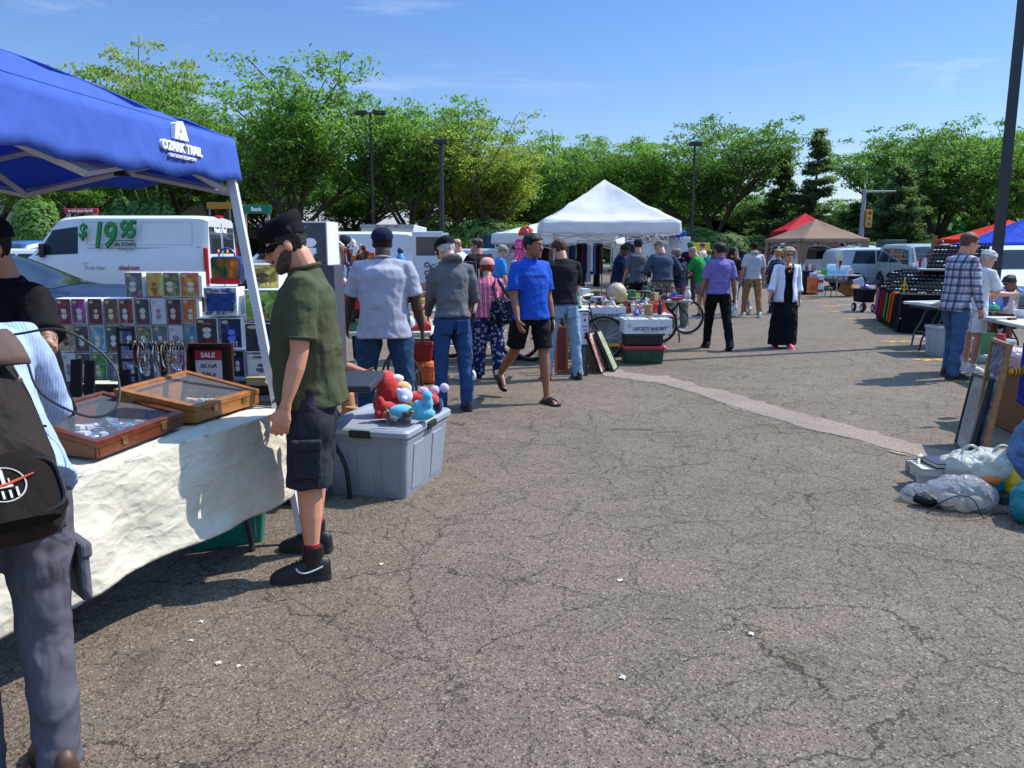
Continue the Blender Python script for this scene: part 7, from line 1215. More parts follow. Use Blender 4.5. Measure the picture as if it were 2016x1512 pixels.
e = E('dark_red_box', 'dark red boxes stacked beside the grey tee shoulder', 'box', (P(790, 520, 9.4).x, 9.4, 1.0)); t = MB(); t.box((0, 0, .2), (.2, .2, .4)); t.obj('carton', M('5a1420', .4), e, bevel=.004); t = MB(); t.box((.0, -.102, .28), (.15, .003, .16)); t.obj('picture', M('301410', .4, kind='art', cols=('281014', '904050', 'd0a0a0'), sc=14), e)
for i in range(26):
    x, y = -2.24 + (i % 13)*.105, 8.42 + .3*(i//13); rand_item(i, x, y, .742, CC, 'wares on the toy table', lambda i: 'on the white toy table behind the man in grey tee')
e = E('toy_bird', 'blue and orange hooded toy perched above the navy cap', 'toy', (P(788, 490, 9.4).x, 9.4, 1.42), s=.6); t = MB(); t.lathe([(.0, 0), (.11, 0), (.1, .1), (.05, .2), (0, .28)], n=14); t.obj('toy_body', M('2a88b8', .5), e, smooth=True); t = MB(); t.ell((0, 0, .26), (.06, .05, .07)); t.obj('toy_head', M('2a2450', .5), e, smooth=True); t = MB(); t.box((.06, -.06, .04), (.08, .05, .06)); t.obj('toy_wing', M('d89030', .5), e)
# second long table with wares towards the doll
ftable('long white table of mixed wares behind the red haired woman', (-1.3, 11.0), (1, .05), 2.4, .75, .76, wt); ftable('white table under small wares left of the grey sweater', (-1.72, 9.2), (1, 0), .78, .6, .74, wt)
for i in range(30):
    x, y = -1.22 + (i % 10)*.235, 11.12 + .2*(i//10); rand_item(i+40, x, y, .765, CC, 'wares on the long white table', lambda i: 'on the long white table behind the red haired woman')
for i in range(9): rand_item(i+80, -1.66 + (i % 5)*.15, 9.3 + .25*(i//5), .745, CC, 'wares by the grey sweater', lambda i: 'on the small white table beside the grey sweater')
e = crate('plastic_bin', 'red plastic bin on the ground under the table by the grey sweater', (-1.12, 9.5, .28), (.35, .3, .2), 0, '8a1c1c', '9a2420'); t = MB(); t.box((-1.12, 9.5, .14), (.4, .35, .28)); tag(t.obj('orange_sack', M('c8581c', .6, kind='crumple'), bevel=.06), 'orange cloth sack beneath the red bin', 'sack')
# black storage drawers
q = P(917, 515, 11.6); e = E('drawer_tower', 'black tower of small drawers between grey sweater and red haired woman', 'drawers', (q.x, 11.6, .76)); h = q.z-.76; t = MB(); t.box((0, .1, h/2), (.3, .3, h)); t.obj('tower_frame', M('1c1420', .5), e, bevel=.005)
for k in range(7):
    for j in (-1, 1): t = MB(); t.box((j*.07, -.055, h*(.08 + .135*k)), (.13, .015, h*.11)); d_ = t.obj('drawer', M('38303c', .4), e, bevel=.003); t = MB(); t.box((j*.07, -.066, h*(.08 + .135*k)), (.04, .012, .012)); t.obj('handle', M('8a8a90', .3), d_)
t = MB(); t.tube([(.19, -.05, 0), (.19, -.05, h-.1)], .014, 8); t.obj('pole', M('9a9aa0', .3, .7), e)
# doll on its pink stand
q = P(1045, 520, 12.2); zd = P(1045, 545, 12.2).z; e = E('doll', 'tall pink doll with flaming orange hair on a pink stand', 'doll', (P(1036, 520, 12.2).x, 12.2, .76)); B0 = zd - .76
t = MB(); t.box((0, 0, B0/2), (.34, .3, B0)); t.obj('stand', M('c83080', .5), e, bevel=.01); B0 += 0
pk = M('b83a60', .5)
t = MB()
for s in (-1, 1): t.tube([(s*.03, 0, B0), (s*.035, 0, B0+.2), (s*.03, 0, B0+.36)], [.016, .02, .03], 8); t.tube([(s*.06, 0, B0+.56), (s*.12, 0, B0+.5), (s*.13, -.03, B0+.36)], [.02, .018, .012], 8)
t.tube([(0, 0, B0+.34), (0, 0, B0+.44), (0, 0, B0+.56), (0, 0, B0+.6)], [(.06, .04), (.04, .03), (.06, .035), .015], 10); t.ell((0, -.01, B0+.665), (.05, .045, .06)); t.obj('doll_body', pk, e, voxel=.01, sm=2)
t = MB(); t.lathe([(.12, B0+.3), (.06, B0+.4), (.045, B0+.44), (.07, B0+.56), (.03, B0+.59)], n=14); t.ell((-.11, 0, B0+.48), (.07, .05, .09)); t.ell((-.13, .0, B0+.28), (.06, .05, .12)); t.obj('dress', CL('d83a80', flower='e0a0b0', fs=30), e, smooth=True, disp=(.04, .03)); t = MB()
rr = random.Random(2)
for k in range(26): a = rr.uniform(.1, 3.0); t.ell((math.cos(a)*rr.uniform(.05, .1), .02 + rr.uniform(-.02, .03), B0+.67 + math.sin(a)*rr.uniform(.03, .1) - .03), (.032, .032, .04), n=8, h=6)
t.obj('hair', M('d85a20', .7, kind='hair'), e, smooth=True); t = MB()
for s in (-1, 1): t.tube([(s*.03, 0, B0+.76), (s*.04, 0, B0+.81)], [.01, .002], 6)
t.obj('horn', M('2a1018', .5), e)
q = P(1012, 515, 10.8); e = E('detergent_bottle', 'white and green detergent bottle between the tables', 'bottle', (P(1012, 545, 10.9).x, 10.9, 1.1)); t = MB(); t.lathe([(0, 0), (.055, 0), (.06, .2), (.03, .26), (.03, .32), (0, .32)], n=14); t.obj('bottle_body', M('d0cec0', .4), e, smooth=True); t = MB(); t.lathe([(.062, .05), (.062, .12)], n=14); t.obj('label_band', M('28a848', .4), e); t = MB(); t.lathe([(.035, .3), (.035, .35), (0, .35)], n=12); t.obj('bottle_cap', M('d8d6c8', .4), e)
t = MB(); t.box((-.02 + P(1012, 545, 10.9).x, 10.9, .93), (.3, .3, .34)); tag(t.obj('wooden_crate', M('8a6a48', .7, kind='wood'), bevel=.006), 'wooden crate raising the detergent bottle', 'crate')
# the stall under the white canopy
ftable('white table heaped with shoes and boxes left of the globe', (1.2, 13.4), (1, .1), 1.9, .8, .74, wt); ftable('grey table in front of the navy shirted vendor', (2.2, 16.5), (1, 0), 1.4, .7, .74, M('8a8c90', .5)); ftable('low table of bric a brac behind the pictures', (.95, 11.9), (1, .1), 1.5, .7, .62, wt)
for i in range(30): x, y = 1.28 + (i % 10)*.19, 13.55 + .24*(i//10); rand_item(i+100, x, y, .745, CC[::-1], 'wares left of the globe', lambda i: 'on the heaped white table left of the globe', 1.15)
for i in range(24): x, y = 1.02 + (i % 8)*.175, 12.05 + .22*(i//8); rand_item(i+140, x, y, .625, CC, 'bric a brac behind the pictures', lambda i: 'on the low table behind the bakery boxes', 1.1)
for i in range(12): x, y = 2.3 + (i % 6)*.22, 16.65 + .3*(i//6); rand_item(i+170, x, y, .745, CC[::-1], 'wares of the vendor', lambda i: 'on the grey table before the navy shirted vendor', 1.1)
# clothes rails with garments
def rail(label, px0, px1, Y, top, cols, gl_, n):
    a, b = P(px0, top, Y), P(px1, top, Y); e = E('clothes_rail', label, 'clothes rail', (a.x, Y, 0)); w = b.x-a.x; zt = a.z; mt = M('b8b8bc', .3, .7); t = MB(); t.tube([(0, 0, zt), (w, 0, zt)], .016, 6); t.obj('rail', mt, e)
    for x in (0, w): t = MB(); t.tube([(x, 0, 0), (x, 0, zt)], .016, 6); t.obj('post', mt, e); t = MB(); t.tube([(x, -.25, .03), (x, .25, .03)], .016, 6); t.obj('foot', mt, e)
    rr = random.Random(n)
    for k in range(n):
        c = cols[k % len(cols)]; x = .05 + (w-.1)*k/max(1, n-1); ln = rr.uniform(.7, 1.1); t = MB(); wd = min(.2, w/n*.8+.05); t.loft([[Vector((wd*r*math.cos(q), .2*r2*math.sin(q) + .01, z)) for q in [2*math.pi*j/14 for j in range(14)]] for z, r, r2 in ((-.06, .3, .3), (-.1, .6, 1), (-.3, .55, .9), (-ln, .75, 1.0), (-ln-.01, .5, .8))]); o = t.obj('hanging_garment', CL(c[1], bs=.8, st=(1, 1, .3)), smooth=True, disp=(.06, .04)); o.location = (a.x+x, Y, zt); tag(o, '%s garment hanging %s' % (c[0], gl_), 'garment', 'garments on the rails')
    return e
rail('clothes rail left of the canopy legs', 1136, 1186, 19.6, 474, [('black', '101014'), ('dark red', '4a2428'), ('navy', '1a2444'), ('pale blue', '8aa0c8'), ('white', 'c8c8cc'), ('denim blue', '3a5a94')], 'on the rail left of the navy vendor', 8)
rail('clothes rail behind the navy shirted vendor', 1232, 1262, 21.0, 474, [('brick', '6a2a28'), ('charcoal', '2a2a30'), ('grey blue', '4a5a78'), ('plum', '4a2a48')], 'on the rail right of the navy vendor', 5)
rail('far clothes rail under the low canopy', 1060, 1130, 22.5, 478, [('dark blue', '1a2c58'), ('black', '141418'), ('grey', '6a6c70')], 'on the far rail under the low canopy', 7)
e = E('blue_screen', 'dark blue folding partition under the low white canopy', 'partition', (P(1000, 500, 24.5).x, 24.5, 0)); t = MB(); t.box((0, 0, 1.0), (1.5, .06, 2.0)); t.obj('panel', M('1a2850', .7), e); t = MB()
for s in (-.72, 0, .72): t.box((s, -.05, 1.0), (.05, .05, 2.02))
t.obj('batten', M('10182c', .7), e)
# globe
q = P(1214, 576, 12.6); e = E('globe', 'faded antique globe standing above the bakery boxes', 'globe', (q.x, 12.6, 0)); r_ = .155
t = MB(); t.ell((0, 0, q.z), r_, n=32, h=20); gmat = M('a89a80', .5, kind='art', cols=('b8ac94', 'a89a7c', '988868', 'b0a48c'), sc=9); t.obj('sphere', gmat, e, smooth=True)
t = MB(); t.torus((0, 0, q.z), r_+.012, .006, Matrix.Rotation(R(90), 3, 'X') @ Matrix.Rotation(R(90), 3, 'Z'), n=32, k=6, arc=.55); t.obj('meridian_ring', M('6a5228', .4, .6), e, smooth=True); t = MB(); t.lathe([(.14, .62), (.13, .65), (.02, .67), (.02, q.z-r_-.01), (0, q.z-r_)], n=20); t.obj('foot', M('4a3420', .5), e, smooth=True)
t = MB(); t.box((q.x, 12.6, .31), (.5, .4, .62)); tag(t.obj('wooden_box', M('6a5a44', .7, kind='wood'), bevel=.01), 'upright box that carries the globe', 'box')
# bakery boxes and bins
def fruitbox(label, l, r_, tp, bt, Y, flip=1):
    a, b = P(l, tp, Y), P(r_, bt, Y); w, h, d = b.x-a.x, a.z-b.z, .42; e = E('bakery_box', label, 'box', ((a.x+b.x)/2, Y+d/2, b.z), R(2), 'bakery boxes'); wm = M('c9cacc', .6); t = MB()
    for (c, s) in (((0, -d/2, h/2), (w, .006, h)), ((0, d/2, h/2), (w, .006, h)), ((-w/2, 0, h/2), (.006, d-.008, h)), ((w/2, 0, h/2), (.006, d-.008, h)), ((0, 0, .004), (w-.008, d-.008, .006))): t.box(c, s)
    bo = t.obj('box_body', wm, e); text("LISCIO'S BAKERY", .062*w/.62, M('1c2c5a', .6), bo, (.02, -d/2-.004, h*.34), bold=.0022, sx=.95); text('It all starts with the dough', .02, M('3a4a6a', .6), bo, (.02, -d/2-.004, h*.14)); t = MB(); t.torus((-w*.4, -d/2-.004, h*.55), .026, .0025, Matrix.Rotation(R(90), 3, 'X'), n=20, k=4); t.tube([(-w*.4-.018, -d/2-.005, h*.55+.016), (-w*.4+.018, -d/2-.005, h*.55-.016)], .0028, 4); t.obj('round_mark', M('4a5068', .6), bo)
    t = MB(); t.ell((w*.27, -d/2-.003, h*.72), (.009, .003, .009), n=10, h=4); t.obj('hand_hole', M('2a2a2a', .8), bo); t = MB(); t.box((w*.41, -d/2-.004, h*.5), (w*.12, .002, .012)); t.obj('small_print', M('8a8c90', .6), bo); t = MB(); t.box((w*.325, -d/2-.0035, h*.5), (.003, .002, h*.9)); t.obj('fold_line', M('9a9ca0', .6), bo)
    rr = random.Random(int(l))
    for k in range(13): t = MB(); t.box((-w/2 + w*(k+.6)/13.5, 0, h*.55), (w/17, d*.86, h*.9), Matrix.Rotation(R(rr.uniform(-6, 6)), 3, 'Y')); o = t.obj('paper_folder', M(rr.choice(('c8c0b0', 'd8d8d8', 'a83028', 'b8b4a8', 'd0c8b8', '6a7a9a')), .7)); o.location = e.location; o.rotation_euler = e.rotation_euler; tag(o, 'paper sleeve packed upright in the bakery box %s' % ('on the left' if l < 1200 else 'on top of the black bin'), 'paper', 'paper sleeves in the bakery boxes')
    return e
fruitbox('white printed bakery box farther left, on the clear bin', 1150, 1231, 605, 629, 11.7); fruitbox('white printed bakery box on top of the black and green bins', 1229, 1322, 629, 657, 11.0)
Yb = 11.05; a, b = P(1229, 705, Yb), P(1308, 705, Yb); crate('plastic_bin', 'dark green plastic bin with red lid at the bottom of the stack', ((a.x+b.x)/2, Yb+.22, 0), (b.x-a.x, .46, .22), 0, '10402c', 'b01c2c', 'bin', taper=.93)
crate('plastic_bin', 'black translucent bin between bakery box and green bin', ((a.x+b.x)/2, Yb+.24, .262), (b.x-a.x-.02, .44, .15), 0, '141820', '3c444c', 'bin', taper=.95)
a, b = P(1166, 690, 11.8), P(1228, 690, 11.8); crate('plastic_bin', 'clear grey bin with yellow base under the left bakery box', ((a.x+b.x)/2, 12.0, .2), (b.x-a.x, .44, .36), 0, '7a8286', '1c6a50', 'bin', taper=.93); crate('plastic_bin', 'low yellow rimmed tray under the clear grey bin', ((a.x+b.x)/2, 12.0, 0), (b.x-a.x, .44, .17), 0, '3c4448', 'c8a818', 'bin', taper=.95)
# framed pictures
def picture(label, c4, fw, fcol, art, mat_=None, ft=.03, lean=None, name='framed_picture', glass=True, wood=False):
    """c4: bottom left, bottom right, top right, top left in the world"""
    Pq = [Vector(p) for p in c4]; c = (Pq[0]+Pq[1])/2; e = E(name, label, 'picture', c, 0, 'framed pictures'); L_ = [p-c for p in Pq]; n = (L_[1]-L_[0]).cross(L_[3]-L_[0]).normalized()*ft; ux = (L_[1]-L_[0]).normalized(); uy = (L_[3]-L_[0]).normalized(); inn = [L_[0]+ux*fw+uy*fw, L_[1]-ux*fw+uy*fw, L_[2]-ux*fw-uy*fw, L_[3]+ux*fw-uy*fw]
    t = MB()
    for i in range(4): j = (i+1) % 4; t.add([L_[i]+n*.5, L_[j]+n*.5, inn[j]+n*.5, inn[i]+n*.5, L_[i]-n*.5, L_[j]-n*.5, inn[j]-n*.5, inn[i]-n*.5], [(0, 1, 2, 3), (7, 6, 5, 4), (0, 4, 5, 1), (3, 2, 6, 7)])
    t.obj('frame', M(fcol, .35, kind='wood' if wood else ''), e, bevel=.002)
    t = MB(); q = [p+n*.1 for p in inn]; t.add(q + [p-n*.35 for p in inn], [(0, 1, 2, 3), (7, 6, 5, 4), (0, 4, 5, 1), (1, 5, 6, 2), (2, 6, 7, 3), (3, 7, 4, 0)]); pr = t.obj('print', art if not isinstance(art, str) else M(art, .5), e)
    if mat_: t = MB(); cc = sum(inn, Vector())/4; q2 = [p.lerp(cc, .28)+n*.16 for p in inn]; t.add(q2, [(0, 1, 2, 3)]); t.obj('image', mat_, pr)
    return e, L_, n, ux, uy
def up4(l, r_, bt, tp, Y, lean=.1, dy=0):
    a, b = Vector((*G(l, bt), 0)), Vector((*G(r_, bt), 0)); b.y = a.y + dy; h = P(l, tp, a.y+lean).z; return [a, b, b + Vector((0, lean, h)), a + Vector((0, lean, h))]
Y0 = G(1150, 745)[1]
e, L_, n, ux, uy = picture('white poster with red lettering in a dark frame standing on the grey picture', [(P(1132, 676, 10.2).x, 10.2, P(1132, 680, 10.2).z), (P(1161, 676, 10.2).x, 10.2, P(1132, 680, 10.2).z), (P(1161, 612, 10.25).x, 10.27, P(1132, 612, 10.27).z), (P(1132, 612, 10.25).x, 10.27, P(1132, 612, 10.27).z)], .012, '2a2420', 'd0d0dc')
t = MB()
for k, (z, w, hh) in enumerate(((.40, .06, .015), (.33, .03, .03), (.25, .07, .012), (.2, .05, .014), (.1, .03, .03))): t.box(ux*.13 + uy*z - Vector((0, .012, 0)) + L_[0]*1.0, (w, .002, hh))
t.obj('red_lettering', M('b02838', .5), e)
picture('dark grey framed picture standing on the ground beside the pale jeans', [(P(1132, 747, 10.0).x, 10.0, 0), (P(1157, 747, 10.0).x, 10.02, 0), (P(1157, 682, 10.05).x, 10.06, P(1157, 680, 10.05).z), (P(1132, 682, 10.05).x, 10.05, P(1132, 680, 10.05).z)], .02, '15161c', M('303238', .25, kind='art', cols=('2a2c34', '4a4c54', '303238', '5a5c64'), sc=5))
rb = G(1207, 732); lb_ = G(1186, 738)
def lean_frame(label, foot_px, foot_py, top_px, top_py, w, fcol, art, dx=.1):
    f = Vector((*G(foot_px, foot_py), 0)); tp = P(top_px, top_py, f.y + .32); u = Vector((dx, -.99, 0)).normalized()*w; return picture(label, [f, f - u, tp - u, tp], .02, fcol, art, name='framed_picture')
picture('pink and brown figure painting leaning sideways against the bicycle', [(*G(1182, 737), 0), (*G(1197, 727), .0), P(1170, 650, 10.75), P(1153, 655, 10.2)], .018, '181614', M('b08070', .3, kind='art', cols=('d8b0a8', '8a5040', 'e0c8c0', '50302a'), sc=4), ft=.04)
picture('green and pale landscape picture leaning beside the figure painting', [(*G(1207, 733), 0), (*G(1216, 724), .0), P(1182, 648, 11.0), P(1172, 652, 10.5)], .015, '20241c', M('a0a894', .3, kind='art', cols=('c8ccc0', '7a8a68', 'b8bca0', '4a5a48'), sc=4), ft=.04)
t = MB(); t.add([(*G(1160, 728), .0), (*G(1180, 732), .0), P(1160, 662, 10.6), P(1150, 660, 10.5)], [(0, 1, 2, 3)]); o = t.obj('brown_board', M('6a5238', .8)); q = o.modifiers.new('t', 'SOLIDIFY'); q.thickness = .02; tag(o, 'bare brown board leaning behind the figure painting', 'board')
picture('tall orange wooden framed mirror between the pale jeans legs', [(P(1092, 740, 10.3).x, 10.3, 0), (P(1118, 740, 10.3).x, 10.32, 0), (P(1118, 660, 10.4).x, 10.4, .6), (P(1092, 660, 10.4).x, 10.4, .6)], .03, 'a86028', M('401c18', .4, kind='art', cols=('501c1c', '802a20', '301414'), sc=5))
# bicycles
def bicycle(label, c, rz, r, frame, s=1, wheels=(0, 1), lean=0, tyre='141416', bmx=False, rim='9a9aa0', saddle=True):
    e = E('bicycle', label, 'bicycle', c, rz, 'bicycles'); e.rotation_euler = (R(lean), 0, rz); wb = .52 if not bmx else .46; fm = M(frame, .3); dm = M('17171a', .5); sv = M('b0b0b4', .25, .9)
    for k in wheels:
        x = -wb if k == 0 else wb; t = MB(); t.torus((x, 0, r), r-.022, .022, Matrix.Rotation(R(90), 3, 'X'), n=40, k=8); w = t.obj('wheel', M(tyre, .85), e, smooth=True); t = MB(); t.torus((x, 0, r), r-.05, .009, Matrix.Rotation(R(90), 3, 'X'), n=40, k=6); t.obj('rim', M(rim, .3, .7), w, smooth=True); t = MB()
        for q in range(18): a = 2*math.pi*q/18; t.tube([(x + .02*math.cos(a*2), .02*(-1)**q, r), (x + (r-.05)*math.cos(a), 0, r + (r-.05)*math.sin(a))], .0016, 3)
        t.obj('spokes', sv, w); t = MB(); t.tube([(x, -.045, r), (x, .045, r)], .018, 8); t.obj('hub', sv, w)
    bb = Vector((-.08, 0, r*.92)); st_ = Vector((-.2, 0, r + .42)); hd = Vector((wb-.2, 0, r + .40)); hl = Vector((wb-.16, 0, r+.26)); t = MB()
    if bmx: st_.z = r+.2; hd.z = r+.32; hl.z = r+.2
    for p, q, w in ((bb, st_, .016), (st_ - Vector((0, 0, .06)), hd, .017), (bb, hl, .02), (hd, hl, .021), (bb, Vector((-wb, .04, r)), .01), (bb, Vector((-wb, -.04, r)), .01), (st_ - Vector((0, 0, .06)), Vector((-wb, .04, r)), .009), (st_ - Vector((0, 0, .06)), Vector((-wb, -.04, r)), .009)): t.tube([p, q], w, 8)
    t.obj('frame', fm, e, smooth=True); t = MB()
    for s_ in (-1, 1): t.tube([hl + Vector((.01, s_*.03, -.02)), hl + Vector((.05, s_*.05, -.1)), Vector((wb, s_*.05, r))], .011, 6)
    t.obj('fork', dm if not bmx else fm, e, smooth=True); t = MB(); up = .1 if not bmx else .04
    t.tube([hd, hd + Vector((-.02, 0, up)), hd + Vector((.06, 0, up+.02))], .014, 8)
    if bmx:
        for s_ in (-1, 1): t.tube(spl([hd + Vector((.06, 0, up+.02)), hd + Vector((.05, s_*.1, up+.04)), hd + Vector((.02, s_*.16, up+.2)), hd + Vector((-.06, s_*.34, up+.22))]), .012, 8)
    else: t.tube(spl([hd + Vector((-.02, -.3, up+.04)), hd + Vector((.05, -.12, up+.02)), hd + Vector((.05, .12, up+.02)), hd + Vector((-.02, .3, up+.04))]), .012, 8)
    t.obj('handlebar', dm, e, smooth=True)
    if saddle: t = MB(); t.tube([st_ - Vector((0, 0, .05)), st_ + Vector((-.03, 0, .12))], .012, 6); t.obj('seat_post', sv, e); t = MB(); t.loft([[st_ + Vector((x, w*math.cos(q), .14 + h*math.sin(q))) for q in [2*math.pi*j/10 for j in range(10)]] for x, w, h in ((-.15, .05, .02), (-.1, .075, .03), (0, .04, .022), (.1, .018, .015))]); t.obj('saddle', M('0e0e10', .6), e, smooth=True)
    t = MB(); t.lathe([(.07, -.03), (.09, -.03), (.09, -.026), (.07, -.026)], bb, 20, rot=Matrix.Rotation(R(90), 3, 'X')); t.tube([bb + Vector((0, -.04, 0)), bb + Vector((.1, -.05, -.12))], .01, 6); t.box(bb + Vector((.1, -.09, -.12)), (.09, .07, .02)); t.obj('crank', sv, e)
    return e
gx, gy = G(1189, 712); bicycle('dark teal mountain bicycle whose big knobbly front wheel stands by the green bin', (gx-.52, gy+.06, 0), R(4), .33, '1a3a40', rim='8a8c90')
gx, gy = G(1000, 716); bicycle('black bicycle with red rimmed wheel behind the man in blue tee', (gx-.35, gy+.5, 0), R(-12), .33, '1c1c20', rim='8a1c1c')
bicycle('green framed bicycle standing behind the globe', (P(1240, 600, 13.4).x, 13.4, .0), R(188), .33, '1c6a3c', s=1)
e = bicycle('orange and black small bicycle with high bars lying on the bins', (P(1275, 620, 12.1).x, 12.1, .36), R(8), .25, 'd84018', bmx=True, wheels=(), saddle=True); e.scale = (.85, .85, .85)
bicycle('grey bicycle standing behind the slate blue sweatshirt', (P(1300, 620, 15.0).x, 15.0, 0), R(5), .33, '6a6c70')
# ------------------------------------------------------------------ right hand stalls
# products table under the tan canopy
Yt = 27.0
ftable('folding table of water bottles and cleaning goods left of the silver car', (P(1622, 560, Yt).x, Yt-.3), (1, 0), 1.15, .7, .74, M('9a9ca0', .5)); zt0 = .742
for i, (px, tp, w, c, lb, tr) in enumerate(((1626, 529, .2, '50a040', 'green wrapped pack at the left end of the goods table', 0), (1640, 519, .28, 'c0d8e0', 'clear pack of bottles behind the blue pack', 1), (1668, 522, .3, 'c0ccd0', 'tall clear pack beside the pink rolls', 1), (1612, 533, .2, 'c8c0a0', 'cream jar pack hanging over the table end', 0), (1677, 528, .14, 'd0a0a8', 'pink roll pack at the right of the goods table', 0))):
    p = P(px, tp, Yt+.1); e = E('bottle_pack', lb, 'pack', (p.x, Yt+.15, zt0), 0, 'packs on the goods table'); t = MB(); h = p.z-zt0
    for a in range(4):
        for b in (0, 1): t.lathe([(0, 0), (w/9, 0), (w/9, h*.8), (w/20, h*.95), (0, h)], (-w/2 + w*(a+.5)/4, b*.12, 0), 8)
    t.box((0, .06, h*.35), (w*.96, .2, h*.3)); t.obj('wrapped_bottles', M(c, .25), e, smooth=True)
p = P(1650, 540, Yt-.2); e = E('water_pack', 'shrink wrapped pale blue pack of water bottles at the front of the goods table', 'pack', (p.x, Yt-.12, zt0)); t = MB()
for a in range(12): t.lathe([(0, 0), (.022, 0), (.024, .11), (.012, .16), (.012, .18), (0, .18)], (-.3 + a*.055, 0, 0), 8)
t.obj('bottles', M('70b8d8', .2), e, smooth=True); t = MB(); t.box((0, 0, .1), (.68, .08, .19)); t.obj('wrap', gl('c0e0f0', .25), e)
for i, (l, r_, tp, bt, c1, c2, lb) in enumerate(((1592, 1608, 545, 577, 'c86a30', 'b84a28', 'tall orange carton pack at the left of the stack'), (1606, 1619, 541, 560, 'c8c8d0', 'a02038', 'lilac and red nappy pack on top of the stack'), (1606, 1619, 561, 578, 'c8ccd0', 'a81c30', 'red and white nappy pack at the bottom of the stack'), (1596, 1606, 537, 546, 'b8b8c0', '8a8a98', 'small grey white carton on the orange pack'))):
    a, b = P(l, tp, Yt-1), P(r_, bt, Yt-1); e = E('nappy_pack', lb, 'pack', ((a.x+b.x)/2, Yt-1, max(0, b.z)), 0, 'stacked packs'); h = a.z-max(0, b.z); t = MB(); t.box((0, 0, h/2), (b.x-a.x, .25, h)); t.obj('pack_body', M(c1, .35), e, bevel=.02); t = MB(); t.box((0, -.128, h*.35), ((b.x-a.x)*.8, .004, h*.3)); t.obj('print', M(c2, .4), e)
t = MB(); a = P(1592, 523, Yt+1.5); t.box((a.x-.05, Yt+1.5, .42), (.7, .6, .84)); tag(t.obj('cloth_covered_table', M('101014', .9), bevel=.02), 'black cloth covered table holding spray bottles at the left of the goods', 'table')
for i in range(6): t = MB(); t.lathe([(0, 0), (.04, 0), (.042, .15), (.015, .2), (.015, .26), (0, .26)], n=10); o = t.obj('spray_bottle', M(('c8c8cc', 'b8c0c8', 'a02830', 'd0d0d4', 'b86020', '8090a0')[i], .4), smooth=True); o.location = (a.x-.32 + i*.11, Yt+1.4, .842); tag(o, '%s spray bottle on the black cloth covered table' % ('white', 'pale', 'red', 'second white', 'orange', 'blue grey')[i], 'bottle', 'spray bottles')
gx, gy = G(1674, 584); e = E('cardboard_box', 'open brown cardboard box tipped on the ground beneath the goods table', 'box', (gx, gy+.3, 0)); cm = M('9a6a3c', .8, kind='stucco'); t = MB()
for (c, s) in (((0, .2, .17), (.42, .01, .34)), ((0, -.2, .17), (.42, .01, .34)), ((-.21, 0, .17), (.01, .4, .34)), ((.21, 0, .17), (.01, .4, .34)), ((0, 0, .006), (.4, .38, .01))): t.box(c, s, Matrix.Rotation(R(0), 3, 'X'))
bo = t.obj('box_body', cm, e); e.rotation_euler = (R(20), 0, R(20)); e.location.z = .09
for s in (-1, 1): t = MB(); t.box((0, s*.28, .37), (.42, .17, .008), Matrix.Rotation(R(-s*30), 3, 'X')); t.obj('flap', cm, bo)
gx, gy = G(1697, 583); crate('plastic_bin', 'blue open tub with white foam lid beside the cardboard box', (gx, gy+.3, 0), (.5, .4, .32), 0, '1c5080', None, 'tub', open_=True, taper=.92); t = MB(); t.box((gx, gy+.3, .42), (.36, .05, .36), Matrix.Rotation(R(-20), 3, 'Y')); tag(t.obj('foam_panel', M('c0c8d4', .6), bevel=.01), 'white foam panel sticking out of the blue tub', 'panel')
p = P(1656, 505, 27.6); e = E('standing_fan', 'cream pedestal fan behind the goods table', 'fan', (p.x, 27.8, 0)); t = MB(); t.tube([(0, 0, 0), (0, 0, p.z)], .02, 8); t.obj('stand', M('c8c4b8', .5), e); t = MB(); t.torus((0, -.05, p.z), .14, .01, Matrix.Rotation(R(90), 3, 'X')); t.ell((0, -.05, p.z), (.13, .02, .13)); t.obj('fan_head', M('c8c0a8', .5), e, smooth=True)
# folding wagon
gx, gy = G(1712, 616); e = E('folding_wagon', 'black folding wagon with pram wheels at the end of the scarf table', 'wagon', (gx, gy+.2, 0)); t = MB(); t.box((0, .2, .42), (.34, .6, .34), taper=.9); t.obj('wagon_basket', M('131318', .8, kind='cloth'), e, bevel=.02); t = MB(); t.tube(spl([(-.16, -.1, .6), (-.2, -.3, .8), (-.15, -.32, .9), (-.02, -.3, .92)]), .014, 6); t.obj('handle', M('1a1a1e', .5), e)
for x, y in ((-.13, -.05), (.13, -.1), (-.13, .45), (.13, .45)): t = MB(); t.wheel((x, y, .11), .11, .05, 'X'); t.torus((x, y, .11), .1, .012, Matrix.Rotation(R(90), 3, 'Y'), n=20, k=6); w = t.obj('wheel', M('141416', .8), e, smooth=True); t = MB(); t.lathe([(0, 0), (.062, 0), (.062, .02), (0, .02)], (x-.03, y, .11), 14, rot=Matrix.Rotation(R(90), 3, 'Y')); t.obj('rim', M('c0c0c4', .4), w)
t = MB(); t.ell((gx, gy+.35, .62), (.14, .18, .09)); o = t.obj('folded_shirt', CL('5a3a8a', flower='d8d0e0'), voxel=.02, disp=(.05, .03)); tag(o, 'purple patterned cloth lying in the folding wagon', 'cloth')
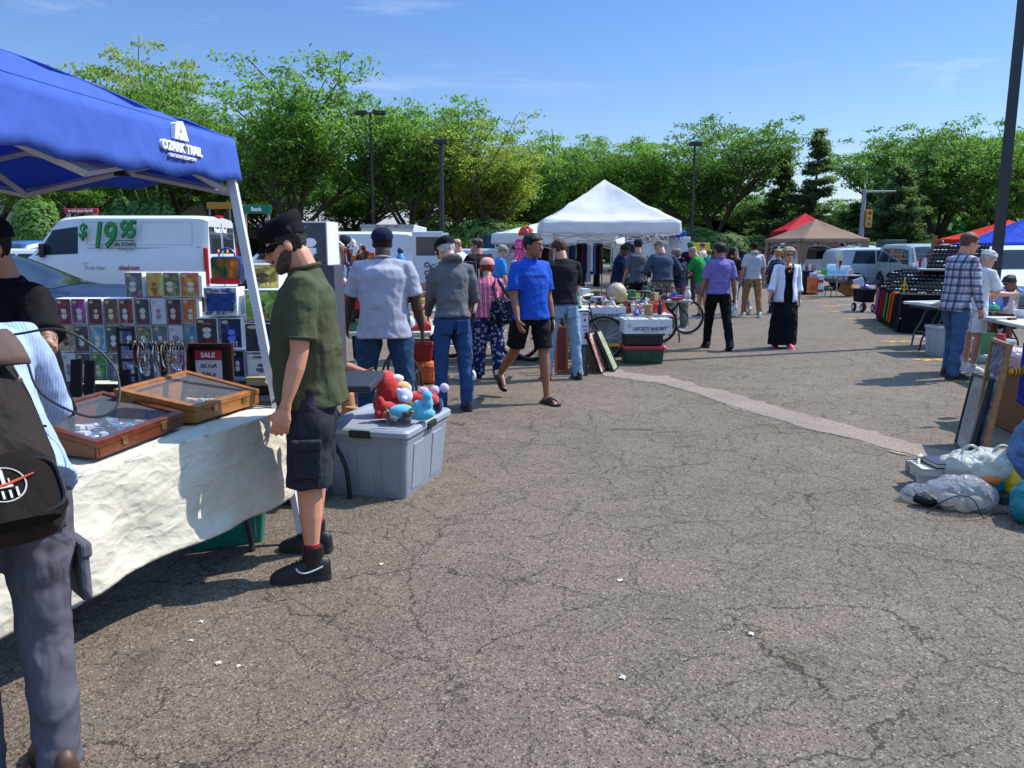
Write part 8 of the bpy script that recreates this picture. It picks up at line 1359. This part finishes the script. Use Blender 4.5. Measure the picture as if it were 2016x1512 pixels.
# sunglasses table with black cloth, scarves and sloping racks
N0 = Vector((*G(1771, 656), 0)); F0 = Vector((*G(1726, 627), 0)); ud = (F0-N0).normalized(); wd = Vector((ud.y, -ud.x, 0)); Ln = (F0-N0).length; hT = .74; Wt = 1.15
e = E('draped_table', 'long table draped in black cloth with the sunglasses racks', 'table', N0, math.atan2(ud.y, ud.x)); t = MB(); rr = random.Random(8)
def drp(u, v):
    per = [(0, 0), (Ln, 0), (Ln, -Wt), (0, -Wt), (0, 0)]; s_ = u*4; i = min(3, int(s_)); f = s_-i; x = per[i][0]*(1-f) + per[i+1][0]*f; y = per[i][1]*(1-f) + per[i+1][1]*f; nx, ny = ((0, 1), (1, 0), (0, -1), (-1, 0))[i]; o = (.03 + .05*v)*(.5 + noise.noise((x*3, y*3, v*1.2)))*v; return (x + nx*o, y + ny*o, hT*(1-v) + .02*v)
t.grid(drp, 120, 8, flip=True); t.add([(0, 0, hT), (Ln, 0, hT), (Ln, -Wt, hT), (0, -Wt, hT)], [(3, 2, 1, 0)]); cl_ = t.obj('table_drape', CL('0b0b0f', bs=.7), e, smooth=True); t = MB(); t.box((Ln/2, -Wt/2, hT-.03), (Ln-.05, Wt-.05, .04)); t.obj('tabletop', wt, e)
for i, (c, cn, f) in enumerate((('183018', 'dark patterned', .96), ('c04028', 'orange red', .9), ('2a2c90', 'royal blue', .82), ('a81c20', 'bright red', .7), ('9a1418', 'crimson', .58), ('189048', 'emerald green', .46), ('c04c18', 'burnt orange', .3), ('b84414', 'second orange', .18))):
    o0 = N0 + ud*(Ln*f*.9 + .1) - wd*.045; t = MB(); wS = .13
    t.grid(lambda u, v: tuple(Vector((o0.x, o0.y, 0)) + ud*((u-.5)*wS*(1 + .15*v)) - wd*(.015*math.sin(u*9) + .05*v + .012) + wd*.08*max(0, .08-v)*12 + Vector((0, 0, hT + .02 - v*.62))), 8, 12); q = t.obj('scarf', CL(c, flower='e0e0d0' if i == 0 else 'd08020' if i > 5 else tuple(x*1.3 for x in lin(c)), fs=40), smooth=True, sharp=180); w_ = q.modifiers.new('t', 'SOLIDIFY'); w_.thickness = .008; tag(q, cn + ' scarf hanging from the edge of the black draped table', 'scarf', 'scarves on the draped table')
fr = [('d8d8d8',), ('c02040',), ('b0b0b8',), ('8a6a40',)]
def rack(label, c, w, l, z, tilt, rz, nx, ny, seed):
    e = E('sunglasses_rack', label, 'display rack', c, rz, 'sunglasses racks'); T_ = Matrix.Rotation(R(tilt), 4, 'X'); t = MB(); t.add([T_ @ Vector(p) for p in ((-w/2, 0, 0), (w/2, 0, 0), (w/2, l, 0), (-w/2, l, 0), (-w/2, 0, -.03), (w/2, 0, -.03), (w/2, l, -.03), (-w/2, l, -.03))], [(0, 1, 2, 3), (7, 6, 5, 4), (0, 4, 5, 1), (1, 5, 6, 2), (2, 6, 7, 3), (3, 7, 4, 0)]); t.obj('rack_board', M('08080c', .9, spec=.08), e); rr = random.Random(seed); t = MB()
    top = T_ @ Vector((0, l, 0)); t.box((-w*.4, top.y, top.z/2), (.02, .02, top.z)); t.box((w*.4, top.y, top.z/2), (.02, .02, top.z)); t.obj('prop', M('1a1a1e', .5), e)
    for i in range(nx):
        for j in range(ny):
            x, y = -w/2 + w*(i+.5)/nx, l*(j+.5)/ny; t = MB(); Tm = T_ @ Matrix.Translation((x, y, .012)); s_ = .42
            for s in (-1, 1): t.ell(Tm @ Vector((s*.034, 0, .01)), (.026, .018, .006), T_.to_3x3(), n=8, h=4)
            t.tube([Tm @ Vector((-.055, .0, .012)), Tm @ Vector((.055, .0, .012))], .0035, 4); cc = rr.random(); o = t.obj('sunglasses', M('08080a' if cc < .6 else ('c8ccd4', '6a2030', 'b0a080')[int(cc*97) % 3], .1, spec=.9), smooth=True)
            o.location = c; o.rotation_euler = (0, 0, rz); tag(o, 'pair of sunglasses laid out on the ' + label, 'sunglasses', 'sunglasses on the ' + label)
rzr = math.atan2(-ud.x, ud.y)*0 - R(62)
rr1 = N0 + ud*.75 + wd*.35; rack('low front black rack', (rr1.x, rr1.y, hT+.01), 1.25, .8, 0, 30, R(-52), 8, 6, 1)
rr2 = N0 + ud*1.9 + wd*.35; rack('low rear black rack', (rr2.x, rr2.y, hT+.01), 1.2, .8, 0, 32, R(-52), 8, 6, 2)
rr3 = N0 + ud*1.15 + wd*1.05; rack('tall upper black rack', (rr3.x, rr3.y, 1.22), 1.0, .75, 0, 38, R(-40), 7, 6, 3)
e = E('rack_shelf', 'white edged shelf stand that carries the upper sunglasses rack', 'shelf', (rr3.x, rr3.y, 0), R(-40)); t = MB(); t.box((0, .3, 1.19), (1.25, .85, .035)); t.obj('shelf_top', wt, e, bevel=.008)
for x in (-.55, .55):
    for y in (-.05, .65): t = MB(); t.tube([(x, y, 0), (x, y, 1.17)], .018, 8); t.obj('leg', M('3a4a48', .4), e)
# wire grid with sunglass strings, hats on stands
gc = N0 + ud*(Ln*.82) + wd*.6; e = E('wire_grid', 'black wire grid panel standing behind the hats', 'grid panel', (gc.x, gc.y, hT), R(-5)); t = MB()
for i in range(15): t.tube([(-.5 + i*.09, 0, 0), (-.5 + i*.09, 0, .75)], .004, 4)
for i in range(9): t.tube([(-.5, 0, .02 + i*.09), (.76, 0, .02 + i*.09)], .004, 4)
t.obj('wires', M('141416', .5), e)
for i, (c, x) in enumerate((('c02838', .1), ('e0e0e8', .2), ('b81c50', .3), ('d06080', .4), ('a8a8c0', .5), ('c8203c', .6))): t = MB(); t.tube([(0, 0, 0), (0, 0, -.2)], [.035, .03], 8); o = t.obj('hanging_pouch', M(c, .6), smooth=True); o.location = (gc.x + x, gc.y-.05, hT+.66); tag(o, '%s pouch hanging high on the wire grid' % ('red', 'white', 'magenta', 'rose', 'grey', 'scarlet')[i], 'pouch', 'pouches on the wire grid')
for i, (f, w, c, cn) in enumerate(((.93, .2, '141416', 'black and orange'), (.7, .3, '101014', 'plain black'), (.9, .55, '5a2a50', 'purple'))):
    p = N0 + ud*(Ln*f) + wd*w; e = E('hat_stand', cn + ' cap on a red stand at the far end of the draped table', 'hat stand', (p.x, p.y, hT)); t = MB(); t.lathe([(.09, 0), (.08, .02), (.015, .04), (.015, .22), (.05, .26), (0, .28)], n=12); t.obj('stand', M('b01830', .4), e, smooth=True)
    t = MB(); t.lathe([(.1, .22), (.1, .27), (.07, .33), (0, .35)], n=14); t.ell((-.1, -.04, .225), (.09, .07, .008)); o = t.obj('cap', CL(c)); o.location = (p.x, p.y, hT); tag(o, cn + ' coloured cap resting on its red stand', 'cap', 'caps on red stands')
for i, (px, c, cn) in enumerate(((1862, '202024', 'black'), (1838, 'c0b8a8', 'cream'), (1820, '384830', 'olive'), (1798, 'b8b8c0', 'silver'))): p = N0 + wd*(.1 + i*.25) + ud*.1; t = MB(); t.torus((-.035, 0, .03), .03, .004, n=14, k=5); t.torus((.035, 0, .03), .03, .004, n=14, k=5); o = t.obj('spectacles', M(c, .3)); o.location = (p.x, p.y, hT+.004); o.rotation_euler = (R(20), 0, R(-20)); tag(o, cn + ' spectacles at the near edge of the draped table', 'spectacles', 'loose spectacles')
p = N0 + ud*.9 + wd*.15; e = E('neck_stand', 'yellow looped stand among the sunglasses', 'stand', (p.x, p.y, hT)); t = MB(); t.tube([(0, 0, 0), (0, 0, .3)], .014, 8); t.torus((0, 0, .1), .06, .008, Matrix.Rotation(R(90), 3, 'X')); t.obj('loop', M('d8b820', .4), e, smooth=True)
t = MB(); p = N0 + ud*3.2 + wd*1.0; t.box((P(1838, 490, p.y).x, p.y, .95), (.1, .05, 1.9)); tag(t.obj('wooden_post', M('8a6a3c', .7, kind='wood')), 'upright wooden post behind the upper sunglasses rack', 'post')
# white table behind the plaid man and the big one right of him
q = G(1822, 596, .74); ftable('narrow white table whose end shows left of the plaid shirt', (q[0], q[1]-.2), (.96, .28), 1.6, .62, .74, wt, M('3a4a48', .4))
q = G(1990, 641, .74); k0 = Vector(G(1925, 622, .74)); k1 = Vector(G(2016, 641, .74)); dd = (k1-k0).normalized(); ftable('big white folding table with glass and china at the right edge', k0[:], (dd.x, dd.y), 1.83, .9, .74, wt, M('1c1c20', .4))
def onT(px, py): return Vector((*G(px, py, .745), .742))
p = onT(1954, 614); e = E('glass_dish', 'bulging green glass candy dish on the white table', 'dish', p); t = MB(); e.scale = (.72,)*3; t.lathe([(.05, 0), (.1, .03), (.125, .07), (.1, .12), (.06, .13), (.05, .15), (.02, .18), (.0, .19)], n=18); t.obj('dish', M('2c8a58', .1, spec=.9), e, smooth=True); t = MB(); t.ell((0, 0, .2), (.02, .02, .035)); t.obj('knob', M('c07a6a', .3), e, smooth=True)
p = onT(1988, 617); e = E('figurine', 'pale rose porcelain figurine in the middle of the white table', 'figurine', p); t = MB(); t.lathe([(.09, 0), (.085, .02), (.05, .1), (.03, .16), (.02, .2)], n=14); t.ell((.01, 0, .22), (.025, .025, .03)); t.tube([(.02, 0, .17), (.07, -.01, .12), (.05, -.03, .08)], .014, 6); t.ell((-.06, -.02, .05), (.05, .04, .05)); t.obj('figure', M('b8a098', .3), e, voxel=.008, sm=2)
p = onT(2000, 612); e = E('glass_vase', 'clear frosted square vase behind the figurine', 'vase', p + Vector((.02, .1, 0))); t = MB(); t.box((0, 0, .13), (.1, .1, .26), taper=.9); t.obj('vase', M('b0a898', .15, spec=.8), e, bevel=.01)
p = onT(2012, 625); e = E('white_dish', 'white ribbed china dish at the table edge', 'dish', p); t = MB(); t.lathe([(.06, 0), (.1, .05), (.11, .1), (.1, .1), (.05, .01)], n=20); t.obj('dish', M('c8c8cc', .3), e, smooth=True)
for i, (px, py, c, s, lb) in enumerate(((1949, 627, '2838b0', (.1, .03, .012), 'blue felt pen lying at the front of the white table'), (1968, 628, 'c8ccd0', (.24, .05, .02), 'clear plastic strip lying beside the blue pen'), (1992, 629, '3a2024', (.12, .05, .025), 'small dark red trinket beside the plastic strip'))):
    t = MB(); p = onT(px, py); t.box((0, 0, s[2]/2), s, .3*i-.2); o = t.obj(('felt_pen', 'plastic_strip', 'trinket')[i], M(c, .4), bevel=.004); o.location = p; tag(o, lb, ('pen', 'strip', 'trinket')[i])
p = P(1945, 592, 11.2); t = MB(); t.box((0, 0, .1), (.45, .01, .2), Matrix.Rotation(R(-30), 3, 'X')); o = t.obj('blue_board', M('1c4a90', .4)); o.location = (p.x, 11.2, .742); tag(o, 'shiny blue board leaning behind the green glass dish', 'board')
ftable('black table of shoes behind the white table at the right', (6.3, 11.9), (1, 0), 1.6, .7, .74, M('17181c', .6))
for i in range(8): rand_item([5, 12, 19, 26, 33, 40, 47, 54][i], 6.5 + i*.18, 12.05 + .1*(i % 2), .742, [('dark blue', '1a2a48'), ('tan', 'b08868'), ('black', '141418'), ('brown', '6a4430')], 'shoes on the black table', lambda i: 'in the row on the black table at the right', 1)
crate('plastic_bin', 'grey lidded bin with red handle on the shoe table', (7.9, 12.2, .742), (.7, .45, .16), 0, '7a7c84', '8a8c94')
a_, b_2 = G(1860, 664); crate('plastic_bin', 'pale grey bin on the ground between the table legs by the plaid man', (P(1862, 640, 12.0).x, 12.0, 0), (.42, .4, .42), 0, '9aa0a4', '9aa0a4', taper=.9)
crate('plastic_bin', 'black bin standing under the big white table', (6.35, 9.0, 0), (.5, .5, .45), .2, '141418', '1c1c20'); crate('plastic_bin', 'frosted clear bin behind the wooden framed print', (*G(1950, 712), 0), (.4, .4, .3), .2, 'a8b4b0', 'b0bcb8')
t = MB(); gx, gy = G(1842, 672); t.ell((gx, gy, .03), (.22, .12, .04)); tag(t.obj('clear_bag', gl('d0dce4', .5), smooth=True, disp=(.05, .03)), 'flat clear plastic bag lying on the ground beyond the plaid man', 'bag')
# foreground right: cardboard table, frames, bags
k0 = Vector(G(1912, 712, .62)); cb = E('cardboard_table', 'brown cardboard stand with white edged top at the right edge', 'stand', (4.72, 6.62, 0), R(-8)); bm2 = M('7a4c28', .8, kind='stucco'); t = MB(); t.box((.15, .3, .3), (1.0, .9, .58)); t.obj('stand_body', bm2, cb); t = MB(); t.box((.15, .3, .605), (1.08, .98, .03)); t.obj('top', M('c0bcb4', .5), cb, bevel=.005)
def tri(px, py, z): return Vector((*G(px, py, z), z))
f1 = Vector((*G(1882, 874), 0)); f2 = Vector((*G(1906, 908), 0)); t1 = P(1918, 734, f1.y+.12); t2 = P(1953, 746, f2.y+.12)
ang1 = picture('dark framed grey etching leaning on the stand, front of the two frames', [f1, f2, t2, t1], .022, '1c1412', M('9a9a92', .35), M('6a6a68', .4, kind='art', cols=('5a5a58', '8a8a84', '6a6a66', '9a9a90'), sc=6), ft=.035)
g1 = Vector((*G(1921, 905), 0)); g2 = Vector((*G(1944, 922), 0)); u1 = P(1966, 668, g1.y+.16); u2 = P(2001, 681, g2.y+.16)
picture('tall light wooden framed flower print leaning beside the dark etching', [g1 + Vector((.02, .1, 0)), g2 + Vector((.02, .1, 0)), u2 + Vector((.02, .1, 0)), u1 + Vector((.02, .1, 0))], .03, 'a06a34', M('8a929c', .3, kind='art', cols=('a8b0b8', '7a828c', '5a4450', 'b0b4bc'), sc=5), ft=.04, wood=True)
zc = .62
for i, (px, py, kind_, c, lb) in enumerate(((1968, 688, 'can', 'a82828', 'red capped clear jar on the cardboard stand'), (2002, 742, 'toy', 'd09020', 'yellow and black striped toy on the cardboard stand'), (1990, 700, 'bowl', 'a89070', 'tan fruit bowl at the back of the cardboard stand'), (2014, 742, 'ball', '2c4a38', 'dark green bauble at the right edge of the stand'), (2000, 722, 'bag', 'd08080', 'pink and white crumpled bag on the cardboard stand'), (1942, 698, 'card', '2a7040', 'green card behind the wooden frame'))):
    p = tri(px, py, zc+.02); t = MB(); nm = {'can': 'jar', 'toy': 'toy', 'bowl': 'bowl', 'ball': 'bauble', 'bag': 'crumpled_bag', 'card': 'card'}[kind_]
    if kind_ == 'can': t.lathe([(0, 0), (.05, 0), (.05, .1), (.04, .12), (.04, .15), (0, .15)], n=16)
    elif kind_ == 'toy': t.ell((0, 0, .04), (.07, .035, .035)); t.ell((.07, 0, .06), (.035, .03, .03))
    elif kind_ == 'bowl': t.lathe([(.05, 0), (.12, .05), (.13, .08), (.12, .08), (.05, .015), (0, .015)], n=20)
    elif kind_ == 'ball': t.ell((0, 0, .035), .038)
    elif kind_ == 'bag': t.ell((0, 0, .07), (.12, .1, .09))
    else: t.box((0, 0, .1), (.12, .01, .2))
    o = t.obj(nm, M(c, .4) if kind_ != 'bag' else M('d8b0b0', .3, kind='crumple'), smooth=True, disp=(.05, .04) if kind_ == 'bag' else None); o.location = p; tag(o, lb, nm.replace('_', ' '))
    if kind_ == 'toy':
        for q in range(4): t = MB(); t.torus((-.04 + q*.025, 0, .04), .034, .004, Matrix.Rotation(R(90), 3, 'Y'), n=14, k=5); t.obj('stripe', M('181408', .5), o)
# heap on the ground
b0 = tri(1815, 968, 0); b1 = tri(1935, 985, 0); dv = (b1-b0); dv.z = 0; w_ = dv.length; c_ = (b0+b1)/2 + Vector((.04, .16, 0)); cr = crate('basket', 'shallow white plastic basket with a handle on the ground', (c_.x, c_.y, 0), (w_*.98, .3, .12), math.atan2(dv.y, dv.x), 'c8c4bc', None, 'basket', open_=True, taper=.9)
t = MB(); t.tube(spl([(-w_*.42, -.12, .1), (-w_*.47, -.1, .17), (-w_*.47, .05, .2), (-w_*.42, .1, .12)]), .012, 8); t.ell((-w_*.47, -.02, .2), (.03, .03, .02)); t.obj('handle', M('b8b090', .6), cr, smooth=True)
for i, (px, py, z, s, c, lb, r_) in enumerate(((1868, 945, .08, (.36, .24, .06), '8a6a4c', 'thick brown edged book in the heap behind the basket', .1), (1865, 932, .15, (.34, .22, .04), 'c8c0b0', 'pale covered book on top of the brown one', -.1), (1876, 918, .20, (.26, .2, .03), '1a2440', 'dark blue book lying topmost in the heap', .05))):
    p = tri(px, py, z); e = E('book', lb, 'book', (p.x+.03, p.y+.12, z-.02), r_, 'books in the heap'); t = MB(); t.box((0, 0, s[2]/2), (s[0]-.01, s[1]-.01, s[2]-.008)); t.obj('pages', M('b8b0a0', .8), e); t = MB(); t.box((0, 0, s[2]), s[:2] + (.005,)); t.box((0, 0, 0), s[:2] + (.005,)); t.box((0, s[1]/2, s[2]/2), (s[0], .004, s[2])); t.obj('cover', M(c, .5), e)
t = MB(); p = tri(1868, 950, 0); t.box((p.x+.05, p.y+.15, .04), (.42, .3, .08)); tag(t.obj('flat_carton', M('8a8478', .7), bevel=.005), 'flat carton under the books behind the basket', 'carton')
def softbag(name, label, c, r, mat, disp=(.09, .07), handles=None, cat='bag', rz=0):
    e = E(name, label, cat, c, rz); t = MB(); t.ell((0, 0, r[2]*.75), r, n=24, h=16); o = t.obj('bag_body', mat, e, voxel=.012, sm=3, disp=disp)
    if handles:
        for s in (-1, 1): t = MB(); t.torus((s*r[0]*.35, 0, r[2]*1.55), .055, .009, Matrix.Rotation(R(90), 3, 'X') @ Matrix.Rotation(R(20*s), 3, 'Z'), n=20, k=6, arc=.7); t.obj('handle', mat, o)
    return e
clr = M('c4c4c8', .12, kind='crumple', thru=.3, bs=1.0, sc=11, clear=.55); wbag = M('c8c8bc', .35, kind='crumple', thru=.35)
softbag('carrier_bag', 'white carrier bag with loop handles lying on the heap', tri(1930, 945, .12) + Vector((.08, .1, -.02)), (.3, .18, .11), wbag, handles=True)
softbag('clear_bag', 'bulging clear plastic bag of cables at the front of the heap', tri(1912, 1012, .0) + Vector((0, .12, .0)), (.2, .15, .12), clr, (.1, .07)); e = bpy.data.objects['clear_bag.001'] if 'clear_bag.001' in bpy.data.objects else None
softbag('clear_bag', 'flat clear bag holding black things left of the bulging one', tri(1838, 992, .0) + Vector((0, .08, -.0)), (.19, .11, .055), M('a4a8b2', .15, kind='crumple', thru=.3, bs=1.0, sc=12, clear=.5))
p0 = tri(1912, 1012, .0) + Vector((0, .12, .0)); t = MB(); rr = random.Random(6)
for k in range(3): t.tube(spl([p0 + Vector((rr.uniform(-.13, .13), rr.uniform(-.08, .08), rr.uniform(.03, .13))) for _ in range(6)]), .006, 6)
tag(t.obj('cable', M('3a3c38', .6), smooth=True), 'tangled cable inside the bulging clear bag', 'cable'); t = MB()
for k in range(4): t.ell(p0 + Vector((rr.uniform(-.11, .11), rr.uniform(-.07, .07), rr.uniform(.04, .08))), (.05, .04, .03), n=10, h=6)
tag(t.obj('crumpled_cloth', M('9a9a8c', .8), voxel=.012, sm=2), 'pale bundle packed inside the bulging clear bag', 'cloth')
t = MB(); p = tri(1842, 1000, 0); t.ell((p.x, p.y+.04, .045), (.13, .06, .045)); o = t.obj('black_pouch', M('101114', .4, kind='crumple'), voxel=.012, disp=(.06, .03)); tag(o, 'black pouch showing at the front of the flat clear bag', 'pouch')
t = MB(); p = tri(1880, 1000, .05); t.tube(spl([p + Vector(v) for v in ((-.18, -.02, -.03), (-.1, -.05, .06), (.0, -.06, .1), (.08, -.06, .06), (.14, -.06, -.04), (.22, .0, -.04), (.34, .02, -.04))]), .004, 6); tag(t.obj('cable', M('2a2c30', .5), smooth=True), 'thin dark cable looping over the clear bags', 'cable')
softbag('cushion', 'turquoise blue folded cloth in the heap', tri(1962, 985, .0) + Vector((.05, .12, .02)), (.17, .12, .09), CL('147a98', bs=.8)); softbag('toy', 'rounded yellow plastic toy at the right of the heap', tri(1998, 990, .0) + Vector((.05, .06, .02)), (.1, .1, .13), M('d8a818', .35), (.08, .05), cat='toy')
t = MB(); p = tri(1950, 960, .1); t.ell((p.x, p.y+.04, .14), (.08, .05, .04)); o = t.obj('burger_toy', M('c86a28', .5), voxel=.01, sm=2, disp=(.05, .02)); tag(o, 'orange and yellow squashed toy below the white carrier bag', 'toy')
t = MB(); t.box((p.x+.3, p.y+.1, .03), (.5, .3, .06)); tag(t.obj('dark_mat', M('1c2a28', .7), bevel=.01), 'dark green folded mat under the heap at the right', 'mat')
# tall blue grey bag and chair at the frame edge
e = softbag('tall_bag', 'tall translucent blue grey sack at the right edge of the picture', (3.36, 4.9, .0), (.16, .2, .36), M('5a7aa8', .3, kind='crumple', thru=.3), (.12, .06)); softbag('tall_bag', 'teal plastic sack in front of the blue grey one', (3.1, 4.5, .0), (.14, .16, .15), M('1c9098', .3, kind='crumple', thru=.3), (.12, .05))
e = E('folding_chair', 'royal blue folding camp chair behind the sack', 'chair', (4.14, 5.9, 0), R(-20)); t = MB(); t.box((0, 0, .42), (.45, .45, .03)); t.obj('seat', CL('10208a'), e, bevel=.01); t = MB(); t.box((-.21, .0, .66), (.02, .45, .44)); t.obj('backrest', CL('10208a', bs=.8), e, bevel=.01)
for x in (-.21, .21):
    for y in (-.21, .21): t = MB(); t.tube([(x, y, 0), (-x*.6, y, .44)], .011, 6); t.obj('leg', M('17171a', .4), e)
t = MB(); t.tube(spl([(-.25, -.24, .86), (-.22, -.2, .9), (-.05, -.2, .9), (.1, -.22, .88)]), .016, 8); t.obj('armrest', M('101012', .4), e)
# lettering becomes plain meshes
_dg = bpy.context.evaluated_depsgraph_get()
for o in [o for o in bpy.data.objects if o.type == 'FONT']:
    me = bpy.data.meshes.new_from_object(o.evaluated_get(_dg)); n = o.name; q = bpy.data.objects.new('tmp', me); COL.objects.link(q)
    q.parent = o.parent; q.location = o.location; q.rotation_euler = o.rotation_euler; q.scale = o.scale
    for k_ in ('kind', 'label'):
        if k_ in o: q[k_] = o[k_]
    bpy.data.objects.remove(o); q.name = n
